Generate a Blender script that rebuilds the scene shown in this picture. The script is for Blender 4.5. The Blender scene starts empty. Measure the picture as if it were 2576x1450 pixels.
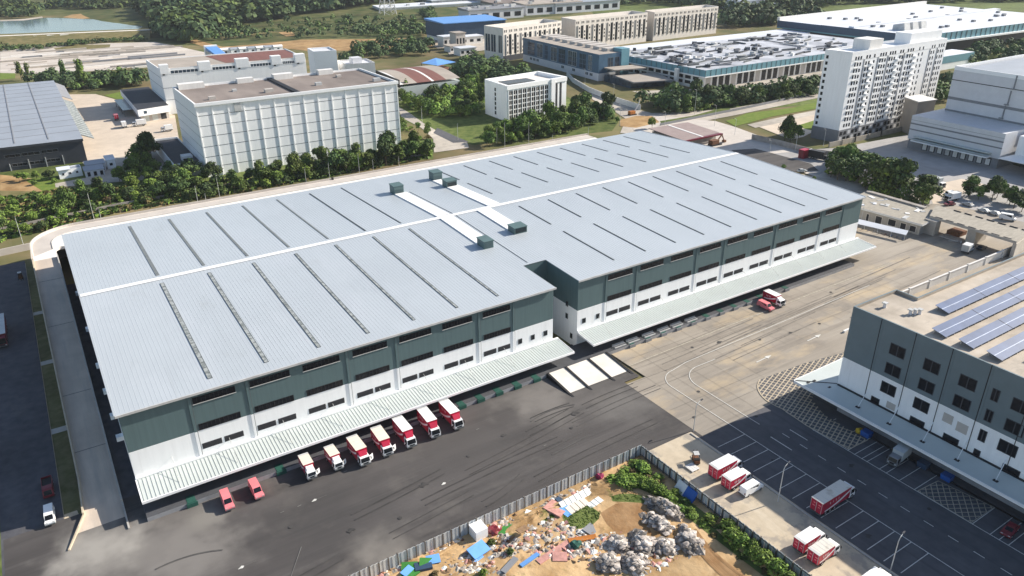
import bpy, math, random
from mathutils import Matrix, Vector
random.seed(7)
S = bpy.context.scene
COL = S.collection
R = math.radians

# ------------------------------------------------------------------ camera model
CAM_LOC = Vector((-1.108, -136.894, 99.927))
CAM_EUL = (R(64.6517), R(0.43244), R(-32.84052))
FPX = 1895.728
from mathutils import Euler
CAM_M = Euler(CAM_EUL, 'XYZ').to_matrix()


def at(px, py, z=0.0):
    """where the sight line of a surveyed photo point meets the level z"""
    r = CAM_M @ Vector(((px - 1288) / FPX, -(py - 725) / FPX, -1.0))
    return CAM_LOC + r * ((z - CAM_LOC.z) / r.z)


# ------------------------------------------------------------------ materials
def mat(name, col, rough=0.7, var=0.12, scale=0.4, metal=0.0, spec=0.3, bump=0.0, bscale=None, col2=None,
        stretch=None, rnd=0.0, island=0.0, wmin=0.35, wmax=0.65, detail=6.0, big=None, layers=(), spots=()):
    m = bpy.data.materials.new(name)
    m.use_nodes = True
    nt = m.node_tree
    N, L = nt.nodes, nt.links
    b = N['Principled BSDF']
    b.inputs['Roughness'].default_value = rough
    b.inputs['Metallic'].default_value = metal
    b.inputs['Specular IOR Level'].default_value = spec
    geo = N.new('ShaderNodeNewGeometry')
    src = geo.outputs['Position']
    if stretch:
        mp = N.new('ShaderNodeMapping')
        mp.inputs['Scale'].default_value = stretch
        L.new(src, mp.inputs['Vector'])
        src = mp.outputs['Vector']
    nz = N.new('ShaderNodeTexNoise')
    nz.inputs['Scale'].default_value = scale
    nz.inputs['Detail'].default_value = detail
    nz.inputs['Roughness'].default_value = 0.6
    L.new(src, nz.inputs['Vector'])
    rp = N.new('ShaderNodeValToRGB')
    c = Vector(col)
    c2 = Vector(col2) if col2 else c * (1 + var)
    c1 = c if col2 else c * (1 - var)
    rp.color_ramp.elements[0].position = wmin
    rp.color_ramp.elements[1].position = wmax
    rp.color_ramp.elements[0].color = (*c1, 1)
    rp.color_ramp.elements[1].color = (*c2, 1)
    L.new(nz.outputs['Fac'], rp.inputs['Fac'])
    out = rp.outputs['Color']
    if big:                                   # broad stains: (scale, amount)
        n2 = N.new('ShaderNodeTexNoise')
        n2.inputs['Scale'].default_value = big[0]
        n2.inputs['Detail'].default_value = 4
        L.new(geo.outputs['Position'], n2.inputs['Vector'])
        mr = N.new('ShaderNodeMapRange')
        mr.inputs['From Min'].default_value = 0.3
        mr.inputs['From Max'].default_value = 0.7
        mr.inputs['To Min'].default_value = 1 - big[1]
        mr.inputs['To Max'].default_value = 1 + big[1]
        L.new(n2.outputs['Fac'], mr.inputs['Value'])
        vm = N.new('ShaderNodeVectorMath')
        vm.operation = 'SCALE'
        L.new(out, vm.inputs[0])
        L.new(mr.outputs['Result'], vm.inputs['Scale'])
        out = vm.outputs[0]
    for lc, ls, lst, lo_, hi_, amt in layers:      # dust, tyre streaks and stains laid over the base
        n4 = N.new('ShaderNodeTexNoise')
        n4.inputs['Scale'].default_value = ls
        n4.inputs['Detail'].default_value = 5
        n4.inputs['Roughness'].default_value = 0.65
        mp4 = N.new('ShaderNodeMapping')
        mp4.inputs['Scale'].default_value = lst
        mp4.inputs['Rotation'].default_value = (0, 0, 0.03)
        L.new(geo.outputs['Position'], mp4.inputs['Vector'])
        L.new(mp4.outputs['Vector'], n4.inputs['Vector'])
        m4 = N.new('ShaderNodeMapRange')
        m4.inputs['From Min'].default_value = lo_
        m4.inputs['From Max'].default_value = hi_
        m4.inputs['To Max'].default_value = amt
        L.new(n4.outputs['Fac'], m4.inputs['Value'])
        mx = N.new('ShaderNodeMix')
        mx.data_type = 'RGBA'
        L.new(m4.outputs['Result'], mx.inputs['Factor'])
        L.new(out, mx.inputs['A'])
        mx.inputs['B'].default_value = (*lc, 1)
        out = mx.outputs['Result']
    for sx, sy, sr, sc_, amt in spots:               # dust drifts with a place of their own
        sb = N.new('ShaderNodeVectorMath')
        sb.operation = 'DISTANCE'
        nd = N.new('ShaderNodeTexNoise')
        nd.inputs['Scale'].default_value = 0.16
        nd.inputs['Detail'].default_value = 6
        L.new(geo.outputs['Position'], nd.inputs['Vector'])
        ad = N.new('ShaderNodeVectorMath')
        ad.operation = 'MULTIPLY_ADD'
        ad.inputs[1].default_value = (sr * 1.6, sr * 1.0, 0)
        L.new(nd.outputs['Color'], ad.inputs[0])
        L.new(geo.outputs['Position'], ad.inputs[2])
        L.new(ad.outputs[0], sb.inputs[0])
        sb.inputs[1].default_value = (sx + sr * .8, sy + sr * .5, 0)
        m5 = N.new('ShaderNodeMapRange')
        m5.interpolation_type = 'SMOOTHSTEP'
        m5.inputs['From Min'].default_value = sr
        m5.inputs['From Max'].default_value = sr * .1
        m5.inputs['To Max'].default_value = amt
        L.new(sb.outputs['Value'], m5.inputs['Value'])
        mx = N.new('ShaderNodeMix')
        mx.data_type = 'RGBA'
        L.new(m5.outputs['Result'], mx.inputs['Factor'])
        L.new(out, mx.inputs['A'])
        mx.inputs['B'].default_value = (*sc_, 1)
        out = mx.outputs['Result']
    if rnd or island:
        hsv = N.new('ShaderNodeHueSaturation')
        L.new(out, hsv.inputs['Color'])
        acc = None
        for amt, kind in ((rnd, 'o'), (island, 'i')):
            if not amt:
                continue
            s_ = N.new('ShaderNodeObjectInfo').outputs['Random'] if kind == 'o' else geo.outputs['Random Per Island']
            r_ = N.new('ShaderNodeMapRange')
            r_.inputs['To Min'].default_value = 1 - amt
            r_.inputs['To Max'].default_value = 1 + amt
            L.new(s_, r_.inputs['Value'])
            if kind == 'o':
                h_ = N.new('ShaderNodeMapRange')
                h_.inputs['To Min'].default_value = 0.5 - amt * 0.06
                h_.inputs['To Max'].default_value = 0.5 + amt * 0.045
                L.new(s_, h_.inputs['Value'])
                L.new(h_.outputs['Result'], hsv.inputs['Hue'])
            if acc is None:
                acc = r_.outputs['Result']
            else:
                mm = N.new('ShaderNodeMath')
                mm.operation = 'MULTIPLY'
                L.new(acc, mm.inputs[0])
                L.new(r_.outputs['Result'], mm.inputs[1])
                acc = mm.outputs[0]
        L.new(acc, hsv.inputs['Value'])
        out = hsv.outputs['Color']
    L.new(out, b.inputs['Base Color'])
    if bump:
        bm_ = N.new('ShaderNodeBump')
        bm_.inputs['Strength'].default_value = bump
        bm_.inputs['Distance'].default_value = 0.3
        n3 = N.new('ShaderNodeTexNoise')
        n3.inputs['Scale'].default_value = bscale or scale
        n3.inputs['Detail'].default_value = 5
        L.new(src, n3.inputs['Vector'])
        L.new(n3.outputs['Fac'], bm_.inputs['Height'])
        L.new(bm_.outputs['Normal'], b.inputs['Normal'])
    return m


M = {}


def dm(key, *a, **k):
    M[key] = mat(key, *a, **k)


dm('earth', (0.10, 0.115, 0.042), 0.95, col2=(0.22, 0.17, 0.09), scale=0.03, big=(0.008, 0.3), spec=0.1)
dm('verge', (0.10, 0.105, 0.045), 0.95, col2=(0.17, 0.15, 0.08), scale=0.5, spec=0.1, big=(0.06, 0.25))
dm('grass', (0.07, 0.105, 0.028), 0.95, col2=(0.15, 0.175, 0.055), scale=0.25, spec=0.1, big=(0.02, 0.3))
dm('hill_grass', (0.05, 0.075, 0.024), 0.95, col2=(0.125, 0.12, 0.05), scale=0.05, spec=0.1, big=(0.012, 0.3))
dm('lawn', (0.11, 0.17, 0.03), 0.95, col2=(0.17, 0.21, 0.045), scale=0.3, spec=0.1)
dm('dry_grass', (0.12, 0.115, 0.045), 0.95, col2=(0.22, 0.18, 0.085), scale=0.15, spec=0.1)
dm('soil', (0.27, 0.165, 0.075), 0.95, col2=(0.42, 0.28, 0.14), scale=0.12, spec=0.1, bump=0.4, bscale=0.6, big=(0.05, 0.2))
dm('site_soil', (0.36, 0.22, 0.10), 0.95, col2=(0.56, 0.39, 0.215), scale=0.16, spec=0.1, bump=0.6, bscale=0.8, big=(0.06, 0.25),
   layers=(((0.20, 0.115, 0.05), 0.25, (1, 1, 1), 0.56, 0.66, 0.7), ((0.10, 0.13, 0.03), 0.18, (1, 1, 1), 0.6, 0.68, 0.7)))
dm('site_mud', (0.27, 0.15, 0.068), 0.95, col2=(0.38, 0.235, 0.12), scale=0.3, spec=0.1, bump=0.5, bscale=0.9, big=(0.1, 0.2))
dm('asphalt', (0.066, 0.060, 0.058), 0.85, col2=(0.09, 0.082, 0.079), scale=0.5, stretch=(0.04, 0.5, 1), big=(0.03, 0.2), spec=0.25,
   layers=(((0.036, 0.035, 0.035), 0.35, (0.03, 0.9, 1), 0.5, 0.72, 0.7), ((0.12, 0.113, 0.107), 0.5, (0.025, 1.0, 1), 0.54, 0.75, 0.5), ((0.17, 0.155, 0.138), 0.055, (1, 1, 1), 0.56, 0.75, 0.6)),
   spots=((-9, -11, 12, (0.33, 0.31, 0.28), .9), (4, -19, 16, (0.21, 0.195, 0.18), .8), (34, -41, 11, (0.24, 0.22, 0.195), .8), (84, -15, 13, (0.20, 0.185, 0.17), .8), (100, -26, 12, (0.16, 0.15, 0.14), .7), (10, -12, 6, (0.24, 0.225, 0.2), .7), (62, -22, 24, (0.09, 0.083, 0.08), .6), (28, -24, 20, (0.05, 0.048, 0.048), .5)))
dm('asphalt_lane', (0.062, 0.062, 0.072), 0.85, col2=(0.09, 0.09, 0.10), scale=0.4, spec=0.25, big=(0.05, 0.2),
   layers=(((0.15, 0.14, 0.13), 0.12, (1, 0.3, 1), 0.6, 0.75, 0.5),))
dm('asphalt_park', (0.082, 0.082, 0.09), 0.85, col2=(0.105, 0.105, 0.114), scale=0.4, spec=0.25, big=(0.06, 0.12),
   layers=(((0.055, 0.055, 0.06), 0.5, (1.2, 0.05, 1), 0.52, 0.66, 0.5),))
dm('dust', (0.16, 0.15, 0.135), 0.95, col2=(0.26, 0.245, 0.22), scale=0.3, big=(0.05, 0.3))
dm('concrete_road', (0.27, 0.236, 0.196), 0.85, col2=(0.34, 0.30, 0.25), scale=0.45, stretch=(0.08, 0.45, 1), big=(0.03, 0.14),
   layers=(((0.15, 0.13, 0.11), 0.5, (0.03, 0.7, 1), 0.54, 0.70, 0.65), ((0.50, 0.39, 0.25), 0.045, (0.6, 1.3, 1), 0.52, 0.68, 0.85), ((0.17, 0.15, 0.13), 0.12, (0.5, 1, 1), 0.58, 0.70, 0.55), ((0.42, 0.37, 0.31), 0.9, (0.1, 1, 1), 0.58, 0.72, 0.4)))
dm('truck_yard', (0.36, 0.345, 0.335), 0.85, var=0.08, scale=0.2, big=(0.03, 0.1),
   layers=(((0.24, 0.225, 0.21), 0.3, (0.2, 0.05, 1), 0.55, 0.7, 0.5),))
dm('walk_slab', (0.50, 0.42, 0.31), 0.85, var=0.07, scale=0.5, big=(0.08, 0.1),
   layers=(((0.26, 0.235, 0.21), 0.14, (1, 1, 1), 0.54, 0.60, 0.65), ((0.62, 0.54, 0.42), 0.3, (1, 0.3, 1), 0.56, 0.7, 0.5)))
dm('concrete', (0.42, 0.375, 0.32), 0.85, var=0.12, scale=0.3, big=(0.03, 0.2))
dm('pale_yard', (0.56, 0.47, 0.375), 0.85, var=0.08, scale=0.15, big=(0.02, 0.12))
dm('pale_terrace', (0.43, 0.38, 0.33), 0.9, col2=(0.58, 0.52, 0.46), scale=0.08, stretch=(0.3, 1, 1))
dm('deck_grey', (0.54, 0.455, 0.375), 0.85, var=0.1, scale=0.25, stretch=(1, 0.12, 1), big=(0.2, 0.1),
   layers=(((0.40, 0.36, 0.32), 0.35, (1.2, 0.06, 1), 0.52, 0.68, 0.55),))
dm('deck_beige', (0.52, 0.47, 0.42), 0.85, var=0.08, scale=0.2)
dm('deck_pale', (0.78, 0.73, 0.67), 0.8, var=0.05, scale=0.2)
dm('curb', (0.42, 0.40, 0.37), 0.85, var=0.12, scale=0.8)
dm('curb_warm', (0.5, 0.42, 0.31), 0.85, var=0.12, scale=0.8)
dm('line', (0.62, 0.61, 0.57), 0.7, var=0.14, scale=1.5)
dm('scuff_line', (0.17, 0.165, 0.155), 0.8, var=0.2)
dm('line_worn', (0.40, 0.36, 0.29), 0.8, var=0.2, scale=1.2)
dm('roof_metal', (0.43, 0.465, 0.492), 0.36, var=0.025, scale=0.06, spec=0.55, big=(0.012, 0.04),
   layers=(((0.32, 0.34, 0.355), 0.8, (1.4, 0.03, 1), 0.55, 0.8, 0.45), ((0.47, 0.50, 0.53), 0.12, (1, 0.3, 1), 0.50, 0.7, 0.7), ((0.31, 0.32, 0.315), 0.15, (1, 0.35, 1), 0.62, 0.8, 0.4)))
dm('roof_rib', (0.415, 0.447, 0.478), 0.36, var=0.02, scale=0.1, spec=0.55)
dm('ridge_white', (0.80, 0.80, 0.80), 0.5, var=0.03)
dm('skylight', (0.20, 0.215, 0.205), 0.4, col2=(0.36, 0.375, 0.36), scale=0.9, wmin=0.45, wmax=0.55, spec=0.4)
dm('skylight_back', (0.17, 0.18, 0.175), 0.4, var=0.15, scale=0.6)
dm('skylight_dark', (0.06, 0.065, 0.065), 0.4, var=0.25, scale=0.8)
dm('teal', (0.098, 0.150, 0.156), 0.55, var=0.06, scale=0.5, stretch=(3, 3, 0.15),
   layers=(((0.07, 0.105, 0.11), 0.8, (1.6, 1.6, 0.05), 0.55, 0.78, 0.5),))
dm('teal_dark', (0.07, 0.108, 0.115), 0.55, var=0.06)
dm('white', (0.90, 0.90, 0.895), 0.55, var=0.03, scale=0.5, stretch=(2, 2, 0.25),
   layers=(((0.66, 0.65, 0.62), 0.7, (1.6, 1.6, 0.06), 0.57, 0.8, 0.3),))
dm('white_trim', (0.88, 0.88, 0.88), 0.5, var=0.02)
dm('off_white', (0.74, 0.72, 0.69), 0.6, var=0.05, scale=0.4, stretch=(2, 2, 0.2))
dm('grey_wall', (0.62, 0.62, 0.64), 0.6, var=0.04, scale=0.3)
dm('plinth_grey', (0.22, 0.225, 0.24), 0.7, var=0.06)
dm('glass', (0.012, 0.014, 0.018), 0.22, var=0.3, scale=0.9, spec=0.25)
dm('glass_blue', (0.03, 0.05, 0.075), 0.15, var=0.5, scale=0.4, spec=0.4)
dm('louvre', (0.038, 0.038, 0.042), 0.6, var=0.1)
dm('frame_dark', (0.10, 0.11, 0.115), 0.5)
dm('frame_light', (0.50, 0.50, 0.49), 0.5)
dm('canopy', (0.54, 0.58, 0.56), 0.5, var=0.03, scale=0.2, spec=0.4)
dm('canopy_rib', (0.42, 0.45, 0.43), 0.5)
dm('dock', (0.30, 0.30, 0.31), 0.8, var=0.12, scale=0.6)
dm('dock_shaded', (0.075, 0.077, 0.085), 0.8, var=0.1)  # dock floor under the canopies, their shade put into the colour
dm('green_pad', (0.02, 0.085, 0.065), 0.7)
dm('ramp_concrete', (0.74, 0.69, 0.62), 0.85, var=0.06, scale=0.4, big=(0.15, 0.08))
dm('black', (0.02, 0.02, 0.022), 0.6, var=0.2)
dm('rubber', (0.018, 0.018, 0.018), 0.85)
dm('steel', (0.42, 0.43, 0.44), 0.4, metal=0.6)
dm('pole', (0.55, 0.55, 0.53), 0.5)
dm('vent_teal', (0.095, 0.15, 0.15), 0.5, var=0.06)
dm('brown_roof', (0.17, 0.14, 0.125), 0.85, col2=(0.25, 0.21, 0.185), scale=0.08, stretch=(1, 0.3, 1), big=(0.04, 0.2))
dm('red_roof', (0.19, 0.085, 0.07), 0.8, var=0.12, scale=0.3, stretch=(2, 0.1, 1))
dm('tan_roof', (0.36, 0.315, 0.27), 0.85, var=0.1, scale=0.1)
dm('shed_roof', (0.30, 0.235, 0.22), 0.8, var=0.08, scale=0.3)
dm('charcoal', (0.048, 0.052, 0.062), 0.6, var=0.08)
dm('grey_roof', (0.30, 0.325, 0.365), 0.5, var=0.06, scale=0.08, spec=0.4)
dm('slate_roof', (0.035, 0.037, 0.045), 0.7, var=0.15, scale=0.3)
dm('blue_facade', (0.06, 0.125, 0.20), 0.45, var=0.12, scale=0.2)
dm('teal_hall', (0.135, 0.295, 0.355), 0.5, var=0.08, scale=0.3)
dm('hall_roof', (0.36, 0.37, 0.40), 0.55, col2=(0.58, 0.59, 0.63), scale=0.06, spec=0.3, layers=(((0.2, 0.2, 0.22), 0.12, (1, 0.4, 1), 0.55, 0.65, 0.6),))
dm('white_roof', (0.66, 0.68, 0.72), 0.5, var=0.06, scale=0.03, layers=(((0.48, 0.49, 0.52), 0.06, (0.3, 1, 1), 0.55, 0.7, 0.5),))
dm('navy', (0.04, 0.075, 0.13), 0.5, var=0.1)
dm('sky_blue', (0.13, 0.30, 0.62), 0.5, var=0.06)
dm('beige_wall', (0.76, 0.70, 0.635), 0.7, var=0.05, scale=0.3)
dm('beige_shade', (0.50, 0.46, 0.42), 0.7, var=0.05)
dm('gate_roof', (0.33, 0.30, 0.25), 0.85, var=0.14, scale=0.4, stretch=(1, 3, 1))
dm('gate_wall', (0.46, 0.42, 0.37), 0.8, var=0.08, scale=0.4)
dm('panel_wall', (0.64, 0.62, 0.60), 0.7, var=0.06, scale=0.4)
dm('old_wall', (0.33, 0.30, 0.27), 0.85, var=0.2, scale=0.3)
dm('rb_grey', (0.15, 0.195, 0.215), 0.55, var=0.05, scale=0.3)
dm('rb_roof', (0.37, 0.32, 0.26), 0.9, col2=(0.47, 0.41, 0.34), scale=0.25, big=(0.06, 0.18),
   layers=(((0.25, 0.22, 0.19), 0.3, (0.3, 1, 1), 0.56, 0.7, 0.5), ((0.55, 0.50, 0.44), 0.12, (1, 1, 1), 0.58, 0.7, 0.5)))
dm('solar', (0.105, 0.14, 0.235), 0.3, var=0.12, scale=0.3, spec=0.5)
dm('solar_line', (0.42, 0.48, 0.60), 0.4)
dm('red_paint', (0.42, 0.012, 0.045), 0.35, var=0.05, spec=0.5)
dm('pink_paint', (0.82, 0.22, 0.24), 0.35, var=0.06, spec=0.5)
dm('white_paint', (0.85, 0.85, 0.84), 0.35, var=0.02, spec=0.5)
dm('cream_paint', (0.80, 0.70, 0.58), 0.45, var=0.04)
dm('dark_red_paint', (0.17, 0.016, 0.026), 0.4, spec=0.5)
dm('truck_grey', (0.50, 0.52, 0.52), 0.5, var=0.05)
dm('dirty_white', (0.66, 0.62, 0.55), 0.6, col2=(0.40, 0.35, 0.28), scale=0.5, wmin=0.55, wmax=0.75)
dm('black_paint', (0.02, 0.02, 0.024), 0.3, spec=0.5)
dm('yellow', (0.55, 0.36, 0.03), 0.6)
dm('orange', (0.45, 0.16, 0.03), 0.6, var=0.2)
dm('rust', (0.16, 0.07, 0.035), 0.8, var=0.3, scale=2)
dm('blue_plastic', (0.02, 0.10, 0.36), 0.5)
dm('blue_sheet', (0.16, 0.38, 0.80), 0.5, var=0.08)
dm('green_sheet', (0.05, 0.22, 0.04), 0.6, var=0.12)
dm('pink_cloth', (0.52, 0.27, 0.23), 0.9, var=0.2, scale=1)
dm('pale_panel', (0.72, 0.74, 0.72), 0.6, var=0.06)
dm('stone', (0.22, 0.19, 0.17), 0.9, col2=(0.52, 0.47, 0.42), scale=0.8, island=0.7)
dm('rubble', (0.17, 0.14, 0.115), 0.95, col2=(0.40, 0.35, 0.30), scale=0.9, bump=1.0, bscale=1.5)
dm('hoarding', (0.38, 0.42, 0.46), 0.6, col2=(0.62, 0.62, 0.59), scale=0.5, stretch=(1.5, 1.5, 0.4))
dm('hoarding_post', (0.13, 0.115, 0.10), 0.7)
dm('wood', (0.20, 0.125, 0.07), 0.85, var=0.25, scale=1)
dm('water', (0.17, 0.235, 0.255), 0.12, var=0.12, scale=0.02, spec=0.5, bump=0.05, bscale=0.4, stretch=(1, 2.5, 1))
dm('bark', (0.11, 0.085, 0.06), 0.9, var=0.2, scale=2)
dm('leaf', (0.058, 0.098, 0.026), 0.7, col2=(0.12, 0.17, 0.045), scale=0.25, rnd=0.30, island=0.38, spec=0.15)
dm('leaf_light', (0.12, 0.20, 0.03), 0.7, col2=(0.20, 0.28, 0.055), scale=0.25, rnd=0.22, island=0.35, spec=0.15)
dm('leaf_dark', (0.038, 0.068, 0.026), 0.7, col2=(0.078, 0.115, 0.042), scale=0.25, rnd=0.26, island=0.38, spec=0.15)
dm('leaf_brown', (0.10, 0.085, 0.035), 0.8, col2=(0.17, 0.13, 0.06), scale=0.25, rnd=0.25, island=0.35, spec=0.1)
dm('blossom', (0.62, 0.52, 0.48), 0.8, var=0.15)
dm('forest', (0.045, 0.078, 0.036), 0.75, col2=(0.10, 0.14, 0.055), scale=0.02, island=0.4, spec=0.12)
dm('magenta', (0.22, 0.02, 0.07), 0.7, var=0.3, scale=2)
# ------------------------------------------------------------------ object helpers
OFF = {}


class Geo:
    def __init__(s):
        s.v, s.f, s.mi, s.ms = [], [], [], []

    def m(s, name):
        if name not in s.ms:
            s.ms.append(name)
        return s.ms.index(name)

    def face(s, pts, mt):
        n = len(s.v)
        s.v += [tuple(p) for p in pts]
        s.f.append(list(range(n, n + len(pts))))
        s.mi.append(s.m(mt))

    def hexa(s, p, mt, top=None):
        """p: 8 points, bottom loop ccw then top loop"""
        n = len(s.v)
        s.v += [tuple(q) for q in p]
        k = s.m(mt)
        for q, f in enumerate(((3, 2, 1, 0), (4, 5, 6, 7), (0, 1, 5, 4), (1, 2, 6, 5), (2, 3, 7, 6), (3, 0, 4, 7))):
            s.f.append([n + i for i in f])
            s.mi.append(s.m(top) if (top and q == 1) else k)

    def box(s, x0, x1, y0, y1, z0, z1, mt, top=None):
        s.hexa([(x0, y0, z0), (x1, y0, z0), (x1, y1, z0), (x0, y1, z0), (x0, y0, z1), (x1, y0, z1), (x1, y1, z1), (x0, y1, z1)], mt, top)

    def rbox(s, c, sx, sy, sz, rot, mt):
        m_ = Euler(rot).to_matrix()
        c = Vector(c)
        pts = []
        for z in (-1, 1):
            for x, y in ((-1, -1), (1, -1), (1, 1), (-1, 1)):
                pts.append(c + m_ @ Vector((x * sx / 2, y * sy / 2, z * sz / 2)))
        s.hexa(pts, mt)

    def prism(s, poly, z0, z1, mt, top=None, bottom=True):
        n = len(poly)
        for i in range(n):
            a, b = poly[i], poly[(i + 1) % n]
            s.face([(a[0], a[1], z0), (b[0], b[1], z0), (b[0], b[1], z1), (a[0], a[1], z1)], mt)
        s.face([(p[0], p[1], z1) for p in poly], top or mt)
        if bottom:
            s.face([(p[0], p[1], z0) for p in reversed(poly)], mt)

    def ext(s, poly, y0, y1, mt, taper=0.0, cx=0.0, ztap=0.0):
        """profile in x,z pulled along y; points above ztap narrow by taper"""
        def yy(p, y):
            if taper and p[1] > ztap:
                return y - math.copysign(taper, y)
            return y
        n = len(poly)
        for i in range(n):
            a, b = poly[i], poly[(i + 1) % n]
            s.face([(a[0], yy(a, y0), a[1]), (b[0], yy(b, y0), b[1]), (b[0], yy(b, y1), b[1]), (a[0], yy(a, y1), a[1])], mt)
        s.face([(p[0], yy(p, y0), p[1]) for p in reversed(poly)], mt)
        s.face([(p[0], yy(p, y1), p[1]) for p in poly], mt)

    def tube(s, a, b, r0, r1, mt, n=8):
        a, b = Vector(a), Vector(b)
        d = (b - a).normalized()
        u = d.orthogonal().normalized()
        w = d.cross(u)
        A = [a + (u * math.cos(t) + w * math.sin(t)) * r0 for t in [2 * math.pi * i / n for i in range(n)]]
        B = [b + (u * math.cos(t) + w * math.sin(t)) * r1 for t in [2 * math.pi * i / n for i in range(n)]]
        for i in range(n):
            j = (i + 1) % n
            s.face([A[i], A[j], B[j], B[i]], mt)
        s.face(B, mt)
        s.face(list(reversed(A)), mt)

    def blob(s, c, r, mt, seed=0, n=1):
        import bmesh
        rr = random.Random(seed)
        bm = bmesh.new()
        bmesh.ops.create_icosphere(bm, subdivisions=n, radius=1)
        base = len(s.v)
        for v in bm.verts:
            k = 1 + rr.uniform(-0.28, 0.28)
            s.v.append((c[0] + v.co.x * r[0] * k, c[1] + v.co.y * r[1] * k, c[2] + v.co.z * r[2] * k))
        k = s.m(mt)
        for f in bm.faces:
            s.f.append([base + v.index for v in f.verts])
            s.mi.append(k)
        bm.free()

    def build(s, name, parent=None, local=False, smooth=False, bevel=0.0):
        off = Vector((0, 0, 0)) if (local or parent is None) else OFF.get(parent.name, Vector((0, 0, 0)))
        me = bpy.data.meshes.new(name)
        me.from_pydata([(x - off.x, y - off.y, z - off.z) for x, y, z in s.v], [], s.f)
        for k in s.ms:
            me.materials.append(M[k])
        me.polygons.foreach_set('material_index', s.mi)
        if smooth:
            me.polygons.foreach_set('use_smooth', [True] * len(me.polygons))
        me.update()
        o = bpy.data.objects.new(name, me)
        COL.objects.link(o)
        if parent:
            o.parent = parent
            OFF[o.name] = off
        else:
            OFF[o.name] = Vector((0, 0, 0))
        if bevel:
            b = o.modifiers.new('bevel', 'BEVEL')
            b.width = bevel
            b.segments = 2
            b.limit_method = 'ANGLE'
        return o


def thing(name, label, cat, loc=(0, 0, 0), group=None, rotz=0.0):
    o = bpy.data.objects.new(name, None)
    COL.objects.link(o)
    o.location = loc
    o.rotation_euler = (0, 0, rotz)
    o.empty_display_size = 0.5
    tag(o, label, cat, group)
    OFF[o.name] = Vector(loc)
    return o


def tag(o, label, cat, group=None, kind=None):
    if label:
        o['label'] = label
    if cat:
        o['category'] = cat
    if group:
        o['group'] = group
    if kind:
        o['kind'] = kind
    return o


KIDS = {}


def copy_tree(o, parent=None):
    c = o.copy()
    COL.objects.link(c)
    if parent:
        c.parent = parent
    for ch in o.children:
        copy_tree(ch, c)
    return c


def struct(name, g, label=None, **k):
    o = g.build(name, **k)
    o['kind'] = 'structure'
    if label:
        o['label'] = label
    return o


LAY = [0.0]


def patch(name, pts, mt, px=True, z=None):
    """a flat ground sheet laid a little above the one before"""
    LAY[0] += 0.006
    zz = LAY[0] if z is None else z
    g = Geo()
    P = [at(*p, zz) for p in pts] if px else [Vector((p[0], p[1], zz)) for p in pts]
    a = sum(P[i].x * P[(i + 1) % len(P)].y - P[(i + 1) % len(P)].x * P[i].y for i in range(len(P)))
    if a < 0:
        P.reverse()
    g.face([(p.x, p.y, zz) for p in P], mt)
    return struct(name, g)


class Wall:
    """a vertical wall from a to b (ccw footprint), outward normal to the right of travel"""
    def __init__(s, a, b, z0=0.0):
        s.a = Vector((a[0], a[1], 0))
        d = Vector((b[0] - a[0], b[1] - a[1], 0))
        s.len = d.length
        s.u = d.normalized()
        s.n = Vector((s.u.y, -s.u.x, 0))
        s.z0 = z0

    def P(s, u, v, d=0.0):
        p = s.a + s.u * u + s.n * d
        return (p.x, p.y, s.z0 + v)

    def box(s, g, u0, u1, v0, v1, d0, d1, mt):
        g.hexa([s.P(u0, v0, d1), s.P(u1, v0, d1), s.P(u1, v0, d0), s.P(u0, v0, d0),
                s.P(u0, v1, d1), s.P(u1, v1, d1), s.P(u1, v1, d0), s.P(u0, v1, d0)], mt)


def window(W, u0, u1, v0, v1, parent, fr='frame_dark', gl='glass', nm=0, fw=0.12, name='window', sill=None, d=0.0, mid=True):
    """frame with mullions as the part, its glass as the sub-part"""
    g = Geo()
    W.box(g, u0, u1, v1 - fw, v1, d - 0.05, d + 0.10, fr)
    W.box(g, u0, u1, v0, v0 + fw, d - 0.05, d + 0.10, fr)
    W.box(g, u0, u0 + fw, v0 + fw, v1 - fw, d - 0.05, d + 0.09, fr)
    W.box(g, u1 - fw, u1, v0 + fw, v1 - fw, d - 0.05, d + 0.09, fr)
    for i in range(1, nm + 1):
        u = u0 + (u1 - u0) * i / (nm + 1)
        w = fw * (0.9 if i * 2 == nm + 1 else 0.4)
        W.box(g, u - w, u + w, v0 + fw, v1 - fw, d - 0.05, d + 0.085, fr)
    o = g.build(name, parent)
    p = Geo()
    W.box(p, u0 + fw * 0.5, u1 - fw * 0.5, v0 + fw * 0.5, v1 - fw * 0.5, d - 0.04, d + 0.03, gl)
    p.build('pane', o)
    if sill:
        q = Geo()
        W.box(q, u0 - 0.1, u1 + 0.1, v0 - 0.12, v0 - 0.005, d - 0.04, d + 0.16, sill)
        q.build('sill', o)
    return o


def many_windows(rects, parent, gl='glass', name='window', proud=0.04, cap=100):
    """rects: (W,u0,u1,v0,v1), nearest first; past the first hundred one stuff part"""
    for W, u0, u1, v0, v1 in rects[:cap]:
        g = Geo()
        W.box(g, u0, u1, v0, v1, -0.06, proud, gl)
        g.build(name, parent)
    if len(rects) > cap:
        g = Geo()
        for W, u0, u1, v0, v1 in rects[cap:]:
            W.box(g, u0, u1, v0, v1, -0.06, proud, gl)
        o = g.build(name, parent)
        o['kind'] = 'stuff'


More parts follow.
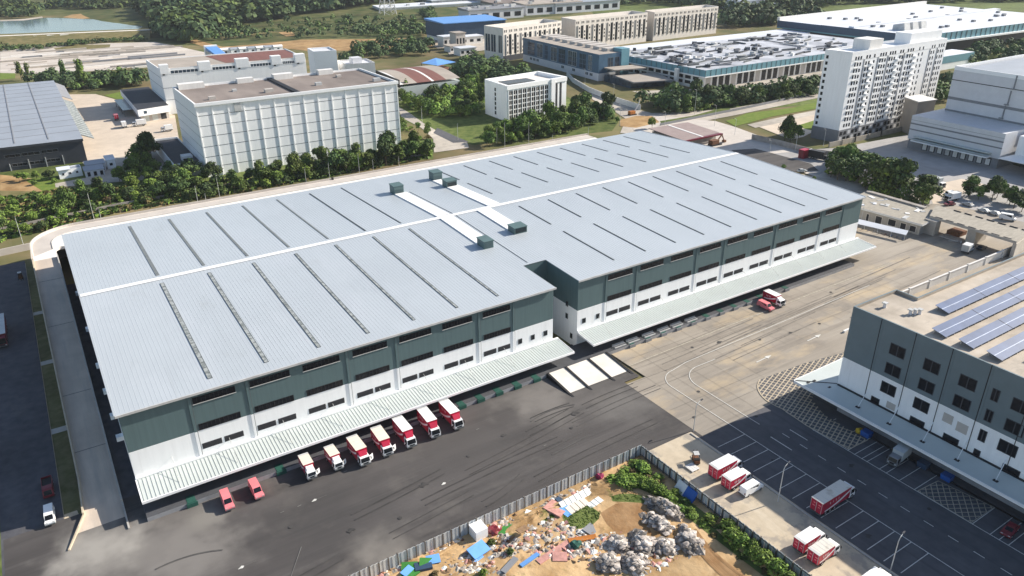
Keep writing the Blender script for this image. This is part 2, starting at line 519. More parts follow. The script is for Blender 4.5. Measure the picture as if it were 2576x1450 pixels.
def flat_building(root, poly, H, wall='white', roof='brown_roof', par=1.0, pw=0.35, wall_name='wall'):
    """walls as one part with a parapet, the roof sheet as another"""
    g = Geo()
    n = len(poly)
    c = Vector((sum(p[0] for p in poly) / n, sum(p[1] for p in poly) / n))
    inner = []
    for p in poly:
        d = c - Vector(p)
        inner.append(tuple(Vector(p) + d.normalized() * pw * 1.4))
    for i in range(n):
        a, b = poly[i], poly[(i + 1) % n]
        ia, ib = inner[i], inner[(i + 1) % n]
        g.face([(*a, 0), (*b, 0), (*b, H), (*a, H)], wall)
        g.face([(*a, H), (*b, H), (*ib, H), (*ia, H)], wall)
        g.face([(*ib, H - par), (*ia, H - par), (*ia, H), (*ib, H)], wall)
    w = g.build(wall_name, root)
    g = Geo()
    g.face([(*p, H - par) for p in inner], roof)
    r = g.build('roof', root)
    return w, r
# ------------------------------------------------------------------ ground, roads, water
g = Geo()
g.face([(-2500, -600, 0), (3500, -600, 0), (3500, 4500, 0), (-2500, 4500, 0)], 'earth')
struct('ground', g)

patch('grass', [(0, 100), (400, 108), (560, 120), (1060, 130), (1060, 60), (500, 50), (345, 95), (0, 60)], 'hill_grass')
patch('grass', [(0, 0), (1060, 0), (1060, 40), (0, 40)], 'hill_grass')
patch('hall_apron', [(350, 196), (660, 196), (660, 240), (395, 240), (352, 260)], 'concrete', False)
patch('grass', [(1090, 150), (1300, 190), (1440, 250), (1560, 300), (1540, 330), (1190, 365), (1000, 300), (1000, 240)], 'grass')
patch('grass', [(0, 410), (330, 380), (1090, 350), (1090, 400), (400, 470), (0, 600)], 'grass')
patch('grass', [(1480, 0), (2576, 0), (2576, 30), (1850, 60), (1500, 60)], 'grass')
patch('grass', [(2340, 175), (2576, 175), (2576, 140), (2400, 130)], 'grass')
patch('grass', [(1640, 292), (1700, 270), (2060, 232), (2060, 262), (1830, 282), (1660, 300)], 'grass')
patch('grass', [(2055, 425), (2130, 395), (2250, 430), (2350, 500), (2345, 545), (2260, 520)], 'grass')
patch('grass', [(2420, 492), (2450, 468), (2576, 497), (2576, 540), (2500, 520)], 'grass')
patch('dirt_ground', [(0, 440), (40, 444), (120, 455), (150, 480), (120, 510), (60, 500), (0, 530)], 'soil')
patch('dirt_ground', [(150, 462), (215, 452), (228, 478), (150, 500)], 'dry_grass')
patch('grass', [(60, 452), (120, 446), (150, 470), (115, 486)], 'lawn')
patch('dry_grass', [(0, 480), (90, 482), (160, 500), (60, 540), (0, 560)], 'dry_grass')
patch('dirt_ground', [(150, 560), (200, 548), (215, 555), (170, 572)], 'soil')

# yard of the warehouses behind
patch('pale_yard', [(120, 250), (170, 238), (240, 237), (285, 249), (318, 262), (440, 290), (450, 350), (400, 352), (345, 370), (330, 395), (215, 405), (100, 300)], 'pale_yard')
patch('side_road', [(205, 404), (330, 392), (348, 372), (392, 352), (440, 448), (330, 455), (140, 472), (138, 462), (230, 445)], 'concrete')
patch('lawn', [(262, 240), (306, 231), (310, 250), (290, 249)], 'lawn')
patch('lawn', [(0, 183), (38, 183), (38, 197), (0, 201)], 'lawn')

# terraces of the building site by the lake
patch('terraced_ground', [(0, 130), (70, 125), (135, 118), (190, 111), (390, 106), (450, 118), (525, 134), (500, 146), (372, 162), (300, 175), (120, 186), (0, 184)], 'pale_terrace')
patch('terraced_ground', [(135, 122), (190, 113), (278, 112), (275, 122), (150, 132)], 'dry_grass')

# lake, spit of sand
patch('water', [(-60, 56), (0, 54), (60, 52), (115, 45), (160, 46), (230, 49), (335, 45), (350, 52), (362, 66), (345, 76), (180, 84), (0, 91), (-60, 93)], 'water')
patch('sand_spit', [(157, 44), (180, 37), (250, 32), (345, 29), (347, 37), (275, 43), (205, 48)], 'soil')
patch('sand_shore', [(0, 54), (60, 52), (108, 45), (106, 42), (60, 48), (0, 51)], 'concrete')

# embankment that holds the lake
g = Geo()
ca, cb = at(-80, 95, 6.0), at(378, 76, 6.0)
ta, tb = at(-80, 131, 0.0), at(378, 103, 0.0)
ba, bb = at(-80, 89, 0.0), at(372, 72, 0.0)
u_ = (cb - ca).normalized()
nrm = Vector((u_.y, -u_.x, 0))
ca2, cb2 = ca - nrm * 7, cb - nrm * 7
g.face([ta, tb, cb, ca], 'dry_grass')
g.face([ca, cb, cb2, ca2], 'deck_pale')
g.face([ca2, cb2, bb, ba], 'dry_grass')
g.face([tb, bb, cb2, cb], 'dry_grass')
struct('embankment', g)
for i, px in enumerate((31, 63, 96, 130, 163)):
    # outlet blocks set on the slope
    p = at(px, 98 - i * 1.2, 3.2)
    g = Geo()
    g.hexa([(p.x - 6, p.y - 5, 0.6), (p.x + 6, p.y - 5, 0.6), (p.x + 6, p.y + 6, 0.6), (p.x - 6, p.y + 6, 0.6),
            (p.x - 4, p.y - 2, 5.6), (p.x + 4, p.y - 2, 5.6), (p.x + 4, p.y + 6, 5.6), (p.x - 4, p.y + 6, 5.6)], 'white')
    W = Wall((p.x - 5, p.y - 3.7), (p.x + 5, p.y - 3.7))
    o = g.build('outlet_block')
    tag(o, 'white concrete block on the embankment below the lake, ' + ('first', 'second', 'third', 'fourth', 'fifth')[i] + ' from the left end', 'concrete block', 'white blocks along the lake embankment')
# low retaining steps on the terraces
g = Geo()
rr = random.Random(3)
for i in range(46):
    px, py = rr.uniform(-10, 360), rr.uniform(127, 178)
    p = at(px, py, 0)
    L_ = rr.uniform(18, 70)
    g.rbox((p.x + L_ / 2, p.y, 0.4), L_, rr.uniform(1.0, 2.4), rr.uniform(1.0, 2.6), (0, 0, rr.uniform(-0.04, 0.05)), rr.choice(['pale_terrace', 'deck_pale', 'concrete', 'old_wall', 'plinth_grey']))
struct('terraced_ground', g)
patch('dirt_track', [(468, 92), (520, 108), (560, 118), (640, 112), (760, 100), (1010, 98), (1010, 104), (800, 112), (640, 122), (540, 126), (480, 108)], 'soil')
patch('bare_ground', [(1000, 97), (1120, 94), (1080, 122), (900, 128), (770, 128), (680, 118)], 'soil')
patch('dry_grass', [(520, 84), (700, 66), (900, 54), (1000, 56), (900, 70), (700, 82), (560, 100)], 'dry_grass')
patch('bare_ground', [(920, 30), (975, 27), (980, 44), (900, 47)], 'soil')
patch('bare_ground', [(700, 82), (730, 77), (745, 90), (720, 92)], 'soil')

# road up the hill and roads on the right
patch('side_road', [(1040, 40), (1052, 62), (1075, 85), (1085, 110), (1100, 122), (1122, 122), (1110, 104), (1095, 82), (1072, 60), (1058, 40)], 'concrete_road')
patch('side_road', [(1000, 268), (1030, 284), (1068, 312), (1100, 330), (1175, 358), (1180, 372), (1092, 384), (1090, 350), (1060, 322), (1010, 296)], 'concrete')
patch('side_road', [(1100, 322), (1150, 345), (1180, 357), (1140, 360), (1090, 335)], 'asphalt_park')
patch('side_road', [(1485, 225), (1520, 245), (1600, 275), (1640, 285), (1830, 275), (2080, 228), (2090, 240), (1850, 290), (1700, 318), (1640, 340), (1560, 335), (1575, 300), (1545, 280), (1490, 250)], 'concrete')
patch('junction_yard', [(1570, 305), (1640, 290), (1800, 305), (1850, 320), (1960, 360), (2040, 380), (2100, 380), (2300, 440), (2330, 560), (2140, 470), (1900, 400), (1700, 345), (1620, 345)], 'deck_beige')
patch('bare_ground', [(1560, 302), (1600, 292), (1640, 292), (1660, 308), (1600, 322), (1560, 318)], 'soil')
patch('lawn', [(1826, 305), (1880, 285), (1990, 272), (2062, 256), (2062, 272), (1940, 294), (1850, 318)], 'lawn')
patch('grass', [(1660, 305), (1740, 292), (1800, 276), (1830, 270), (1840, 277), (1740, 300), (1665, 316)], 'grass')
patch('pale_yard', [(1905, 318), (1960, 308), (2080, 268), (2080, 300), (2060, 325), (2020, 345), (1990, 352)], 'pale_yard')
patch('side_road', [(1880, 314), (1940, 300), (2070, 274), (2078, 282), (1960, 310), (1900, 322)], 'concrete')
patch('lawn', [(2000, 318), (2075, 295), (2075, 308), (2040, 328)], 'lawn')
patch('truck_yard', [(1850, 392), (1960, 386), (2060, 375), (2110, 372), (2290, 338), (2600, 430), (2600, 700), (2480, 640), (2330, 560), (2340, 500), (2140, 400), (2060, 440)], 'truck_yard')
patch('side_road', [(1840, 378), (1900, 374), (2040, 412), (2060, 430), (2000, 432), (1860, 396)], 'asphalt')
patch('pale_yard', [(2330, 470), (2420, 450), (2500, 470), (2576, 492), (2576, 500), (2450, 470), (2400, 500), (2350, 520)], 'pale_yard')

# the works yard, roads and car park round the warehouses (world metres)
patch('asphalt_lane', [(-70, -140), (-13.2, -140), (-13.2, 150), (-70, 150)], 'asphalt_lane', False)
patch('asphalt_lane', [(-10, 120), (-10, -8), (0, -8), (0, 120)], 'asphalt_lane', False)
patch('asphalt_yard', [(-23, -140), (106, -140), (106, -20), (111, -20), (111, 2), (-23, 1.6)], 'asphalt', False)
patch('lane_verge', [(-60, -140), (-23.4, -140), (-23.4, 150), (-60, 150)], 'grass', False)
patch('concrete_road', [(106, -21), (112, -21), (112, 0), (232, 0), (232, 24), (262, 30), (300, 10), (305, -48), (140, -48), (106, -46)], 'concrete_road', False)
patch('concrete_road', [(226, 20), (300, 20), (300, 30), (255, 145), (226, 150)], 'concrete', False)
patch('parking_lot', [(105, -46), (142, -46), (142, -140), (105, -140)], 'asphalt_park', False)
patch('walkway', [(90.3, -43.5), (105, -43.5), (105, -140), (90.3, -140)], 'walk_slab', False)
patch('site_ground', [(-30, -43.4), (90.2, -43.4), (90.2, -140), (-30, -140)], 'site_soil', False)
zx = lambda x, y: ((1960 + x * 800 / 2576) / 1.59006, (1860 + y * 800 / 2576) / 1.59006)
zy = lambda x, y: ((1380 + x * 800 / 2576) / 1.59006, (2000 + y * 800 / 2576) / 1.59006)
SITE_GRASS = [[zx(930, 640), zx(1080, 560), zx(1280, 520), zx(1420, 620), zx(1400, 700), zx(1300, 790), zx(1120, 830), zx(960, 760)],
              [zx(1550, 380), zx(1800, 370), zx(2100, 420), zx(2090, 500), zx(1800, 480), zx(1580, 470)],
              [zx(690, 640), zx(800, 620), zx(830, 680), zx(690, 740)],
              [zx(1350, 240), zx(1600, 120), zx(1880, 20), zx(2200, 200), zx(2300, 330), zx(2280, 460), zx(1900, 300), zx(1600, 330), zx(1380, 360)],
              [zx(2280, 400), zx(2440, 380), zx(2576, 560), zx(2576, 700), zx(2450, 580)],
              [(85.0, -56), (88.6, -56), (89.4, -100), (86.4, -100), (85.3, -68)]]
patch('site_mud', [zx(1420, 620), zx(1620, 500), zx(2060, 480), zx(2010, 700), zx(2090, 900), zx(1800, 880), zx(1640, 900), zx(1500, 760)], 'site_mud')
for q in SITE_GRASS:
    patch('grass', q, 'grass', q[0][0] > 500)

# verge between the lane and the ramp, with its paths and kerb
g = Geo()
g.box(-13.1, -10.0, 0.4, 144, 0.0, 0.10, 'verge')
struct('lane_verge', g)
g = Geo()
g.box(-13.35, -13.1, -7.9, 148, 0, 0.14, 'curb_warm')
struct('kerb', g)
g = Geo()
for y in (33.5, 68.5, 102):
    g.box(-13.1, -10.0, y, y + 2.2, 0.05, 0.13, 'curb')
g.prism([(-13.1, -7.6), (-12.9, -7.6), (-10.0, 0.0), (-10.6, 0.6), (-10.9, 3.2), (-13.1, 3.2)], 0.0, 0.16, 'curb_warm')
struct('path', g)
g = Geo()
g.box(-23.5, -23.2, -140, 150, 0, 0.14, 'curb_warm')
struct('kerb', g)

# markings
g = Geo()
z = LAY[0] + 0.02


def strip(g, pts, w, mt='line', zz=None):
    zz = z if zz is None else zz
    pts = [Vector((p[0], p[1])) for p in pts]
    L_, R_ = [], []
    for i, p in enumerate(pts):
        d = (pts[min(i + 1, len(pts) - 1)] - pts[max(i - 1, 0)]).normalized()
        n = Vector((-d.y, d.x)) * w / 2
        L_.append(p + n)
        R_.append(p - n)
    for i in range(len(pts) - 1):
        g.face([(R_[i].x, R_[i].y, zz), (R_[i + 1].x, R_[i + 1].y, zz), (L_[i + 1].x, L_[i + 1].y, zz), (L_[i].x, L_[i].y, zz)], mt)


def arc(cx, cy, r, a0, a1, n=14):
    return [(cx + r * math.cos(R(a0 + (a1 - a0) * i / n)), cy + r * math.sin(R(a0 + (a1 - a0) * i / n))) for i in range(n + 1)]


for i in range(-3, 12):                      # bays beside the kerb
    y = -57.1 - 3.2 * i
    if y < -50:
        strip(g, [(105.8, y), (114.1, y)], 0.14)
strip(g, [(114.1, -140), (114.1, -28)] + arc(119.5, -28, 5.4, 180, 90) + [(125, -21.6), (205, -19.5)], 0.16)
strip(g, [(127.6, -140), (127.8, -58), (128.4, -50)], 0.16)
for y in (-58, -63.1, -66.5, -68.1, -69.8, -71.0, -73.8, -75.3, -78.1, -81.3, -92.6, -95.8, -97.4, -99):
    strip(g, [(127.6, y), (135.6, y)], 0.13)
for i in range(12):                          # centre dashes
    strip(g, [(121.1, -55 - 4.6 * i), (121.1, -56.9 - 4.6 * i)], 0.16)
strip(g, [(118.0, -54.4), (118.0, -60)], 0.22)
strip(g, [(123.6, -55), (123.6, -59.6)], 0.22)
strip(g, [(132.5, -24.6)] + arc(126, -31, 6.4, 90, 180) + [(119.6, -50)], 0.16)
for x0 in (140, 160, 181):                   # lane arrows on the concrete
    strip(g, [(x0, -31.5), (x0 + 4, -31.3)], 0.28)
    g.face([(x0 + 4, -31.9, z), (x0 + 6, -31.2, z), (x0 + 4, -30.7, z)], 'line')
strip(g, [(112, -15.0), (150, -13.9), (225, -13.0)], 0.35, 'line_worn')
for x0, y0 in ((28.1, -19.4), (51.4, -28.9), (11.6, -29.0)):   # white arrow heads on the yard
    g.face([(x0 - .6, y0 - 0.2, z), (x0 + 0.25, y0 - 0.32, z), (x0 + 0.6, y0 + 0.05, z), (x0 + 0.2, y0 + 0.34, z)], 'line')
    strip(g, [(x0 + 0.5, y0), (x0 + 2.6, y0 + 0.12)], 0.05, 'scuff_line')
for x0, y0 in ((21.5, -19.3), (24.8, -19.4), (36, -14.6), (75, -30), (66, -17)):
    strip(g, [(x0, y0), (x0 + .8, y0 + 0.1)], 0.16, 'scuff_line')
strip(g, [(9, -50), (22, -30)], 0.10, 'scuff_line')
struct('road_markings', g)

# tyre marks curving over the yard and the concrete road
g = Geo()
rr = random.Random(31)
dm('tyre', (0.045, 0.043, 0.042), 0.9, col2=(0.075, 0.071, 0.069), scale=1.2, stretch=(0.3, 0.3, 1))
dm('tyre_concrete', (0.15, 0.135, 0.12), 0.9, col2=(0.24, 0.215, 0.185), scale=0.8)
dm('scuff', (0.105, 0.10, 0.096), 0.9, col2=(0.075, 0.071, 0.069), scale=0.7)
for i in range(12):
    x0, y0 = rr.uniform(8, 92), rr.uniform(-42, -19)
    L_ = rr.uniform(8, 34)
    cv = rr.uniform(-.9, .9)
    pts = [(x0 + L_ * t_ / 8, y0 + .10 * L_ * t_ / 8 + cv * ((t_ / 8) ** 2) * 2) for t_ in range(9)]
    mt = rr.choice(['tyre', 'tyre', 'tyre', 'scuff'])
    for o_ in (0, 1.7):
        strip(g, [(a, b + o_) for a, b in pts if b + o_ < -15.5], rr.uniform(.15, .3), mt, z - .006) if all(b + o_ < -15.5 for a, b in pts) else None
for i, (cx, cy, r_, a0, a1) in enumerate(((2, -38, 17, 62, 100), (84, -38, 18, 70, 110), (-14, -30, 11, 0, 55))):
    strip(g, arc(cx, cy, r_, a0, a1), .3, 'scuff', z - .006)
for i in range(16):
    x0, y0 = rr.uniform(116, 200), rr.uniform(-29, -14)
    L_ = rr.uniform(14, 50)
    pts = [(x0 + L_ * t_ / 8, y0 + .05 * L_ * t_ / 8) for t_ in range(9)]
    if pts[-1][1] < -10:
        strip(g, pts, rr.uniform(.15, .4), 'tyre_concrete', z - .006)
for x_ in range(112, 226, 6):
    strip(g, [(x_, -46), (x_, -8.2)] if x_ < 140 else [(x_, -30), (x_, -8.2)], .06, 'tyre_concrete', z - .007)
for y_ in (-12.5, -17, -21.5, -26, -35, -40):
    strip(g, [(107, y_), (226 if y_ > -30 else 140, y_)], .06, 'tyre_concrete', z - .0075)
for x_, y_ in ((132, -17), (118, -33), (150, -24), (171, -27), (191, -16), (109.5, -40), (121.4, -47.5), (125, -86), (60, -24), (40, -33), (84, -28), (22, -24)):
    g.face([(x_ + .42 * math.cos(a_ * .785), y_ + .42 * math.sin(a_ * .785), z - .003) for a_ in range(8)], 'tyre')
for x_, y_, q_ in ((48, -27, 1.6), (70, -22, 1.1), (31, -31, 1.3), (88, -24, 1.7), (112, -60, .9), (109, -84, 1.1), (124, -70, 1.2), (140, -19, 1.4), (160, -26, 1.1)):
    g.face([(x_ + q_ * (.6 + .35 * math.sin(3.1 * a_)) * math.cos(a_ * .524), y_ + q_ * .6 * (.6 + .35 * math.cos(2.3 * a_)) * math.sin(a_ * .524), z - .004) for a_ in range(12)], 'tyre')
struct('tyre_marks', g)
g = Geo()
for k in range(9):
    pts = [(84.2 - .35 * k - .55 * t_ + .05 * t_ * t_, -65.5 - t_ * 1.6 - k * .2) for t_ in range(9)]
    strip(g, pts, rr.uniform(.18, .4), 'site_mud', z + .01)
struct('tyre_marks', g)

# hatched islands of grass pavers
g = Geo()
isl = arc(137.5, -46.2, 9.2, 110, 196, 10)
isl2 = [(p[0], p[1]) for p in isl] + [(127.9, -56), (128.2, -66.4), (134.4, -66.6), (134.6, -56), (137.5, -50), (152, -44.8), (170, -42.6), (168, -41.6), (150, -38.6)]
g.face([(p[0], p[1], z + 0.01) for p in isl2], 'asphalt_park')
strip(g, isl + [(127.9, -56), (128.2, -66.4), (134.4, -66.6)], 0.3, 'curb_warm', z + 0.03)


def inside(p, poly):
    c = False
    for i in range(len(poly)):
        a, b = poly[i], poly[i - 1]
        if (a[1] > p[1]) != (b[1] > p[1]) and p[0] < (b[0] - a[0]) * (p[1] - a[1]) / (b[1] - a[1]) + a[0]:
            c = not c
    return c


def hatch(g, poly, ang, step, w, zz, mt):
    c, s_ = math.cos(R(ang)), math.sin(R(ang))
    xs = [p[0] * c + p[1] * s_ for p in poly]
    ys = [-p[0] * s_ + p[1] * c for p in poly]
    y = min(ys) + step / 2
    while y < max(ys):
        run = None
        x = min(xs)
        while x <= max(xs) + 0.3:
            q = (x * c - y * s_, x * s_ + y * c)
            if inside(q, poly):
                run = run or q
                last = q
            elif run:
                strip(g, [run, last], w, mt, zz)
                run = None
            x += 0.25
        y += step


hatch(g, isl2, 20, 1.0, 0.26, z + 0.02, 'curb_warm')
hatch(g, isl2, 112, 1.25, 0.22, z + 0.024, 'curb_warm')
isl3 = [(127.9, -81.9), (134.1, -82.4), (135.6, -92.5), (127.8, -92.3)]
hatch(g, isl3, 38, 1.1, 0.16, z + 0.02, 'line_worn')
hatch(g, isl3, -32, 1.1, 0.16, z + 0.024, 'line_worn')
strip(g, isl3 + [isl3[0]], 0.2, 'line_worn', z + 0.03)
struct('hatched_islands', g)

# kerbs of the walkway and of the road
g = Geo()
g.box(104.3, 104.6, -140, -44, 0, 0.5, 'curb')
g.box(105.1, 105.6, -140, -47, 0, 0.25, 'plinth_grey')
g.box(106.0, 106.4, -44, -21, 0, 0.16, 'curb')
g.box(135.8, 136.2, -140, -66, 0, 0.3, 'curb')
struct('kerb', g)

# ------------------------------------------------------------------ main warehouse
H, RZ, WY, L1, L2, LX = 20.0, 22.24, 109.3, 98.8, 106.6, 224.3
main = thing('main_warehouse', 'huge pale metal roofed warehouse with a dark teal and white front and long canopies', 'warehouse', (0, 0, 0))
NOTCH = 14.0
fp = [(0, 0), (L1, 0), (L1, NOTCH), (L2, NOTCH), (L2, 0), (LX, 0), (LX, WY), (0, WY)]
Z1 = 11.1
g = Geo()
g.prism(fp, 0.0, Z1, 'white')
g.build('lower_wall', main)
g = Geo()
MID = WY / 2
for i in range(len(fp)):
    a, b = fp[i], fp[(i + 1) % len(fp)]
    if a[0] == b[0] and abs(a[1] - b[1]) > 50:
        g.face([(*a, Z1), (*b, Z1), (*b, H), (a[0], MID, RZ), (*a, H)], 'teal')
    else:
        za = H + (RZ - H) * a[1] / MID if a[1] < MID else H
        zb = H + (RZ - H) * b[1] / MID if b[1] < MID else H
        g.face([(*a, Z1), (*b, Z1), (*b, zb - 0.05), (*a, za - 0.05)], 'teal')
g.build('upper_wall', main)
# roof sheets with standing ribs
sl = (RZ - H) / MID


def roofz(y):
    return H + sl * (y if y < MID else WY - y)


def roof_sheet(g, x0, x1, y0, y1, mt='roof_metal', t=0.22):
    z0, z1 = roofz(y0), roofz(y1)
    g.hexa([(x0, y0, z0 - t), (x1, y0, z0 - t), (x1, y1, z1 - t), (x0, y1, z1 - t), (x0, y0, z0), (x1, y0, z0), (x1, y1, z1), (x0, y1, z1)], mt)


g = Geo()
roof_sheet(g, -0.5, L1 + 0.3, -0.5, MID)
roof_sheet(g, L1 + 0.3, L2 - 0.3, NOTCH, MID)
roof_sheet(g, L2 - 0.3, LX + 0.5, -0.5, MID)
roof_sheet(g, -0.5, LX + 0.5, MID, WY + 0.5)
x = -0.4
k = 0
while x < LX:
    y0 = NOTCH if L1 + 0.3 < x < L2 - 0.3 else -0.5
    for ya, yb in ((y0, MID - 0.4), (MID + 0.4, WY + 0.4)):
        za, zb = roofz(ya), roofz(yb)
        g.hexa([(x, ya, za), (x + 0.10, ya, za), (x + 0.10, yb, zb), (x, yb, zb),
                (x + 0.02, ya, za + 0.02), (x + 0.08, ya, za + 0.02), (x + 0.08, yb, zb + 0.02), (x + 0.02, yb, zb + 0.02)], 'roof_rib')
    x += 0.82
g.build('roof', main)
g = Geo()
for s_ in (-1, 1):
    y1 = MID + s_ * 0.9
    g.face([(-0.5, MID, RZ + 0.16), (-0.5, y1, roofz(y1) + 0.12), (LX + 0.5, y1, roofz(y1) + 0.12), (LX + 0.5, MID, RZ + 0.16)][::-s_], 'ridge_white')
g.build('ridge_cap', main)
g = Geo()
g.box(-0.62, L1 + 0.4, -0.75, -0.51, H - 0.45, H + 0.02, 'frame_light')
g.box(L2 - 0.4, LX + 0.6, -0.75, -0.51, H - 0.45, H + 0.02, 'frame_light')
g.build('gutter', main)
g = Geo()
for xx in (-0.75, LX + 0.51):
    g.hexa([(xx, -0.5, H - 0.5), (xx + 0.24, -0.5, H - 0.5), (xx + 0.24, MID, RZ - 0.5), (xx, MID, RZ - 0.5), (xx, -0.5, H + 0.09), (xx + 0.24, -0.5, H + 0.09), (xx + 0.24, MID, RZ + 0.09), (xx, MID, RZ + 0.09)], 'roof_rib')
    g.build('verge_trim', main)
    g = Geo()
    g.hexa([(xx, MID, RZ - 0.5), (xx + 0.24, MID, RZ - 0.5), (xx + 0.24, WY + .5, H - 0.5), (xx, WY + .5, H - 0.5), (xx, MID, RZ + 0.09), (xx + 0.24, MID, RZ + 0.09), (xx + 0.24, WY + .5, H + 0.09), (xx, WY + .5, H + 0.09)], 'roof_rib')
    g.build('verge_trim', main)
    g = Geo()


def sky_strip(x, y0, y1, w, mt, edges):
    g = Geo()
    n = max(2, int((y1 - y0) / 2.2))
    za, zb = roofz(y0), roofz(y1)
    g.hexa([(x - w / 2, y0, za + .01), (x + w / 2, y0, za + .01), (x + w / 2, y1, zb + .01), (x - w / 2, y1, zb + .01),
            (x - w / 2, y0, za + .10), (x + w / 2, y0, za + .10), (x + w / 2, y1, zb + .10), (x - w / 2, y1, zb + .10)], mt)
    o = g.build('skylight', main)
    if edges:
        e = Geo()
        for s_ in (-1, 1):
            xe = x + s_ * (w / 2 + 0.04)
            e.hexa([(xe - .035, y0, za), (xe + .035, y0, za), (xe + .035, y1, zb), (xe - .035, y1, zb),
                    (xe - .035, y0, za + .13), (xe + .035, y0, za + .13), (xe + .035, y1, zb + .13), (xe - .035, y1, zb + .13)], 'frame_dark')
        for i in range(n + 1):
            y = y0 + (y1 - y0) * i / n
            e.box(x - w / 2, x + w / 2, y - .05, y + .05, roofz(y) + .05, roofz(y) + .13, 'frame_dark')
        e.build('frame', o)


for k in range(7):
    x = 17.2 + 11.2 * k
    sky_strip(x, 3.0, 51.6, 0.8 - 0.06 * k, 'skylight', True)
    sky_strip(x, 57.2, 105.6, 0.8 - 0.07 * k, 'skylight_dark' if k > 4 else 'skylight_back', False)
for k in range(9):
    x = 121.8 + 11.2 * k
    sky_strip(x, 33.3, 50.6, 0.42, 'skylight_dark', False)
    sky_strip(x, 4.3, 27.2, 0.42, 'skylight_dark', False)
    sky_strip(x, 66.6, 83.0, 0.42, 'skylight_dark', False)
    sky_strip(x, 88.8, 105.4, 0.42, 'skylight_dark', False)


def band(name, x0, x1, y0, y1, mt, h=0.2):
    g = Geo()
    g.hexa([(x0, y0, roofz(y0) + .02), (x1, y0, roofz(y0) + .02), (x1, y1, roofz(y1) + .02), (x0, y1, roofz(y1) + .02),
            (x0, y0, roofz(y0) + h), (x1, y0, roofz(y0) + h), (x1, y1, roofz(y1) + h), (x0, y1, roofz(y1) + h)], mt)
    return g.build(name, main)


band('white_duct', 95.6, 99.9, 31.0, MID - 1, 'ridge_white', 0.3)
band('white_duct', 95.6, 99.9, MID + 1, 86.0, 'ridge_white', 0.3)
band('white_duct', 108.4, 113.0, 35.5, MID - 1, 'ridge_white', 0.3)
band('white_duct', 113.4, 117.8, MID + 1, 93.0, 'ridge_white', 0.3)
ga = Geo()
for y0, y1 in ((2.0, MID - 1), (MID + 1, 86)):
    ga.hexa([(101.0, y0 if y0 > 2 else 15, roofz(y0 if y0 > 2 else 15) + .02), (101.12, y0 if y0 > 2 else 15, roofz(y0 if y0 > 2 else 15) + .02), (101.12, y1, roofz(y1) + .02), (101.0, y1, roofz(y1) + .02),
             (101.0, y0 if y0 > 2 else 15, roofz(y0 if y0 > 2 else 15) + .09), (101.12, y0 if y0 > 2 else 15, roofz(y0 if y0 > 2 else 15) + .09), (101.12, y1, roofz(y1) + .09), (101.0, y1, roofz(y1) + .09)], 'frame_dark')
ga.build('roof_seam', main)


def roof_vent(x0, x1, y0, y1, h, label, louvre):
    t = thing('roof_vent', label, 'roof vent', ((x0 + x1) / 2, (y0 + y1) / 2, roofz(y0)), 'ventilation boxes on the big roof')
    g = Geo()
    zb = roofz(y0) - 0.15
    g.box(x0, x1, y0, y1, zb, roofz(y0) + h, 'vent_teal')
    g.build('housing', t, bevel=0.06)
    g = Geo()
    zt = roofz(y0) + h
    g.hexa([(x0 - .12, y0 - .12, zt + .01), (x1 + .12, y0 - .12, zt + .01), (x1 + .12, y1 + .12, zt + .01), (x0 - .12, y1 + .12, zt + .01),
            (x0 - .12, y0 - .12, zt + .12), (x1 + .12, y0 - .12, zt + .12), (x1 + .12, y1 + .12, zt + .3), (x0 - .12, y1 + .12, zt + .3)], 'vent_teal')
    g.build('cap', t)
    g = Geo()
    W = Wall((x0, y0), (x1, y0), roofz(y0))
    for i in range(5):
        W.box(g, 0.3, x1 - x0 - .3, 0.35 + i * .28, 0.52 + i * .28, -.02, .05, louvre)
    g.build('louvre', t)


roof_vent(95.6, 98.6, 28.0, 31.9, 2.1, 'teal ventilation box at the near end of the long white roof duct', 'teal_dark')
roof_vent(108.3, 112.6, 32.3, 35.9, 1.8, 'low teal ventilation box at the near end of the short white roof duct', 'glass')
roof_vent(95.5, 99.0, 85.9, 89.5, 2.7, 'teal ventilation box at the far end of the long white roof duct', 'teal_dark')
roof_vent(113.3, 117.3, 82.3, 85.6, 2.1, 'teal ventilation box with a dark louvre, standing across the short white duct beyond the ridge', 'glass')
roof_vent(113.9, 117.4, 93.2, 96.8, 2.7, 'farthest teal ventilation box, by the back eave of the big roof', 'teal_dark')

# pilasters, windows
WF = Wall((0, 0), (L1, 0))
WG = Wall((L2, 0), (LX, 0))
for W, xs in ((WF, (12.2, 23.2, 44.3, 55.8, 77.2, 86.9)), (WG, tuple(x - L2 for x in (115.8, 126.3, 148.6, 159.8, 182.0, 203.6, 214.9)))):
    for x in xs:
        g = Geo()
        W.box(g, x - 0.26, x + 0.26, 0, Z1 - 0.02, -0.02, 0.15, 'white')
        W.box(g, x - 0.26, x + 0.26, Z1 - 0.02, H - 0.5, -0.02, 0.15, 'teal')
        W.box(g, x + 0.27, x + 0.36, 4.9, H - 0.5, 0.0, 0.12, 'frame_dark')
        g.build('pilaster', main)
bays = [(WF, 12.8, 20.9), (WF, 23.8, 31.9), (WF, 34.7, 42.7), (WF, 45.7, 53.7), (WF, 56.7, 64.6), (WF, 67.5, 75.3), (WF, 78.3, 85.9)]
bays += [(WG, 116.4 + 11.13 * i - L2, 124.6 + 11.13 * i - L2) for i in range(9)]
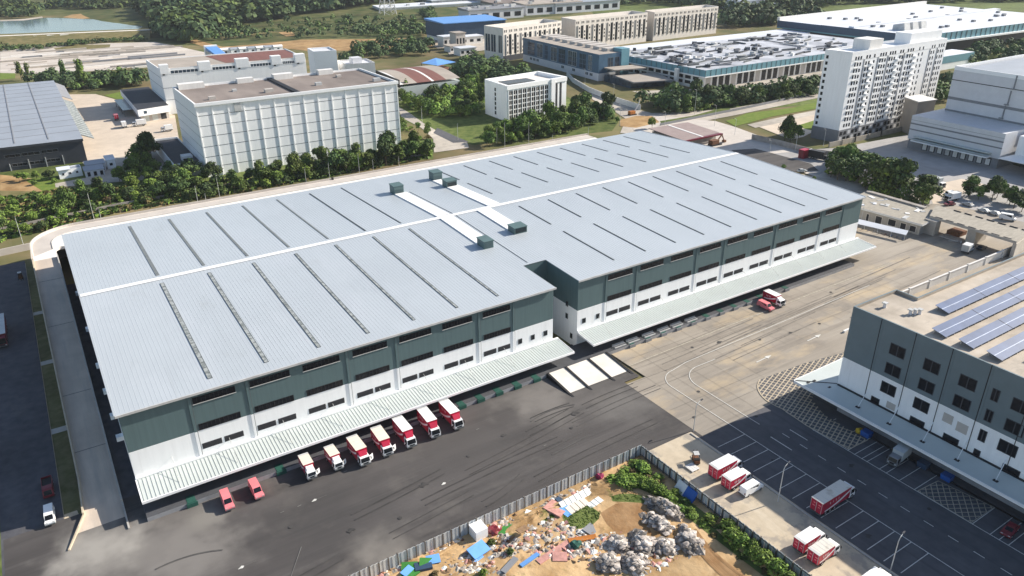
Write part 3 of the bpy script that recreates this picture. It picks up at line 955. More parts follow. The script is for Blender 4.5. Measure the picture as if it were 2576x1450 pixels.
for W, a, b in bays:
    nm = 9 if W is WF else 5
    window(W, a, b, 17.3, 18.75, main, 'black', nm=nm, sill='frame_light', fw=0.07)
    window(W, a + 0.1, b + 0.1, 11.15, 12.6, main, 'black', nm=nm, fw=0.07)
    m_ = (a + b) / 2
    for c, d in ((a, m_ - 0.25), (m_ + 0.25, b)):
        g = Geo()
        W.box(g, c, d, 6.65, 7.95, -0.05, 0.03, 'louvre')
        for i in range(4):
            W.box(g, c, d, 6.82 + .26 * i, 6.92 + .26 * i, 0.0, 0.08, 'louvre')
        g.build('louvre_window', main)
for W, xs in ((WF, (88.2, 92.0, 95.9)), (WG, (108.2 - L2, 112.8 - L2))):
    for x in xs:
        window(W, x, x + 1.2, 6.95, 8.35, main, 'frame_dark', nm=0, fw=0.12)
WN = Wall((L2, NOTCH), (L2, 0))
WB2 = Wall((L1, NOTCH), (L2, NOTCH))
for u, v in ((9.0, 7.0), (9.0, 10.6), (11.2, 2.0), (1.0, 8.0)):
    window(WN, u, u + 1.0, v, v + 1.5, main, 'frame_dark', nm=0)
window(WB2, 2.0, 3.4, 8.2, 9.6, main, 'frame_dark', nm=0)
WL = Wall((0, WY), (0, 0))
for y, zz in ((96, 6), (70, 6), (46, 7), (30, 8.5), (17.5, 9.2), (8, 9.6)):
    g = Geo()
    u = WY - y
    WL.box(g, u - 0.7, u + 0.7, zz, zz + 0.9, -0.05, 1.3, 'white_trim')
    g.build('side_hood', main)

# canopies
def canopy(x0, x1, ribs_to):
    g = Geo()
    zi, zo, yo = 5.0, 4.35, -7.0
    t = 0.25
    g.hexa([(x0, yo, zo - t), (x1, yo, zo - t), (x1, -.02, zi - t), (x0, -.02, zi - t), (x0, yo, zo), (x1, yo, zo), (x1, -.02, zi), (x0, -.02, zi)], 'canopy')
    c = g.build('canopy', main)
    g = Geo()
    x = x0 + 0.3
    while x < x1:
        mt = 'canopy_rib' if x < ribs_to else 'canopy'
        g.hexa([(x, yo, zo), (x + .09, yo, zo), (x + .09, -.5, zi - .05), (x, -.5, zi - .05), (x, yo, zo + .07), (x + .09, yo, zo + .07), (x + .09, -.5, zi + .03), (x, -.5, zi + .03)], mt)
        x += 0.72
    g.build('ribs', c)
    g = Geo()
    g.box(x0 - .12, x1 + .12, yo - .22, yo, zo - .42, zo + .10, 'white_trim')
    g.hexa([(x0 - .14, yo, zo - .4), (x0, yo, zo - .4), (x0, -.02, zi - .4), (x0 - .14, -.02, zi - .4), (x0 - .14, yo, zo + .12), (x0, yo, zo + .12), (x0, -.02, zi + .12), (x0 - .14, -.02, zi + .12)], 'white_trim')
    g.hexa([(x1, yo, zo - .4), (x1 + .14, yo, zo - .4), (x1 + .14, -.02, zi - .4), (x1, -.02, zi - .4), (x1, yo, zo + .12), (x1 + .14, yo, zo + .12), (x1 + .14, -.02, zi + .12), (x1, -.02, zi + .12)], 'white_trim')
    g.build('fascia', c)
    g = Geo()
    g.box(x0, x1, -.55, -.03, zi + .02, zi + .34, 'white_trim')
    g.build('wall_flashing', c)
    x = x0 + 7
    while x < x1 - 2:
        g = Geo()
        g.tube((x, -.02, 7.4), (x + .0, -5.2, 4.62), .045, .045, 'pole', 6)
        g.build('tie_rod', c)
        x += 11


canopy(0.0, 100.3, 38)
canopy(106.6, 225.6, 0)
# dock
g = Geo()
g.box(0.0, 91.2, -7.9, -0.03, 0.0, 1.2, 'dock', top='dock_shaded')
g.box(91.2, 110.6, -7.7, -0.03, 0.0, 1.2, 'dock', top='dock_shaded')
g.box(110.6, 214, -7.9, -0.03, 0.0, 1.2, 'dock', top='dock_shaded')
dk = g.build('loading_dock', main)
rr = random.Random(5)
for i, x in enumerate([7.0, 24.3, 66.5, 71.5, 76.6, 81.8, 87.4] + [118 + 5.6 * k for k in range(12)]):
    g = Geo()
    g.box(x, x + 2.0, -8.35, -7.92, 0.15, 1.16, 'green_pad' if i < 7 else 'plinth_grey')
    g.box(x + .2, x + 1.8, -8.1, -5.8, 1.205, 1.25, 'green_pad')
    g.build('dock_leveller', dk)
g = Geo()
x = 10
while x < 210:
    if not (88 < x < 116):
        g.box(x, x + 4.0, -0.03, 0.06, 1.25, 4.4, 'louvre')
    x += 11.1
g.build('dock_doors', main)
# concrete ramp, three lanes between dark walls
rmp = thing('dock_ramp', 'pale concrete dock ramp of three lanes with dark dividing walls, between the canopies', 'ramp', (101, -13, 0))
for i, (xa, xb) in enumerate(((92.0, 97.0), (97.6, 104.2), (104.8, 110.0))):
    g = Geo()
    g.hexa([(xa, -18.6, 0), (xb, -18.6, 0), (xb, -7.72, 0), (xa, -7.72, 0), (xa, -18.6, 0.06), (xb, -18.6, 0.06), (xb, -7.72, 1.2), (xa, -7.72, 1.2)], 'ramp_concrete')
    g.build('lane', rmp)
for x in (91.5, 97.0, 104.2, 110.0):
    g = Geo()
    g.hexa([(x, -18.9, 0), (x + .6, -18.9, 0), (x + .6, -7.72, 0), (x, -7.72, 0), (x, -18.9, 0.22), (x + .6, -18.9, 0.22), (x + .6, -7.72, 1.45), (x, -7.72, 1.45)], 'black')
    g.build('dividing_wall', rmp)
# long low rack lying on the dock of the far section
rk = thing('pallet_rack', 'long dark rack of stacked frames lying at the dock edge of the far section', 'rack', (118, -7, 1.2))
for i, x in enumerate((113.5, 118.2, 123.8, 129.2, 134.0, 139.5)):
    g = Geo()
    for k in range(3):
        g.box(x, x + 3.8, -7.6 + k * .55, -7.35 + k * .55, 1.25, 1.5 + .18 * k, 'plinth_grey' if k % 2 else 'frame_light')
    g.build('frame', rk)

# ------------------------------------------------------------------ raised ramp and rear deck
ramp = thing('raised_ramp', 'pale concrete ramp rising along the left side and curving behind the big warehouse', 'ramp', (-6, -8, 0))
DZ = 10.0
prof = [(-8, 0.05), (0, 0.5), (10, 1.3), (30, 3.0), (60, 5.5), (90, 7.9), (112, 9.6), (120, 10.0)]


def ramp_x(y):
    return (-13.0 + 3.6 * min(1, (y + 8) / 9.0), -3.4) if y < 1 else (-9.4 - 0.35 * y / 120, -3.4)


g, pl, pr_ = Geo(), Geo(), Geo()
for i in range(len(prof) - 1):
    (ya, za), (yb, zb) = prof[i], prof[i + 1]
    (la, ra), (lb, rb) = ramp_x(ya), ramp_x(yb)
    mt = 'deck_grey'
    g.hexa([(la, ya, max(0, za - .9)), (ra, ya, max(0, za - .9)), (rb, yb, max(0, zb - .9)), (lb, yb, max(0, zb - .9)),
            (la, ya, za), (ra, ya, za), (rb, yb, zb), (lb, yb, zb)], mt)
    hh = 0.5 if ya < 0 else 0.95
    for gg, xa, xb, w in ((pl, la, lb, -.3), (pr_, ra, rb, .3)):
        x0a, x1a = min(xa, xa + w), max(xa, xa + w)
        x0b, x1b = min(xb, xb + w), max(xb, xb + w)
        gg.hexa([(x0a, ya, 0 if w < 0 else 0), (x1a, ya, 0), (x1b, yb, 0), (x0b, yb, 0),
                 (x0a, ya, za + hh), (x1a, ya, za + hh), (x1b, yb, zb + hh), (x0b, yb, zb + hh)], 'curb_warm' if w < 0 else 'curb')
g.build('ramp_slab', ramp)
pl.build('parapet', ramp)
pr_.build('parapet', ramp)
g = Geo()
for y in (20, 42, 76, 104):
    za = [a[1] + (b[1] - a[1]) * (y - a[0]) / (b[0] - a[0]) for a, b in zip(prof, prof[1:]) if a[0] <= y <= b[0]][0]
    g.box(-9.4, -3.5, y, y + .12, za + .015, za + .05, 'frame_dark')
g.build('expansion_joint', ramp)
# deck
cor = arc(5.3, 133.5, 15.0, 180, 90, 14)
deck = [(-9.7, 120), (-3.3, 120), (-3.3, 127.5)] + arc(-1.65, 127.5, 1.65, 180, 0, 10) + [(0.0, 110.2), (226, 110.2), (226, 148.5)] + cor[::-1]
g = Geo()
g.prism(deck, DZ - 1.0, DZ, 'deck_pale')
g.build('deck_slab', ramp)
road = [(226, 146.7)] + [(226, 141.5)]
g = Geo()
inn = arc(5.3, 133.5, 9.2, 180, 90, 14)
out = arc(5.3, 133.5, 14.7, 180, 90, 14)
outl, innl = [(-9.4, 124)] + out + [(226, 148.2)], [(-3.9, 128)] + inn + [(226, 142.7)]
for i in range(len(outl) - 1):
    g.face([(*innl[i], DZ + .02), (*innl[i + 1], DZ + .02), (*outl[i + 1], DZ + .02), (*outl[i], DZ + .02)], 'deck_beige')
g.build('deck_road', ramp)
g = Geo()
o2 = [(-9.9, 120)] + arc(5.3, 133.5, 15.0, 180, 90, 14) + [(226, 148.5)]
for i in range(len(o2) - 1):
    a, b = Vector(o2[i]), Vector(o2[i + 1])
    d = (b - a).normalized()
    n = Vector((-d.y, d.x)) * .3
    g.hexa([(*a, 0), (*b, 0), (*(b + n), 0), (*(a + n), 0), (*a, DZ + .8), (*b, DZ + .8), (*(b + n), DZ + .8), (*(a + n), DZ + .8)][::1], 'deck_beige')
g.build('parapet', ramp)
g = Geo()
for i in range(len(innl) - 1):
    a, b = Vector(innl[i]), Vector(innl[i + 1])
    d = (b - a).normalized()
    n = Vector((-d.y, d.x)) * .2
    g.hexa([(*a, DZ), (*b, DZ), (*(b + n), DZ), (*(a + n), DZ), (*a, DZ + .18), (*b, DZ + .18), (*(b + n), DZ + .18), (*(a + n), DZ + .18)], 'curb')
g.build('kerb_edge', ramp)
g = Geo()
g.box(96, 96.8, 148.3, 148.95, DZ, DZ + .9, 'black')
g.build('parapet_gap', ramp)
# ------------------------------------------------------------------ tall white high-bay warehouse
wb = thing('high_bay_warehouse', 'tall white windowless warehouse with a grid of panels and a brown flat roof', 'warehouse', (61.5, 216, 0))
X0, X1, Y0, Y1, HB = 61.5, 158.0, 216.0, 264.0, 33.0
flat_building(wb, [(X0, Y0), (X1, Y0), (X1, Y1), (X0, Y1)], HB, 'white', 'brown_roof', 1.0, 0.5)
W = Wall((X0, Y0), (X1, Y0))
g = Geo()
W.box(g, -.3, W.len + .3, HB - 1.3, HB + .05, -.02, .85, 'white_trim')
g.build('cornice', wb)
nb = 14
pit = W.len / nb
for i in range(nb + 1):
    g = Geo()
    u = min(max(i * pit, .35), W.len - .35)
    W.box(g, u - .22, u + .22, 0, HB - 1.32, -.02, .30, 'white')
    g.build('pilaster', wb)
g = Geo()
WS = Wall((X0, Y1), (X0, Y0))
for v in (4.4, 9.0, 13.6, 18.2, 22.8, 27.4):
    W.box(g, 0, W.len, v, v + .2, -.02, .05, 'frame_dark')
    WS.box(g, 0, WS.len, v, v + .12, -.02, .05, 'frame_dark')
g.build('panel_joints', wb)
g = Geo()
g.box(107.2, 109.6, Y0 + .6, Y1 - .5, HB - .98, HB - .3, 'black')
g.build('roof_gutter', wb)
g = Geo()
for a, b, y0, h in ((X0 + 2, X0 + 14, Y1 - 5, 1.6), (X0 + 30, X0 + 38, Y1 - 4, 1.3), (X0 + 48, X0 + 58, Y1 - 5, 1.7), (X0 + 72, X0 + 80, Y1 - 4, 1.5)):
    g.box(a, b, y0, Y1 - .6, HB - .98, HB + h, 'off_white')
g.build('roof_hatch', wb)
g = Geo()
W.box(g, 16.5, 19.5, HB - 5.2, HB - 1.4, -.02, .5, 'frame_light')
g.build('wall_box', wb)
for i, (x, y, w_, d_, h_) in enumerate(((70, 226, 3, 2, 1.4), (84, 240, 2, 2, 1.0), (96, 228, 4, 2.4, 1.6), (122, 232, 3, 2, 1.4), (139, 248, 2.4, 2.4, 1.1), (150, 226, 3.6, 2, 1.5))):
    g = Geo()
    g.box(x, x + w_, y, y + d_, HB - .98, HB - 1 + h_, 'frame_light' if i % 2 else 'beige_shade')
    g.build('roof_unit', wb)
# lower annexe
an = thing('white_annexe', 'low white annexe with a dark flat roof against the tall white warehouse', 'annexe', (50, 224, 0))
flat_building(an, [(49.6, 223), (61.2, 222), (61.2, 277), (50, 278)], 6.2, 'white', 'slate_roof', 0.9, 0.4)
WA = Wall((49.6, 223), (61.2, 222))
window(WA, 1.2, 2.8, 3.0, 4.1, an, nm=1)
window(WA, 4.0, 5.6, 3.2, 4.3, an, nm=1)
g = Geo()
g.box(54.5, 59.0, 229, 234, 5.3, 7.6, 'grey_wall')
g.box(54.7, 58.8, 228.95, 229.02, 5.6, 6.6, 'glass')
g.build('roof_house', an)

# ------------------------------------------------------------------ long white factory behind it
fb = thing('white_factory', 'long white factory block with brown and red roof behind the tall white warehouse', 'factory', (73, 364, 0))
fx1 = 160.0
flat_building(fb, [(72.5, 366), (fx1, 361), (fx1 + 2, 408), (72, 411)], 27, 'white', 'tan_roof', 0.5, 0.4)
W = Wall((72.5, 366), (fx1, 361))
g = Geo()
g.face([(112, 370, 26.62), (159.5, 368, 26.62), (160.5, 406, 26.62), (108, 408, 26.62)], 'red_roof')
g.build('red_roof', fb)
g = Geo()
W.box(g, 0, W.len, 8.6, 8.8, -.02, .05, 'frame_dark')
W.box(g, 0, W.len, 15.6, 15.8, -.02, .05, 'frame_dark')
WS = Wall((72, 411), (72.5, 366))
for v in (8.6, 15.4, 21.4):
    WS.box(g, 0, WS.len, v, v + .18, -.02, .05, 'frame_dark')
g.build('panel_joints', fb)
for u, w in ((0, 5), (22, 7), (44, 8), (66, 6), (81, 6.4)):
    g = Geo()
    W.box(g, u, u + w, 24, 29.2, -4.5, .3, 'white')
    W.box(g, u + 1, u + 2.2, 23.2, 24.0, -.1, .35, 'black')
    g.build('stair_tower', fb)
for u0, u1 in ((5.5, 21.5), (29.5, 43.5), (52.5, 65.5), (72.5, 80.5)):
    window(W, u0, u1, 23.6, 25.8, fb, 'white_trim', 'glass_blue', nm=6, fw=.3)
tw = thing('white_block', 'plain white windowless tower block at the right end of the white factory', 'building', (166, 358, 0))
flat_building(tw, [(143.5 + 12, 330), (158 + 11, 327), (158 + 13, 345), (143.5 + 14, 347)], 34.4, 'white_trim', 'grey_wall', 0.8, 0.4)
tw2 = thing('low_white_block', 'lower white block with a rooftop plant box beside the plain white tower', 'building', (182, 345, 0))
flat_building(tw2, [(171.5, 320), (189, 316), (191, 334), (173, 338)], 26.8, 'off_white', 'grey_wall', 0.8, 0.4)
g = Geo()
g.box(177, 183, 322, 328, 26, 29.6, 'grey_wall')
g.build('plant_box', tw2)
bt = thing('blue_chute', 'bright blue tilted sheet and white frame behind the roof of the white factory', 'structure', (130, 640, 0))
g = Geo()
p0 = at(536, 131, 5)
g.hexa([(p0.x - 6, p0.y, 7), (p0.x + 4, p0.y, 7), (p0.x + 8, p0.y - 30, 2), (p0.x - 1, p0.y - 30, 2), (p0.x - 6, p0.y, 9.5), (p0.x + 4, p0.y, 9.5), (p0.x + 8, p0.y - 30, 3), (p0.x - 1, p0.y - 30, 3)], 'sky_blue')
g.build('blue_sheet', bt)
g = Geo()
g.box(p0.x - 6.5, p0.x + 4.5, p0.y + .5, p0.y + 4, 0, 10.5, 'white')
g.build('frame', bt)
for i, px in enumerate((566, 590, 612, 634, 655, 676, 698)):
    p = at(px, 128 - i * 1.3, 3)
    t = thing('site_cabin', 'white cabin in the row behind the red roof, ' + ('leftmost', 'second', 'third', 'fourth', 'fifth', 'sixth', 'rightmost')[i] + ' one', 'cabin', (p.x, p.y, 0), 'white cabins behind the red roof')
    g = Geo()
    g.box(p.x - 4, p.x + 4, p.y - 3, p.y + 3, 0, 4.2, 'white')
    g.build('wall', t)
    g = Geo()
    g.hexa([(p.x - 4.4, p.y - 3.3, 4.2), (p.x + 4.4, p.y - 3.3, 4.2), (p.x + 4.4, p.y + 3.3, 4.2), (p.x - 4.4, p.y + 3.3, 4.2), (p.x - 4.4, p.y - .3, 5.6), (p.x + 4.4, p.y - .3, 5.6), (p.x + 4.4, p.y + .3, 5.6), (p.x - 4.4, p.y + .3, 5.6)], 'grey_roof' if i % 2 else 'off_white')
    g.build('roof', t)
    g = Geo()
    g.box(p.x - 1, p.x + 1, p.y - 3.06, p.y - 2.9, .2, 3, 'louvre')
    g.build('door', t)

# low loading hall with a dark roof
lh = thing('loading_hall', 'low hall with a dark flat roof and deep white fascia beside the white factory', 'building', (54, 350, 0))
g = Geo()
g.prism([(55, 352), (71, 355), (71, 420), (55.6, 422)], 0, 4.2, 'beige_shade')
g.build('wall', lh)
g = Geo()
g.prism([(53.8, 348.6), (71.6, 353), (72, 424), (54.6, 424)], 4.2, 8.0, 'white', top='slate_roof')
g.build('roof', lh)
W = Wall((55, 352), (71, 355))
for u in (1.5, 6.5, 11.5):
    g = Geo()
    W.box(g, u, u + 3.2, .1, 3.6, -.05, .08, 'canopy' if u < 10 else 'louvre')
    g.build('shutter', lh)
g = Geo()
Wf = Wall((53.8, 348.6), (71.6, 353))
Wf.box(g, 3.2, 5.0, 5.3, 6.9, -.02, .06, 'glass_blue')
g.build('sign_panel', lh)
g = Geo()
g.box(48.5, 54.8, 372, 410, 4.0, 4.4, 'glass_blue')
for y in (373, 384, 396, 408):
    g.tube((49, y, 0), (49, y, 4), .15, .15, 'frame_dark', 6)
g.build('side_canopy', lh)

# dark grey warehouse at the left edge
dg = thing('dark_grey_warehouse', 'charcoal warehouse with a blue grey metal roof and glazed side awning at the left edge', 'warehouse', (18, 277, 0))
g = Geo()
g.prism([(-70, 283), (18.8, 276.5), (19.6, 470), (-70, 476)], 0, 10.2, 'charcoal')
g.build('wall', dg)
g = Geo()
g.prism([(-70.5, 282), (19.2, 275.8), (20.2, 466), (-70.5, 472)], 10.2, 11.4, 'charcoal', top='grey_roof')
rf = g.build('roof', dg)
g = Geo()
for x in (-40, -24, -9, 5):
    g.box(x, x + .5, 284, 466, 11.4, 11.62, 'plinth_grey')
for i in range(12):
    y = 296 + i * 14.5
    g.box(-70, 19.5, y, y + .3, 11.41, 11.5, 'plinth_grey')
g.build('roof_seam', rf)
W = Wall((-70, 283), (18.8, 276.5))
for a, b, v in ((56, 62.5, 6.2), (63, 70.5, 6.3), (71, 78, 6.5), (58, 64.5, 1.8), (65, 71.5, 1.8), (72, 78, 2.0)):
    window(W, a, b, v, v + 1.5, dg, 'plinth_grey', 'glass', nm=2, fw=.12)
g = Geo()
for u in (57, 64.8, 71.8, 79):
    W.box(g, u, u + .35, 0, 3.4 if u < 60 else 4.6, -.02, .4, 'frame_light')
g.build('downpipe', dg)
g = Geo()
g.hexa([(19.3, 296, 9.0), (25.2, 296, 6.2), (25.2, 404, 6.2), (19.6, 404, 9.0), (19.3, 296, 9.3), (25.2, 296, 6.5), (25.2, 404, 6.5), (19.6, 404, 9.3)], 'skylight')
for i in range(19):
    y = 296 + i * 6
    g.hexa([(19.4, y, 9.3), (25.2, y, 6.5), (25.2, y + .25, 6.5), (19.4, y + .25, 9.3), (19.4, y, 9.42), (25.2, y, 6.62), (25.2, y + .25, 6.62), (19.4, y + .25, 9.42)], 'frame_dark')
g.build('awning', dg)
g = Geo()
g.hexa([(19.6, 410, 10.0), (25.5, 410, 7.0), (25.5, 466, 7.0), (20, 466, 10.0), (19.6, 410, 10.3), (25.5, 410, 7.3), (25.5, 466, 7.3), (20, 466, 10.3)], 'plinth_grey')
g.build('awning', dg)

# small site office and its neighbours
so = thing('site_office', 'small white flat roofed site office with three square windows', 'office hut', (5, 250, 0))
flat_building(so, [(5, 250.3), (14.4, 251.3), (14.2, 257), (5, 256)], 4.0, 'white', 'grey_roof', .3, .2)
W = Wall((5, 250.3), (14.4, 251.3))
for u in (1.2, 4.0, 6.9):
    window(W, u, u + 1.0, 1.6, 2.7, so, 'frame_light', nm=0)
g = Geo()
g.box(4.6, 10, 249.8, 256.4, 4.02, 4.25, 'white_roof')
g.build('roof_sheet', so)
for nm, (xa, ya, xb, yb), h, lab in (('shed', (15.2, 246.5, 23, 252.5), 3.0, 'grey lean-to shed with dark openings right of the small site office'),
                                    ('shed', (16.5, 254.5, 24.5, 260), 3.6, 'grey shed with a cluttered front behind the lean-to shed'),
                                    ('hut', (25.4, 256, 29, 263), 4.2, 'white rounded hut with one window beside the cluttered shed')):
    t = thing(nm, lab, 'shed', (xa, ya, 0))
    g = Geo()
    g.box(xa, xb, ya, yb, 0, h, 'white' if nm == 'hut' else 'grey_wall')
    g.build('wall', t)
    g = Geo()
    g.hexa([(xa - .3, ya - .3, h), (xb + .3, ya - .3, h), (xb + .3, yb + .3, h), (xa - .3, yb + .3, h), (xa - .3, ya - .3, h + .15), (xb + .3, ya - .3, h + .15), (xb + .3, yb + .3, h + .8), (xa - .3, yb + .3, h + .8)], 'grey_roof' if nm == 'shed' else 'white_roof')
    g.build('roof', t)
    W = Wall((xa, ya), (xb, ya))
    n = 3 if nm == 'shed' else 1
    for k in range(n):
        u = (k + .3) * (xb - xa) / n
        window(W, u, u + 1.3, .4 if n > 1 else 1.6, 2.4 if n > 1 else 2.8, t, 'frame_dark', nm=0)

# curved sheds right of the tall warehouse
cs = thing('curved_shed', 'shed with a gently curved beige and brown striped roof beyond the tall white warehouse', 'shed', (210, 325, 0))
g = Geo()
pts = []
for i in range(9):
    t_ = i / 8
    pts.append((322 + 60 * t_, 8.5 + 4.5 * math.sin(math.pi * (0.12 + .75 * t_))))
g.prism([(208, 322), (252, 322), (258, 382), (212, 382)], 0, 8.6, 'canopy')
g.build('wall', cs)
g = Geo()
stripes = [(0, .06, 'off_white'), (.06, .28, 'tan_roof'), (.28, .52, 'red_roof'), (.52, .56, 'off_white'), (.56, .76, 'red_roof'), (.76, 1, 'tan_roof')]
for a, b, mt in stripes:
    for i in range(8):
        ya, za = pts[i]
        yb, zb = pts[i + 1]
        ka, kb = 4 * i / 8, 4 * (i + 1) / 8
        xa0, xa1 = 207.5 + 45 * a + ka, 207.5 + 45 * b + ka
        xb0, xb1 = 207.5 + 45 * a + kb, 207.5 + 45 * b + kb
        g.face([(xa0, ya, za), (xa1, ya, za), (xb1, yb, zb), (xb0, yb, zb)], mt)
g.build('roof', cs)
g = Geo()
g.prism([(206.5, 321.5), (207.4, 321.5), (211.6, 382.5), (210.6, 382.5)], 8.6, 13.4, 'black')
g.build('gable_trim', cs)
bp = thing('blue_roof_pavilion', 'open pavilion with a bright blue sheet roof beyond the curved shed', 'pavilion', (270, 395, 0))
g = Geo()
a, b, c, d = at(1060, 160, 9), at(1096, 147, 11), at(1146, 157, 7.5), at(1100, 166, 8)
for q in (a, b, c, d):
    pass
g.hexa([tuple(a), tuple(d), tuple(c), tuple(b), (a.x, a.y, a.z + .3), (d.x, d.y, d.z + .3), (c.x, c.y, c.z + .3), (b.x, b.y, b.z + .3)], 'sky_blue')
g.build('roof', bp)
g = Geo()
for q in (a, b, c, d):
    g.tube((q.x, q.y, 0), (q.x, q.y, q.z), .25, .25, 'rust', 6)
g.build('posts', bp)
g = Geo()
g.prism([(272, 386), (283, 388), (284, 408), (272, 402)], 0, 5.0, 'rust')
g.build('wall', bp)

# small white office block among the trees
ob = thing('white_office_block', 'white seven storey office block with glazed bays, standing among trees behind the big roof', 'office block', (232, 231, 0))
OP = [(232, 231), (278, 236), (275.5, 262), (233, 257)]
OH = 20.5
flat_building(ob, OP, OH, 'white', 'beige_wall', 2.0, 1.6)
W = Wall(OP[0], OP[1])
rects = []
nbay = 9
for i in range(nbay):
    u0 = 1.6 + i * (30.5 / nbay)
    for k in range(6):
        rects.append((u0, u0 + 2.85, 1.2 + k * 2.75, 3.65 + k * 2.75))
for u0, u1, v0, v1 in rects:
    window(W, u0, u1, v0, v1, ob, 'off_white', 'glass', nm=1, fw=.14)
g = Geo()
for i in range(nbay + 1):
    u = 1.35 + i * (30.5 / nbay)
    W.box(g, u - .26, u + .18, 0, OH - 2.4, -.02, .3, 'white_trim')
W.box(g, 33.2, 36.2, 0, OH, -.02, 1.2, 'white_trim')
W.box(g, 0, W.len, OH - 2.4, OH + .03, -.02, .5, 'white_trim')
g.build('pier', ob)
for u in (37.5, 40.8):
    g = Geo()
    W.box(g, u, u + 1.6, .5, OH - 3, -.05, .08, 'louvre')
    g.build('window', ob)
WS = Wall(OP[3], OP[0])
for k in range(6):
    window(WS, 12, 13.6, 2 + k * 2.7, 4 + k * 2.7, ob, 'frame_dark', nm=0)
g = Geo()
g.box(238, 258, 240, 250, OH - 2.0, OH - .8, 'frame_dark')
g.build('roof_plant', ob)

# ------------------------------------------------------------------ blue glazed office wing and teal hall
bo = thing('blue_glass_wing', 'blue clad office wing with dark glass bays and a white lower storey', 'office block', (357, 302, 0))
BP = [(366, 416), (357, 303), (385, 303), (394, 416)]
BH = 18.8
g = Geo()
g.prism(BP, 0, 5.4, 'grey_wall')
g.build('lower_wall', bo)
g = Geo()
g.prism(BP, 5.4, BH, 'blue_facade', top='tan_roof', bottom=False)
g.build('upper_wall', bo)
W = Wall(BP[0], BP[1])
u = 8
k = 0
while u < W.len - 8:
    w = (12, 9, 5, 9, 10)[k % 5]
    window(W, u, u + w, 6.2, BH - 1.8, bo, 'frame_light' if k % 2 else 'blue_facade', 'glass_blue', nm=3, fw=.3)
    for v_ in (9.4, 12.6):
        g = Geo()
        W.box(g, u, u + w, v_, v_ + .35, -.02, .14, 'blue_facade')
        g.build('spandrel', bo)
    u += w + (4, 3, 5, 2.5, 4)[k % 5]
    k += 1
for u in (12, 17.5, 23, 62, 78, 96, 102):
    window(W, u, u + 4, 2.4, 4.6, bo, 'frame_light', 'glass_blue', nm=1, fw=.2)
W2 = Wall(BP[1], BP[2])
for u, w in ((8.5, 5), (15, 4.2)):
    window(W2, u, u + w, 6, BH - 3, bo, 'frame_dark', 'glass_blue', nm=1, fw=.25)
g = Geo()
W2.box(g, 20.5, 28, 0, BH + 2.4, -9, .8, 'teal_hall')
g.build('stair_tower', bo)
g = Geo()
for i in range(9):
    y = 312 + i * 11
    g.box(372 + i * .8, 388 + i * .8, y, y + 7, BH, BH + 2.0, 'beige_shade')
g.build('roof_plant', bo)
# low entrance wings in front of it
ew = thing('entrance_wing', 'low entrance wing with broad beige flat roof at the foot of the blue office wing', 'building', (358, 280, 0))
g = Geo()
g.prism([(358, 268), (384, 262), (393, 290), (360, 300)], 0, 4.6, 'glass_blue')
g.build('wall', ew)
g = Geo()
g.prism([(355, 262), (384, 254), (395, 284), (362, 292)], 4.6, 5.4, 'plinth_grey', top='tan_roof')
g.build('roof', ew)
g = Geo()
g.prism([(361, 290), (386, 284), (390, 300), (362, 303)], 8.6, 9.4, 'tan_roof')
g.build('upper_roof', ew)
g = Geo()
g.box(389.5, 391.5, 256, 259, 0, 12, 'off_white')
g.build('sign_pillar', ew)
bw_ = thing('boundary_wall', 'long white curving boundary wall along the road below the blue office wing', 'wall', (340, 300, 0))
g = Geo()
path = [at(x_, y_) for x_, y_ in ((1425, 190), (1440, 208), (1480, 232), (1520, 248), (1560, 262), (1610, 278))]
for p, q in zip(path, path[1:]):
    d = (q - p).normalized()
    n = Vector((-d.y, d.x, 0)) * .4
    g.hexa([p, q, q + n, p + n] + [v + Vector((0, 0, 3.4)) for v in (p, q, q + n, p + n)], 'off_white')
g.build('wall', bw_)

th = thing('teal_hall', 'wide factory hall with teal cladding under a pale roof cluttered with pipes', 'factory', (393, 233, 0))
TP = [(393, 233), (612, 236), (614, 336), (394, 336)]
g = Geo()
g.prism([(395.5, 236), (610, 239), (612, 334), (396, 334)], 0, 9.4, 'off_white')
g.build('lower_wall', th)
g = Geo()
g.prism(TP, 9.2, 13.6, 'teal_hall', top='hall_roof')
g.build('upper_wall', th)
W = Wall(TP[0], TP[1])
W0 = Wall(TP[3], TP[0])
g = Geo()
for Wx in (W, W0):
    n = int(Wx.len / 5.2)
    for i in range(n):
        Wx.box(g, i * Wx.len / n, i * Wx.len / n + .4, 9.3, 13.5, -.02, .14, 'teal_dark')
    Wx.box(g, 0, Wx.len, 8.5, 9.2, -.3, .2, 'white_trim')
g.build('cladding_joints', th)
Wl = Wall((395.5, 236), (610, 239))
W0l = Wall((396, 334), (395.5, 236))
for i in range(22):
    u = 2 + i * 6.4
    g = Geo()
    Wl.box(g, u, u + 4.6, .3, 7.6, -.05, .06, 'glass' if i % 4 else 'beige_shade')
    g.build('bay_opening', th)
for k in range(2):
    for i in range(12):
        g = Geo()
        W0l.box(g, 4 + i * 7.6, 9.4 + i * 7.6, 2.0 + 3.4 * k, 4.2 + 3.4 * k, -.05, .06, 'glass')
        g.build('window', th)
g = Geo()
rr = random.Random(11)
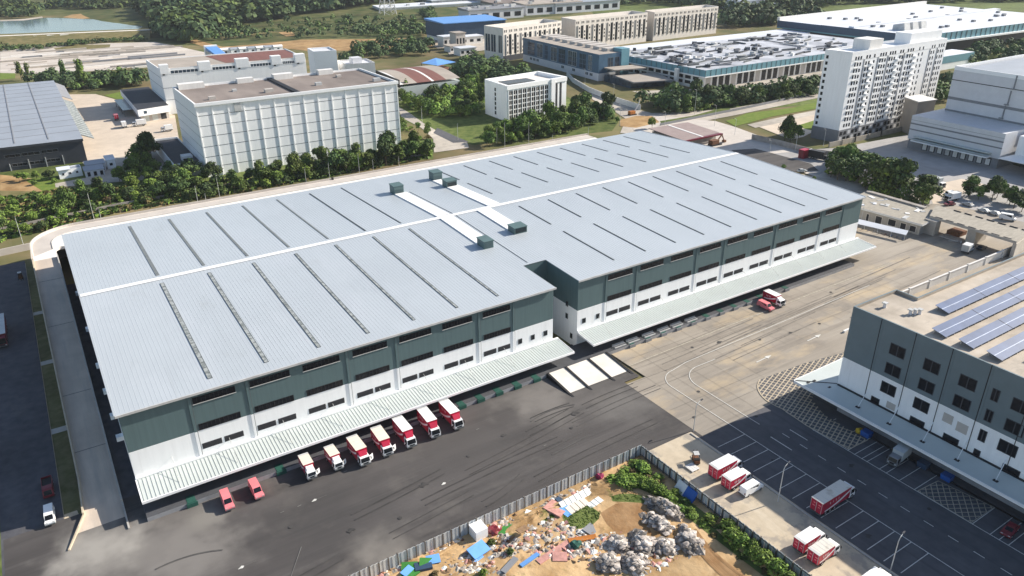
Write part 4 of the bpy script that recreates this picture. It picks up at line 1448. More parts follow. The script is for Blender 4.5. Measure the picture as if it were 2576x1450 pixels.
for i in range(210):                         # ducts, pipes and fan housings over the roof
    x = 398 + 200 * rr.random() ** 1.3
    y = 240 + 92 * rr.random()
    if rr.random() < .6:
        L_ = rr.uniform(5, 22)
        g.rbox((x, y, 14.2), L_, rr.uniform(.5, 1.3), rr.uniform(.5, 1.2), (0, 0, rr.choice([0.05, -.05, .3, -.25, 1.5])), rr.choice(['plinth_grey', 'frame_dark', 'frame_light', 'charcoal']))
    else:
        g.rbox((x, y, 14.6), rr.uniform(1.5, 4), rr.uniform(1.5, 4), rr.uniform(1.4, 2.6), (0, 0, rr.uniform(0, 1)), rr.choice(['frame_light', 'plinth_grey', 'off_white', 'charcoal']))
o = g.build('roof_pipework', th)
o['kind'] = 'stuff'
g = Geo()
g.prism([(400, 337), (640, 338), (642, 372), (402, 372)], 0, 11, 'off_white', top='white_roof')
g.build('rear_wing', th)

# ------------------------------------------------------------------ dormitory slabs
DORM = [('nearest', [(349.5, 421), (421.5, 437), (419, 461), (347, 447.6)], 'beige dormitory slab on stilts with dark end glazing, nearest of the row'),
        ('middle', [(437, 437), (532, 446), (534, 471), (439.5, 462)], 'beige dormitory slab in the middle of the row of three'),
        ('far', [(540, 445), (636, 452), (640, 474), (546.5, 466)], 'beige dormitory slab at the far right end of the row')]
for nm, P_, lab in DORM:
    t = thing('dormitory', lab, 'apartment block', (P_[0][0], P_[0][1], 0), 'row of beige dormitory slabs')
    flat_building(t, P_, 27, 'beige_wall', 'beige_shade', 3.2, .8)
    W = Wall(P_[0], P_[1])
    n = int(W.len / 6)
    for i in range(n):
        u = (i + .12) * W.len / n
        w = W.len / n
        window(W, u, u + w * .66, 22.8, 25.6, t, 'beige_wall', 'louvre', nm=1, fw=.4, d=-.02)
        g = Geo()
        W.box(g, u, u + w * .36, 5.6, 21.4, -.05, .07, 'glass' if i % 3 else 'beige_shade')
        g.build('window_strip', t)
        g = Geo()
        W.box(g, u + w * .40, u + w * .52, 5.4, 21.8, -.02, .7, 'beige_wall')
        g.build('fin', t)
        for k in range(5):
            if (i + k) % 4 != 1:
                g = Geo()
                W.box(g, u + w * .56, u + w * .84, 6 + k * 3.1, 7.6 + k * 3.1, -.05, .06, 'glass')
                g.build('window', t)
    WS = Wall(P_[3], P_[0])
    if nm == 'nearest':
        for u in (1.5, 9.5, 20):
            window(WS, u, u + (7 if u < 15 else 5), 6.4, 21, t, 'beige_wall', 'glass_blue', nm=1, fw=.3)
        g = Geo()
        W.box(g, 0, 26, 0, 4.6, -.05, .05, 'charcoal')  # flat dark sheet painted as the shade of the open ground storey
        g.build('undercroft_shade', t)
    else:
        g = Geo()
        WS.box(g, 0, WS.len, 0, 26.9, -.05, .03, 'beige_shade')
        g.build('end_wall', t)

# ------------------------------------------------------------------ far white factory
fw_ = thing('far_white_factory', 'vast white roofed factory with teal side cladding and a navy fascia, top right', 'factory', (640, 236, 0))
FP = [(640, 236), (905, 230), (930, 400), (646, 382)]
g = Geo()
g.prism([(645, 240), (900, 234), (924, 396), (650, 378)], 0, 11.5, 'charcoal')
g.build('lower_wall', fw_)
g = Geo()
g.prism(FP, 11, 17.6, 'teal_hall', top='white_roof')
g.build('upper_wall', fw_)
W = Wall(FP[0], FP[1])
WS = Wall(FP[3], FP[0])
g = Geo()
WS.box(g, 0, WS.len, 12.2, 18.2, -.02, .4, 'navy')
g.build('fascia', fw_)
g = Geo()
n = 34
for i in range(n):
    W.box(g, i * W.len / n, i * W.len / n + .9, 11.2, 17.5, -.02, .25, 'teal_dark')
W.box(g, 0, W.len, 9.6, 11, -.5, 2.4, 'white_trim')
g.build('cladding_joints', fw_)
g = Geo()
g.face([(643, 330, 18.5), (640.4, 236.4, 18.5), (640.4, 236.4, 17.7), (643, 330, 17.7)], 'navy')
g.hexa([(650, 300, 17.6), (924, 310, 17.6), (926, 318, 17.6), (651, 306, 17.6), (650, 300, 19), (924, 310, 19), (926, 318, 19), (651, 306, 19)], 'white_roof')
g.hexa([(646, 380, 17.6), (930, 398, 17.6), (930, 401, 17.6), (646, 383, 17.6), (646, 380, 21), (930, 398, 21), (930, 401, 21), (646, 383, 21)], 'off_white')
g.build('roof_step', fw_)
rr = random.Random(21)
for i in range(26):
    x, y = rr.uniform(670, 900), rr.uniform(250, 370)
    g = Geo()
    g.box(x, x + 3.4, y, y + 3.0, 17.5, 19.4, 'plinth_grey')
    g.build('roof_fan', fw_)
for x in (668, 681, 694):
    g = Geo()
    g.hexa([(x, 262, 17.5), (x + 9, 262, 17.5), (x + 9, 274, 17.5), (x, 274, 17.5), (x + .5, 264, 24), (x + 8.5, 264, 24), (x + 8.5, 274, 22), (x + .5, 274, 22)], 'frame_light')
    g.build('cooling_unit', fw_)

# ------------------------------------------------------------------ fourteen storey apartment slab
ap = thing('apartment_slab', 'tall white apartment slab with rows of balconies and small dark windows', 'apartment block', (346, 94, 0))
AP = [(346.5, 94.5), (434, 97), (432, 110), (345, 109)]
AH = 44.0
g = Geo()
g.prism(AP, 6.4, AH, 'white', bottom=False)
g.build('wall', ap)
g = Geo()
PP = [(346.2, 94.2), (434.2, 96.7), (432.2, 110.3), (344.7, 109.3)]
g.prism(PP, 0, 6.4, 'plinth_grey')
g.build('podium', ap)
W = Wall(AP[0], AP[1])
g = Geo()
for Wx in (W, Wall(AP[1], AP[2]), Wall(AP[2], AP[3]), Wall(AP[3], AP[0])):
    Wx.box(g, 0, Wx.len, AH, AH + 1.0, -.4, 0.02, 'white_trim')
W.box(g, 0, W.len, AH - 3.3, AH - 3.1, -.02, .06, 'frame_light')
g.build('parapet', ap)
g = Geo()
g.box(364, 375, 97.5, 107, AH, AH + 5.2, 'off_white')
g.build('roof_house', ap)
g = Geo()
g.box(401, 430, 98.5, 107.5, AH, AH + 5.6, 'white')
g.build('roof_house', ap)
rects = []
near = [3.0, 5.2, 7.4, 12.4, 14.8, 19.0, 24.5, 26.7, 29.0, 33, 35.2, 37.4, 42.5, 44.8, 49.5, 52, 54.2, 60.5, 64, 73, 75.4, 80, 82.4, 84.6]
for k in range(12):
    for u in near:
        rects.append((W, u, u + (1.25 if u < 58 else 1.0), 7.6 + k * 3.02, 9.3 + k * 3.02))
rects.sort(key=lambda r: r[1] - r[3] * .3)
many_windows(rects, ap, 'glass')
WS = Wall(AP[3], AP[0])
many_windows([(WS, 1.0, 2.3, 7.4 + k * 3.02, 9.0 + k * 3.02) for k in range(12)], ap, 'glass', 'end_window')
for u in (10.5, 22.6, 31.4, 46.6, 71.4, 78.6):
    g = Geo()
    W.box(g, u, u + .9, 6.5, AH - 3.4, -.02, .12, 'plinth_grey')  # proud dark strip painting in the shade of a recess
    g.build('recess_shade', ap)
rr = random.Random(2)
for k in range(11):
    for u in (16.5, 39.6, 56.6):
        g = Geo()
        W.box(g, u, u + 2.2, 6.9 + k * 3.02, 8.1 + k * 3.02, -.02, 1.1, 'white')
        g.build('balcony', ap)
for k in range(11):
    for u in (3.0, 12.2, 24.5, 33, 42.4, 49.5):
        if rr.random() < .7:
            g = Geo()
            W.box(g, u + .1, u + rr.uniform(1.6, 3.8), 9.5 + k * 3.02, 9.9 + k * 3.02, -.02, .55, 'frame_light')
            g.build('ledge', ap)
Wp = Wall(PP[0], PP[1])
for k in range(2):
    for i in range(26):
        g = Geo()
        Wp.box(g, 1.0 + i * 3.3, 3.2 + i * 3.3, .9 + 2.8 * k, 2.7 + 2.8 * k, -.05, .06, 'glass' if (i + k) % 3 else 'grey_wall')
        g.build('podium_window', ap)

# ------------------------------------------------------------------ stepped grey-white warehouse on the right
sw = thing('stepped_warehouse', 'stepped pale grey warehouse with dark bands and a row of dock doors', 'warehouse', (366, 24, 0))
SP = [(366, 69), (364.5, 24), (560, 22), (560, 69)]
g = Geo()
g.prism(SP, 4.8, 16.4, 'grey_wall', bottom=False)
g.build('podium_wall', sw)
g = Geo()
g.prism([(366.6, 68.6), (365.1, 24.4), (560, 22.4), (560, 68.6)], 0, 4.8, 'plinth_grey')
g.build('dock_wall', sw)
W = Wall(SP[0], SP[1])
g = Geo()
g.face([(366.6, 68.4, 15.2), (365.1, 24.6, 15.2), (400, 24, 15.2), (400, 68.4, 15.2)][::1], 'plinth_grey')
g.build('podium_roof', sw)
g = Geo()
for v, h in ((12.2, .7), (9.4, .6)):
    W.box(g, 0, W.len, v, v + h, -.02, .07, 'plinth_grey')
W.box(g, 0, W.len, 14.2, 14.3, -.02, .05, 'frame_dark')
g.build('dark_band', sw)
g = Geo()
W.box(g, 4, W.len - 4, 6.8, 7.15, -.02, 2.6, 'canopy')
W.box(g, 4, W.len - 4, 5.9, 6.1, -.02, 3.8, 'canopy')
W.box(g, 4, W.len - 4, 4.9, 5.5, -.02, 3.9, 'white_trim')
g.build('dock_canopy', sw)
Wd = Wall((366.6, 68.6), (365.1, 24.4))
for i in range(9):
    u = 8.0 + i * 3.85
    g = Geo()
    Wd.box(g, u - .3, u + 2.3, 0.9, 4.2, -.05, .25, 'black')
    o = g.build('dock_door', sw)
    g = Geo()
    Wd.box(g, u, u + 2.0, 1.1, 3.9, .05, .32, 'frame_light' if i == 3 else 'off_white')
    g.build('panel', o)
UP = [(389, 66), (386, 22), (560, 20), (560, 66)]
g = Geo()
g.prism(UP, 15.2, 36.5, 'grey_wall', bottom=False)
g.build('upper_wall', sw)
Wu = Wall(UP[0], UP[1], 0)
g = Geo()
for v, h, mt in ((31.6, .35, 'black'), (22.4, 1.3, 'plinth_grey'), (16.6, .9, 'plinth_grey')):
    Wu.box(g, 0, Wu.len, v, v + h, -.02, .08, mt)
g.build('dark_band', sw)
g = Geo()
Wu.box(g, 0, Wu.len, 15.3, 15.9, -.02, 1.0, 'canopy')
for Wx in (Wu, Wall(UP[3], UP[0])):
    Wx.box(g, 0, Wx.len, 36.5, 38.3, -.5, .02, 'white_trim')
g.build('parapet', sw)
g = Geo()
g.face([(390, 65, 37.0), (387, 23, 37.0), (560, 21, 37.0), (560, 65, 37.0)], 'grey_roof')
g.build('upper_roof', sw)
g = Geo()
u = 30
for a, b in ((38, 31.8), (31, 24.5), (24, 18)):
    Wu.box(g, u, u + .5, b, a, .02, .4, 'plinth_grey')
    Wu.box(g, u - 1.2, u + .8, b - .2, b + .2, .02, .8, 'plinth_grey')
    u -= .8
g.build('pipe_stack', sw)
rw = thing('side_warehouse', 'pale warehouse block with a deep dark loading recess at the right edge', 'warehouse', (372, 20, 0))
g = Geo()
g.prism([(372, 21.4), (371, -30), (560, -34), (560, 21.4)], 6.2, 15.0, 'white', top='white_roof')
g.build('wall', rw)
g = Geo()
g.prism([(379, 21), (378, -29), (559, -33), (559, 21)], 0, 6.2, 'charcoal')
g.build('loading_recess', rw)
g = Geo()
g.hexa([(361, 23, 5.9), (360, -30, 5.9), (372, -30, 5.9), (372.2, 21.3, 5.9), (361, 23, 6.2), (360, -30, 6.2), (372, -30, 6.5), (372.2, 21.3, 6.5)], 'white_trim')
g.build('canopy', rw)
tb = thing('teal_banded_shed', 'small white shed with a teal upper band behind the apartment slab', 'shed', (560, 160, 0))
p = at(2406, 152, 6)
g = Geo()
g.box(p.x - 24, p.x + 24, p.y, p.y + 18, 0, 5.0, 'white')
g.build('lower_wall', tb)
g = Geo()
g.box(p.x - 24.2, p.x + 24.2, p.y - .2, p.y + 18.2, 5.0, 10.4, 'teal_hall', top='white_roof')
g.build('upper_wall', tb)
bw2 = thing('tan_block', 'plain tan gable block between the apartment slab and the stepped warehouse', 'building', (405, 88, 0))
g = Geo()
g.prism([(392, 82), (405, 80), (410, 92), (398, 93)], 0, 17.5, 'tan_roof')
g.build('wall', bw2)
g = Geo()
g.prism([(391.6, 81.6), (405.4, 79.6), (410.4, 92.4), (397.6, 93.4)], 17.5, 17.9, 'off_white')
g.build('roof_edge', bw2)
# ------------------------------------------------------------------ grey and white building with solar roof, right
rb = thing('solar_roof_building', 'grey and white industrial building with solar panels on its flat roof and a wide canopy', 'building', (141.2, -53.3, 0))
RX, RY, RH, RB1 = 141.2, -53.3, 25.1, 12.35
RP = [(RX, -150), (250, -150), (250, -58.4), (157, -58.4), (157, RY), (RX, RY)]
g = Geo()
g.prism(RP, 0, RB1, 'white')
g.build('lower_wall', rb)
g = Geo()
pw = .35
n = 4
inn = [(RX + pw, -150 + pw), (250 - pw, -150 + pw), (250 - pw, -58.4 - pw), (157 - pw, -58.4 - pw), (157 - pw, RY - pw), (RX + pw, RY - pw)]
for i in range(6):
    a, b, ia, ib = RP[i], RP[(i + 1) % 6], inn[i], inn[(i + 1) % 6]
    g.face([(*a, RB1), (*b, RB1), (*b, RH), (*a, RH)], 'rb_grey')
    g.face([(*a, RH), (*b, RH), (*ib, RH), (*ia, RH)], 'rb_grey')
    g.face([(*ib, RH - .7), (*ia, RH - .7), (*ia, RH), (*ib, RH)], 'rb_roof')
g.build('upper_wall', rb)
g = Geo()
g.face([(*p, RH - .7) for p in inn], 'rb_roof')
g.build('roof', rb)
W = Wall((RX, RY), (RX, -150))
for s_ in (6.9, 14.6, 22.2, 29.6, 37.2, 44.8):
    g = Geo()
    W.box(g, s_ - .07, s_ + .07, 4.9, RH, -.02, .06, 'black')
    W.box(g, s_ + .12, s_ + .5, RB1, RH - .5, -.02, .05, 'rb_grey')
    g.build('wall_joint', rb)
cols = [(9.9, 13.3), (17.4, 20.7), (24.7, 28.0), (30.9, 32.3), (34.6, 38), (42, 45.4)]
for i, (a, b) in enumerate(cols):
    for v0, v1 in ((18.1, 20.7), (13.4, 16.0)) + (((8.7, 11.3),) if i not in (2,) else ()):
        window(W, a, b, v0, v1, rb, 'charcoal', 'glass', nm=1, fw=.12)
for a, b in ((8.4, 10.4), (17.5, 20.7), (24.7, 27.9), (30.9, 32.2), (36.4, 39.6)):
    window(W, a, b, 5.1, 6.6, rb, 'charcoal', 'glass', nm=0, fw=.12)
for a, b, v0, v1 in ((12.0, 14.0, 5.6, 7.2), (23.7, 25.7, 9.0, 11.0), (26.6, 28.8, 8.4, 10.5)):
    g = Geo()
    W.box(g, a, b, v0, v1, -.05, .05, 'beige_shade')
    g.build('blind_panel', rb)
# canopy round two sides
g = Geo()
zi, zo = 4.95, 4.7
g.hexa([(134.3, -150, zo), (RX, -150, zi), (RX, RY, zi), (134.3, -46.8, zo), (134.3, -150, zo + .25), (RX, -150, zi + .25), (RX, RY, zi + .25), (134.3, -46.8, zo + .25)], 'canopy')
g.hexa([(134.3, -46.8, zo), (RX, RY, zi), (166, RY, zi), (166, -46.8, zo), (134.3, -46.8, zo + .25), (RX, RY, zi + .25), (166, RY, zi + .25), (166, -46.8, zo + .25)], 'canopy')
c_ = g.build('canopy', rb)
g = Geo()
g.box(134.12, 134.3, -150, -46.6, zo - .25, zo + .4, 'white_trim')
g.box(134.12, 166, -46.8, -46.62, zo - .25, zo + .4, 'white_trim')
g.build('fascia', c_)
g = Geo()
g.hexa([(134.4, -46.95, zo + .26), (134.6, -46.75, zo + .26), (RX, RY + .1, zi + .26), (RX - .1, RY - .1, zi + .26), (134.4, -46.95, zo + .32), (134.6, -46.75, zo + .32), (RX, RY + .1, zi + .32), (RX - .1, RY - .1, zi + .32)], 'black')
g.box(140.6, RX - .03, -150, RY - .3, zi + .26, zi + .38, 'black')
g.build('gutter', c_)
for y in (-61.6, -69, -76.4, -83.5, -90.9, -98):
    g = Geo()
    g.tube((RX, y + .9, 7.6), (136.9, y, 5.15), .09, .07, 'white_trim', 8)
    g.box(136.5, 137.1, y - .45, y + .45, 4.98, 5.16, 'black')
    g.build('tie_rod', c_)
for x, y in ((138.0, -49.5), (136.2, -49.2), (138.5, -53.2)):
    g = Geo()
    g.box(x - .4, x + .4, y - .25, y + .25, 5.0, 5.14, 'black')
    g.build('drain', c_)
g = Geo()
g.box(138.6, RX - .05, -150, -56, 0, 1.2, 'dock', top='dock_shaded')
g.build('loading_dock', rb)
g = Geo()
for y in range(-140, -60, 9):
    g.box(RX - .08, RX - .02, y, y + 4.2, 1.3, 4.4, 'charcoal')
g.build('dock_doors', rb)
# solar rows (each on its own frame)
for i, (x0, y0) in enumerate(((155.3, -63.4), (144.6, -68.9), (144.6, -74.4), (144.5, -79.9), (150, -85.4), (146, -90.9), (146, -96.5), (146, -102))):
    t = thing('solar_array', 'tilted row of blue solar panels on the flat roof, ' + ('farthest row, behind a kerb', 'second from the far side', 'third from the far side', 'fourth from the far side', 'fifth from the far side', 'sixth row', 'seventh row', 'eighth row')[i], 'solar panel', (x0, y0, RH - .7), 'rows of solar panels on the flat roof')
    zt = RH - .7
    if y0 < -90:
        pass
    x1 = 236
    g = Geo()
    g.hexa([(x0, y0 - 3.1, zt + .55), (x1, y0 - 3.1, zt + .55), (x1, y0, zt + 1.25), (x0, y0, zt + 1.25), (x0, y0 - 3.1, zt + .62), (x1, y0 - 3.1, zt + .62), (x1, y0, zt + 1.32), (x0, y0, zt + 1.32)], 'solar')
    o = g.build('panel', t)
    g = Geo()
    g.hexa([(x0, y0 - 1.65, zt + .955), (x1, y0 - 1.65, zt + .955), (x1, y0 - 1.50, zt + .99), (x0, y0 - 1.50, zt + .99), (x0, y0 - 1.65, zt + .975), (x1, y0 - 1.65, zt + .975), (x1, y0 - 1.50, zt + 1.01), (x0, y0 - 1.50, zt + 1.01)], 'solar_line')
    x = x0 + 15
    while x < x1:
        g.hexa([(x, y0 - 3.1, zt + .63), (x + .12, y0 - 3.1, zt + .63), (x + .12, y0, zt + 1.33), (x, y0, zt + 1.33), (x, y0 - 3.1, zt + .65), (x + .12, y0 - 3.1, zt + .65), (x + .12, y0, zt + 1.35), (x, y0, zt + 1.35)], 'black')
        x += 15
    g.build('seams', o)
    g = Geo()
    x = x0 + .8
    while x < x1:
        g.box(x, x + .25, y0 - 3.0, y0 - 2.75, zt + .005, zt + .56, 'curb')
        g.box(x, x + .25, y0 - .35, y0 - .1, zt + .005, zt + 1.2, 'curb')
        x += 2.6
    g.build('frame', t)
for x, y, w, lab in ((147.6, -56.6, 1.6, 'small grey cowl on the near corner of the flat roof'), (149.2, -61.6, 2.4, 'cluster of grey vent pipes on the flat roof by the solar rows')):
    t = thing('roof_cowl', lab, 'roof vent', (x, y, RH - .7))
    g = Geo()
    for k in range(3 if w > 2 else 1):
        g.tube((x + k * .9, y - k * .5, RH - .69), (x + k * .9, y - k * .5, RH + .3), .4, .32, 'grey_wall', 8)
        g.box(x + k * .9 - .5, x + k * .9 + .5, y - k * .5 - .5, y - k * .5 + .5, RH + .3, RH + .55, 'frame_light')
    g.build('pipes', t)
for x, y, lab, col in ((138.0, -65.5, 'blue plastic bin and yellow sack on the dock below the canopy', 'blue_plastic'), (138.5, -83.0, 'small blue crate on the shaded dock', 'blue_plastic'), (138.3, -78.2, 'dark blue stacked bins in the shade of the dock', 'navy')):
    t = thing('bin', lab, 'bin', (x, y, 0))
    g = Geo()
    x_ = x - 2.4
    g.hexa([(x_ - .7, y - .9, 0), (x_ + .7, y - .9, 0), (x_ + .7, y + .9, 0), (x_ - .7, y + .9, 0), (x_ - .85, y - 1.0, 1.5), (x_ + .85, y - 1.0, 1.5), (x_ + .85, y + 1.0, 1.5), (x_ - .85, y + 1.0, 1.5)], col)
    g.build('tub', t)
    if 'yellow' in lab:
        g = Geo()
        g.blob((x_ - .2, y + 1.6, .7), (.8, .7, .7), 'yellow', 3, 2)
        g.build('sack', t)

# ------------------------------------------------------------------ gatehouse, gate roof, walls, bike shed
gh = thing('gatehouse', 'long low beige gatehouse with a flat roof and dark doors at the works entrance', 'gatehouse', (257, 0, 0))
g = Geo()
g.prism([(257.5, -3.6), (271, -2.4), (271.5, 28), (255, 25)], 0, 4.4, 'gate_wall')
g.build('wall', gh)
g = Geo()
g.prism([(255.8, -5), (273.5, -3.4), (274, 29), (253.2, 26)], 4.4, 5.1, 'off_white', top='gate_roof')
g.build('roof', gh)
W = Wall((255, 25), (257.5, -3.6))
for u, w, v0, v1 in ((1.0, 2.0, .4, 3.4), (4.2, 1.8, 1.2, 3.2), (8.6, 1.2, .1, 3.0), (12.2, 2.6, .1, 3.2), (17, 3.0, .8, 3.4), (21.6, 2.2, .1, 3.2), (25, 2.4, .8, 3.2)):
    window(W, u, u + w, v0, v1, gh, 'beige_wall', 'louvre', nm=0, fw=.14)
g = Geo()
rr = random.Random(9)
for i in range(16):
    x, y = rr.uniform(257, 271), rr.uniform(-1, 26)
    g.rbox((x, y, 5.2), rr.uniform(.8, 4), rr.uniform(.4, 1.6), .2, (0, 0, rr.uniform(0, 3)), rr.choice(['white_roof', 'off_white', 'frame_light']))
g.box(271.6, 273.6, 4, 28, 5.1, 5.7, 'old_wall')
o = g.build('roof_clutter', gh)
o['kind'] = 'stuff'
gr = thing('gate_roof', 'broad flat gate roof on piers spanning the works entrance', 'gate', (265, -15, 0))
g = Geo()
g.prism([(262.5, -33), (275.5, -31), (275.5, 2), (263, -3)], 5.6, 6.5, 'gate_wall', top='gate_roof')
g.build('roof', gr)
g = Geo()
for k in range(7):
    y = -5 - k * 3.9
    g.box(263.0, 263.5, y - 2.6, y, 6.52, 6.62, 'black')
    g.box(275, 275.4, y - 2.6, y, 6.52, 6.8, 'black')
g.build('roof_edging', gr)
for lab, pl_ in (('pier', [(261, -7), (264, -7), (264, -2.6), (261, -2.6)]), ('pier', [(264, -19.5), (273, -19), (273, -16), (264, -16.5)]), ('pier', [(262.6, -33.2), (275, -31.4), (275, -30.4), (262.6, -32)])):
    g = Geo()
    g.prism(pl_, 0, 5.6, 'gate_wall')
    g.build(lab, gr)
g = Geo()
g.box(262.5, 272, -14.8, -8.2, 0, .5, 'curb')
g.box(266.5, 271.5, -13, -8.5, .5, 2.0, 'rust')
g.build('traffic_island', gr)
g = Geo()
g.tube((262.6, -16.0, 0), (262.6, -16.0, 1.1), .2, .2, 'off_white', 8)
g.tube((262.6, -16, 1.0), (259, -13.4, 1.0), .07, .07, 'off_white', 6)
g.build('barrier', gr)
bs = thing('bike_shed', 'bicycle shelter with a white lean-to roof beside the gatehouse', 'shelter', (246, 4, 0))
g = Geo()
g.hexa([(243.5, 14.5, 2.5), (248.0, -4.2, 2.5), (250.8, -3.2, 3.2), (246.5, 15.5, 3.2), (243.5, 14.5, 2.65), (248.0, -4.2, 2.65), (250.8, -3.2, 3.35), (246.5, 15.5, 3.35)], 'white_roof')
g.build('roof', bs)
for k in range(5):
    t_ = k / 4
    g = Geo()
    x, y = 243.8 + 4.4 * t_, 14.2 - 18 * t_
    g.tube((x, y, 0), (x, y, 2.5), .08, .08, 'pole', 6)
    g.build('post', bs)
rr = random.Random(4)
for k in range(9):
    t_ = (k + .5) / 9
    x, y = 245.0 + 4.3 * t_, 13.6 - 17.4 * t_
    g = Geo()
    for s_ in (-.55, .55):
        for q in range(10):
            a, b = 2 * math.pi * q / 10, 2 * math.pi * (q + 1) / 10
            g.tube((x + s_ + .33 * math.cos(a), y, .35 + .33 * math.sin(a)), (x + s_ + .33 * math.cos(b), y, .35 + .33 * math.sin(b)), .03, .03, 'rubber', 5)
    col = rr.choice(['blue_plastic', 'dark_red_paint', 'charcoal', 'frame_light'])
    g.tube((x - .55, y, .36), (x + .35, y, .85), .04, .04, col, 5)
    g.tube((x + .55, y, .36), (x + .35, y, .95), .04, .04, col, 5)
    g.tube((x - .2, y, .55), (x - .28, y, .9), .04, .04, col, 5)
    g.box(x - .4, x - .15, y - .1, y + .1, .9, .98, 'rubber')
    o = g.build('bicycle')
    tag(o, 'parked bicycle or scooter in the shade of the white roofed bicycle shelter', 'bicycle', 'bicycles in the shelter')
pw_ = thing('panel_wall', 'long white panelled perimeter wall with posts beside the works road', 'wall', (215, -30.4, 0))
x = 186.0
while x < 286:
    g = Geo()
    g.box(x + .45, x + 10.2, -30.6, -30.35, 0.0, 2.75, 'panel_wall')
    g.box(x + .45, x + 10.2, -30.75, -30.2, 2.75, 2.95, 'panel_wall')
    g.build('panel', pw_)
    g = Geo()
    g.box(x, x + .45, -30.8, -30.15, 0, 3.15, 'off_white')
    g.build('post', pw_)
    x += 10.65
t = thing('low_wall', 'low pale wall and gutter strip inside the perimeter wall', 'wall', (200, -36, 0))
g = Geo()
g.box(172, 290, -34.2, -33.6, 0, .9, 'off_white')
g.build('wall', t)
# brown roofed shed behind the far gable, and dark wall along the side road
bsd = thing('brown_shed', 'low shed with brown two panel roof and red eaves beyond the big roof', 'shed', (286, 143, 0))
g = Geo()
g.prism([(274, 131.5), (299, 133), (298.5, 153), (274, 154.5)], 0, 4.0, 'old_wall')
g.build('wall', bsd)
g = Geo()
g.hexa([(273, 130, 4.0), (300, 131.8, 4.0), (299.4, 154.4, 5.2), (272.6, 156, 5.2), (273, 130, 4.35), (300, 131.8, 4.35), (299.4, 154.4, 5.55), (272.6, 156, 5.55)], 'shed_roof')
g.build('roof', bsd)
g = Geo()
g.box(272.8, 300.2, 129.5, 131.2, 3.6, 4.3, 'dark_red_paint')
g.hexa([(285.6, 130.2, 4.37), (286.9, 130.3, 4.37), (286.6, 155, 5.57), (285.3, 155, 5.57), (285.6, 130.2, 4.5), (286.9, 130.3, 4.5), (286.6, 155, 5.7), (285.3, 155, 5.7)], 'off_white')
g.build('eaves', bsd)


def long_wall(name, label, pts, h, mt, w=.3, posts=0):
    t = thing(name, label, 'wall' if 'wall' in name else 'fence', (pts[0].x, pts[0].y, 0))
    g = Geo()
    for p, q in zip(pts, pts[1:]):
        d = (q - p).normalized()
        n = Vector((-d.y, d.x, 0)) * w
        up = Vector((0, 0, h))
        g.hexa([p, q, q + n, p + n, p + up, q + up, q + n + up, p + n + up], mt)
    g.build('panel', t)
    if posts:
        for p, q in zip(pts, pts[1:]):
            L_ = (q - p).length
            k = max(1, int(L_ / posts))
            for i in range(k + 1):
                c = p.lerp(q, i / k)
                g = Geo()
                g.box(c.x - .2, c.x + .2, c.y - .3, c.y + .3, 0, h + .3, mt)
                g.build('post', t)
    return t


long_wall('grey_wall', 'dark grey wall along the side road in front of the tall apartment slab', [at(1890, 352), at(1960, 368), at(2040, 390), at(2130, 402)], 3.0, 'old_wall')
long_wall('estate_wall', 'cream pillared wall at the foot of the apartment slab', [at(2085, 372), at(2150, 358), at(2215, 343), at(2288, 326)], 2.6, 'concrete', .35, 9)
long_wall('boundary_wall', 'low dark boundary wall and hedge line behind the rear deck', [at(-40, 592), at(60, 570), at(180, 545), at(300, 520), at(520, 480), at(800, 432), at(1080, 392)], 1.4, 'old_wall', .3)
long_wall('lane_wall', 'pale concrete wall closing the dark lane at the upper left', [at(-30, 652), at(85, 627)], 2.4, 'deck_beige', .4)
long_wall('roadside_fence', 'low grey fence along the side road behind the works', [at(1660, 318), at(1760, 298), at(1900, 270), at(2070, 232)], 1.6, 'plinth_grey', .2)

# ------------------------------------------------------------------ hoarding round the rubble site
def hoarding(label, a, b, h):
    t = thing('site_hoarding', label, 'fence', (a[0], a[1], 0))
    W = Wall(a, b)
    g = Geo()
    n = int(W.len / .42)
    for i in range(n):
        d = .07 if i % 2 else 0
        u = i * W.len / n
        W.box(g, u, u + W.len / n - .01, .05, h, d - .03, d + .03, 'hoarding')
    g.build('panel', t)
    u = 0
    i = 0
    while u <= W.len + .01:
        g = Geo()
        W.box(g, u - .10, u + .10, 0, h + (.12 if i % 3 == 0 else 0), -.25, .16, 'hoarding_post')
        g.build('post', t)
        u += 1.75
        i += 1
    g = Geo()
    W.box(g, 0, W.len, h - .25, h - .12, -.14, -.03, 'hoarding_post')
    W.box(g, 0, W.len, .5, .62, -.14, -.03, 'hoarding_post')
    g.build('rail', t)


hoarding('weathered pale sheet hoarding between the asphalt yard and the rubble site', (19.0, -43.5), (90.4, -43.5), 2.9)
hoarding('blue grey sheet hoarding between the rubble site and the parked delivery trucks', (90.4, -138), (90.4, -43.5), 2.7)

# ------------------------------------------------------------------ rubble site
def mound(g, cx, cy, rx, ry, h, mt, seed, n=18, ang=0.0):
    rr = random.Random(seed)
    ph = [rr.uniform(0, 6.28) for _ in range(6)]
    rings = 8
    ca, sa = math.cos(ang), math.sin(ang)
    V = []
    for i in range(rings + 1):
        t_ = i / rings
        for j in range(n):
            a = 2 * math.pi * j / n
            k = 1 + .16 * math.sin(3 * a + ph[0]) + .1 * math.sin(5 * a + ph[1])
            r = (1 - t_) * k
            z_ = h * (1 - (1 - t_) ** 2.2) * (1 + .18 * rr.uniform(-1, 1)) if i else -.05
            x, y = rx * r * math.cos(a), ry * r * math.sin(a)
            V.append((cx + x * ca - y * sa, cy + x * sa + y * ca, z_))
    for i in range(rings):
        for j in range(n):
            k = (j + 1) % n
            g.face([V[i * n + j], V[i * n + k], V[(i + 1) * n + k], V[(i + 1) * n + j]], mt)
    return V


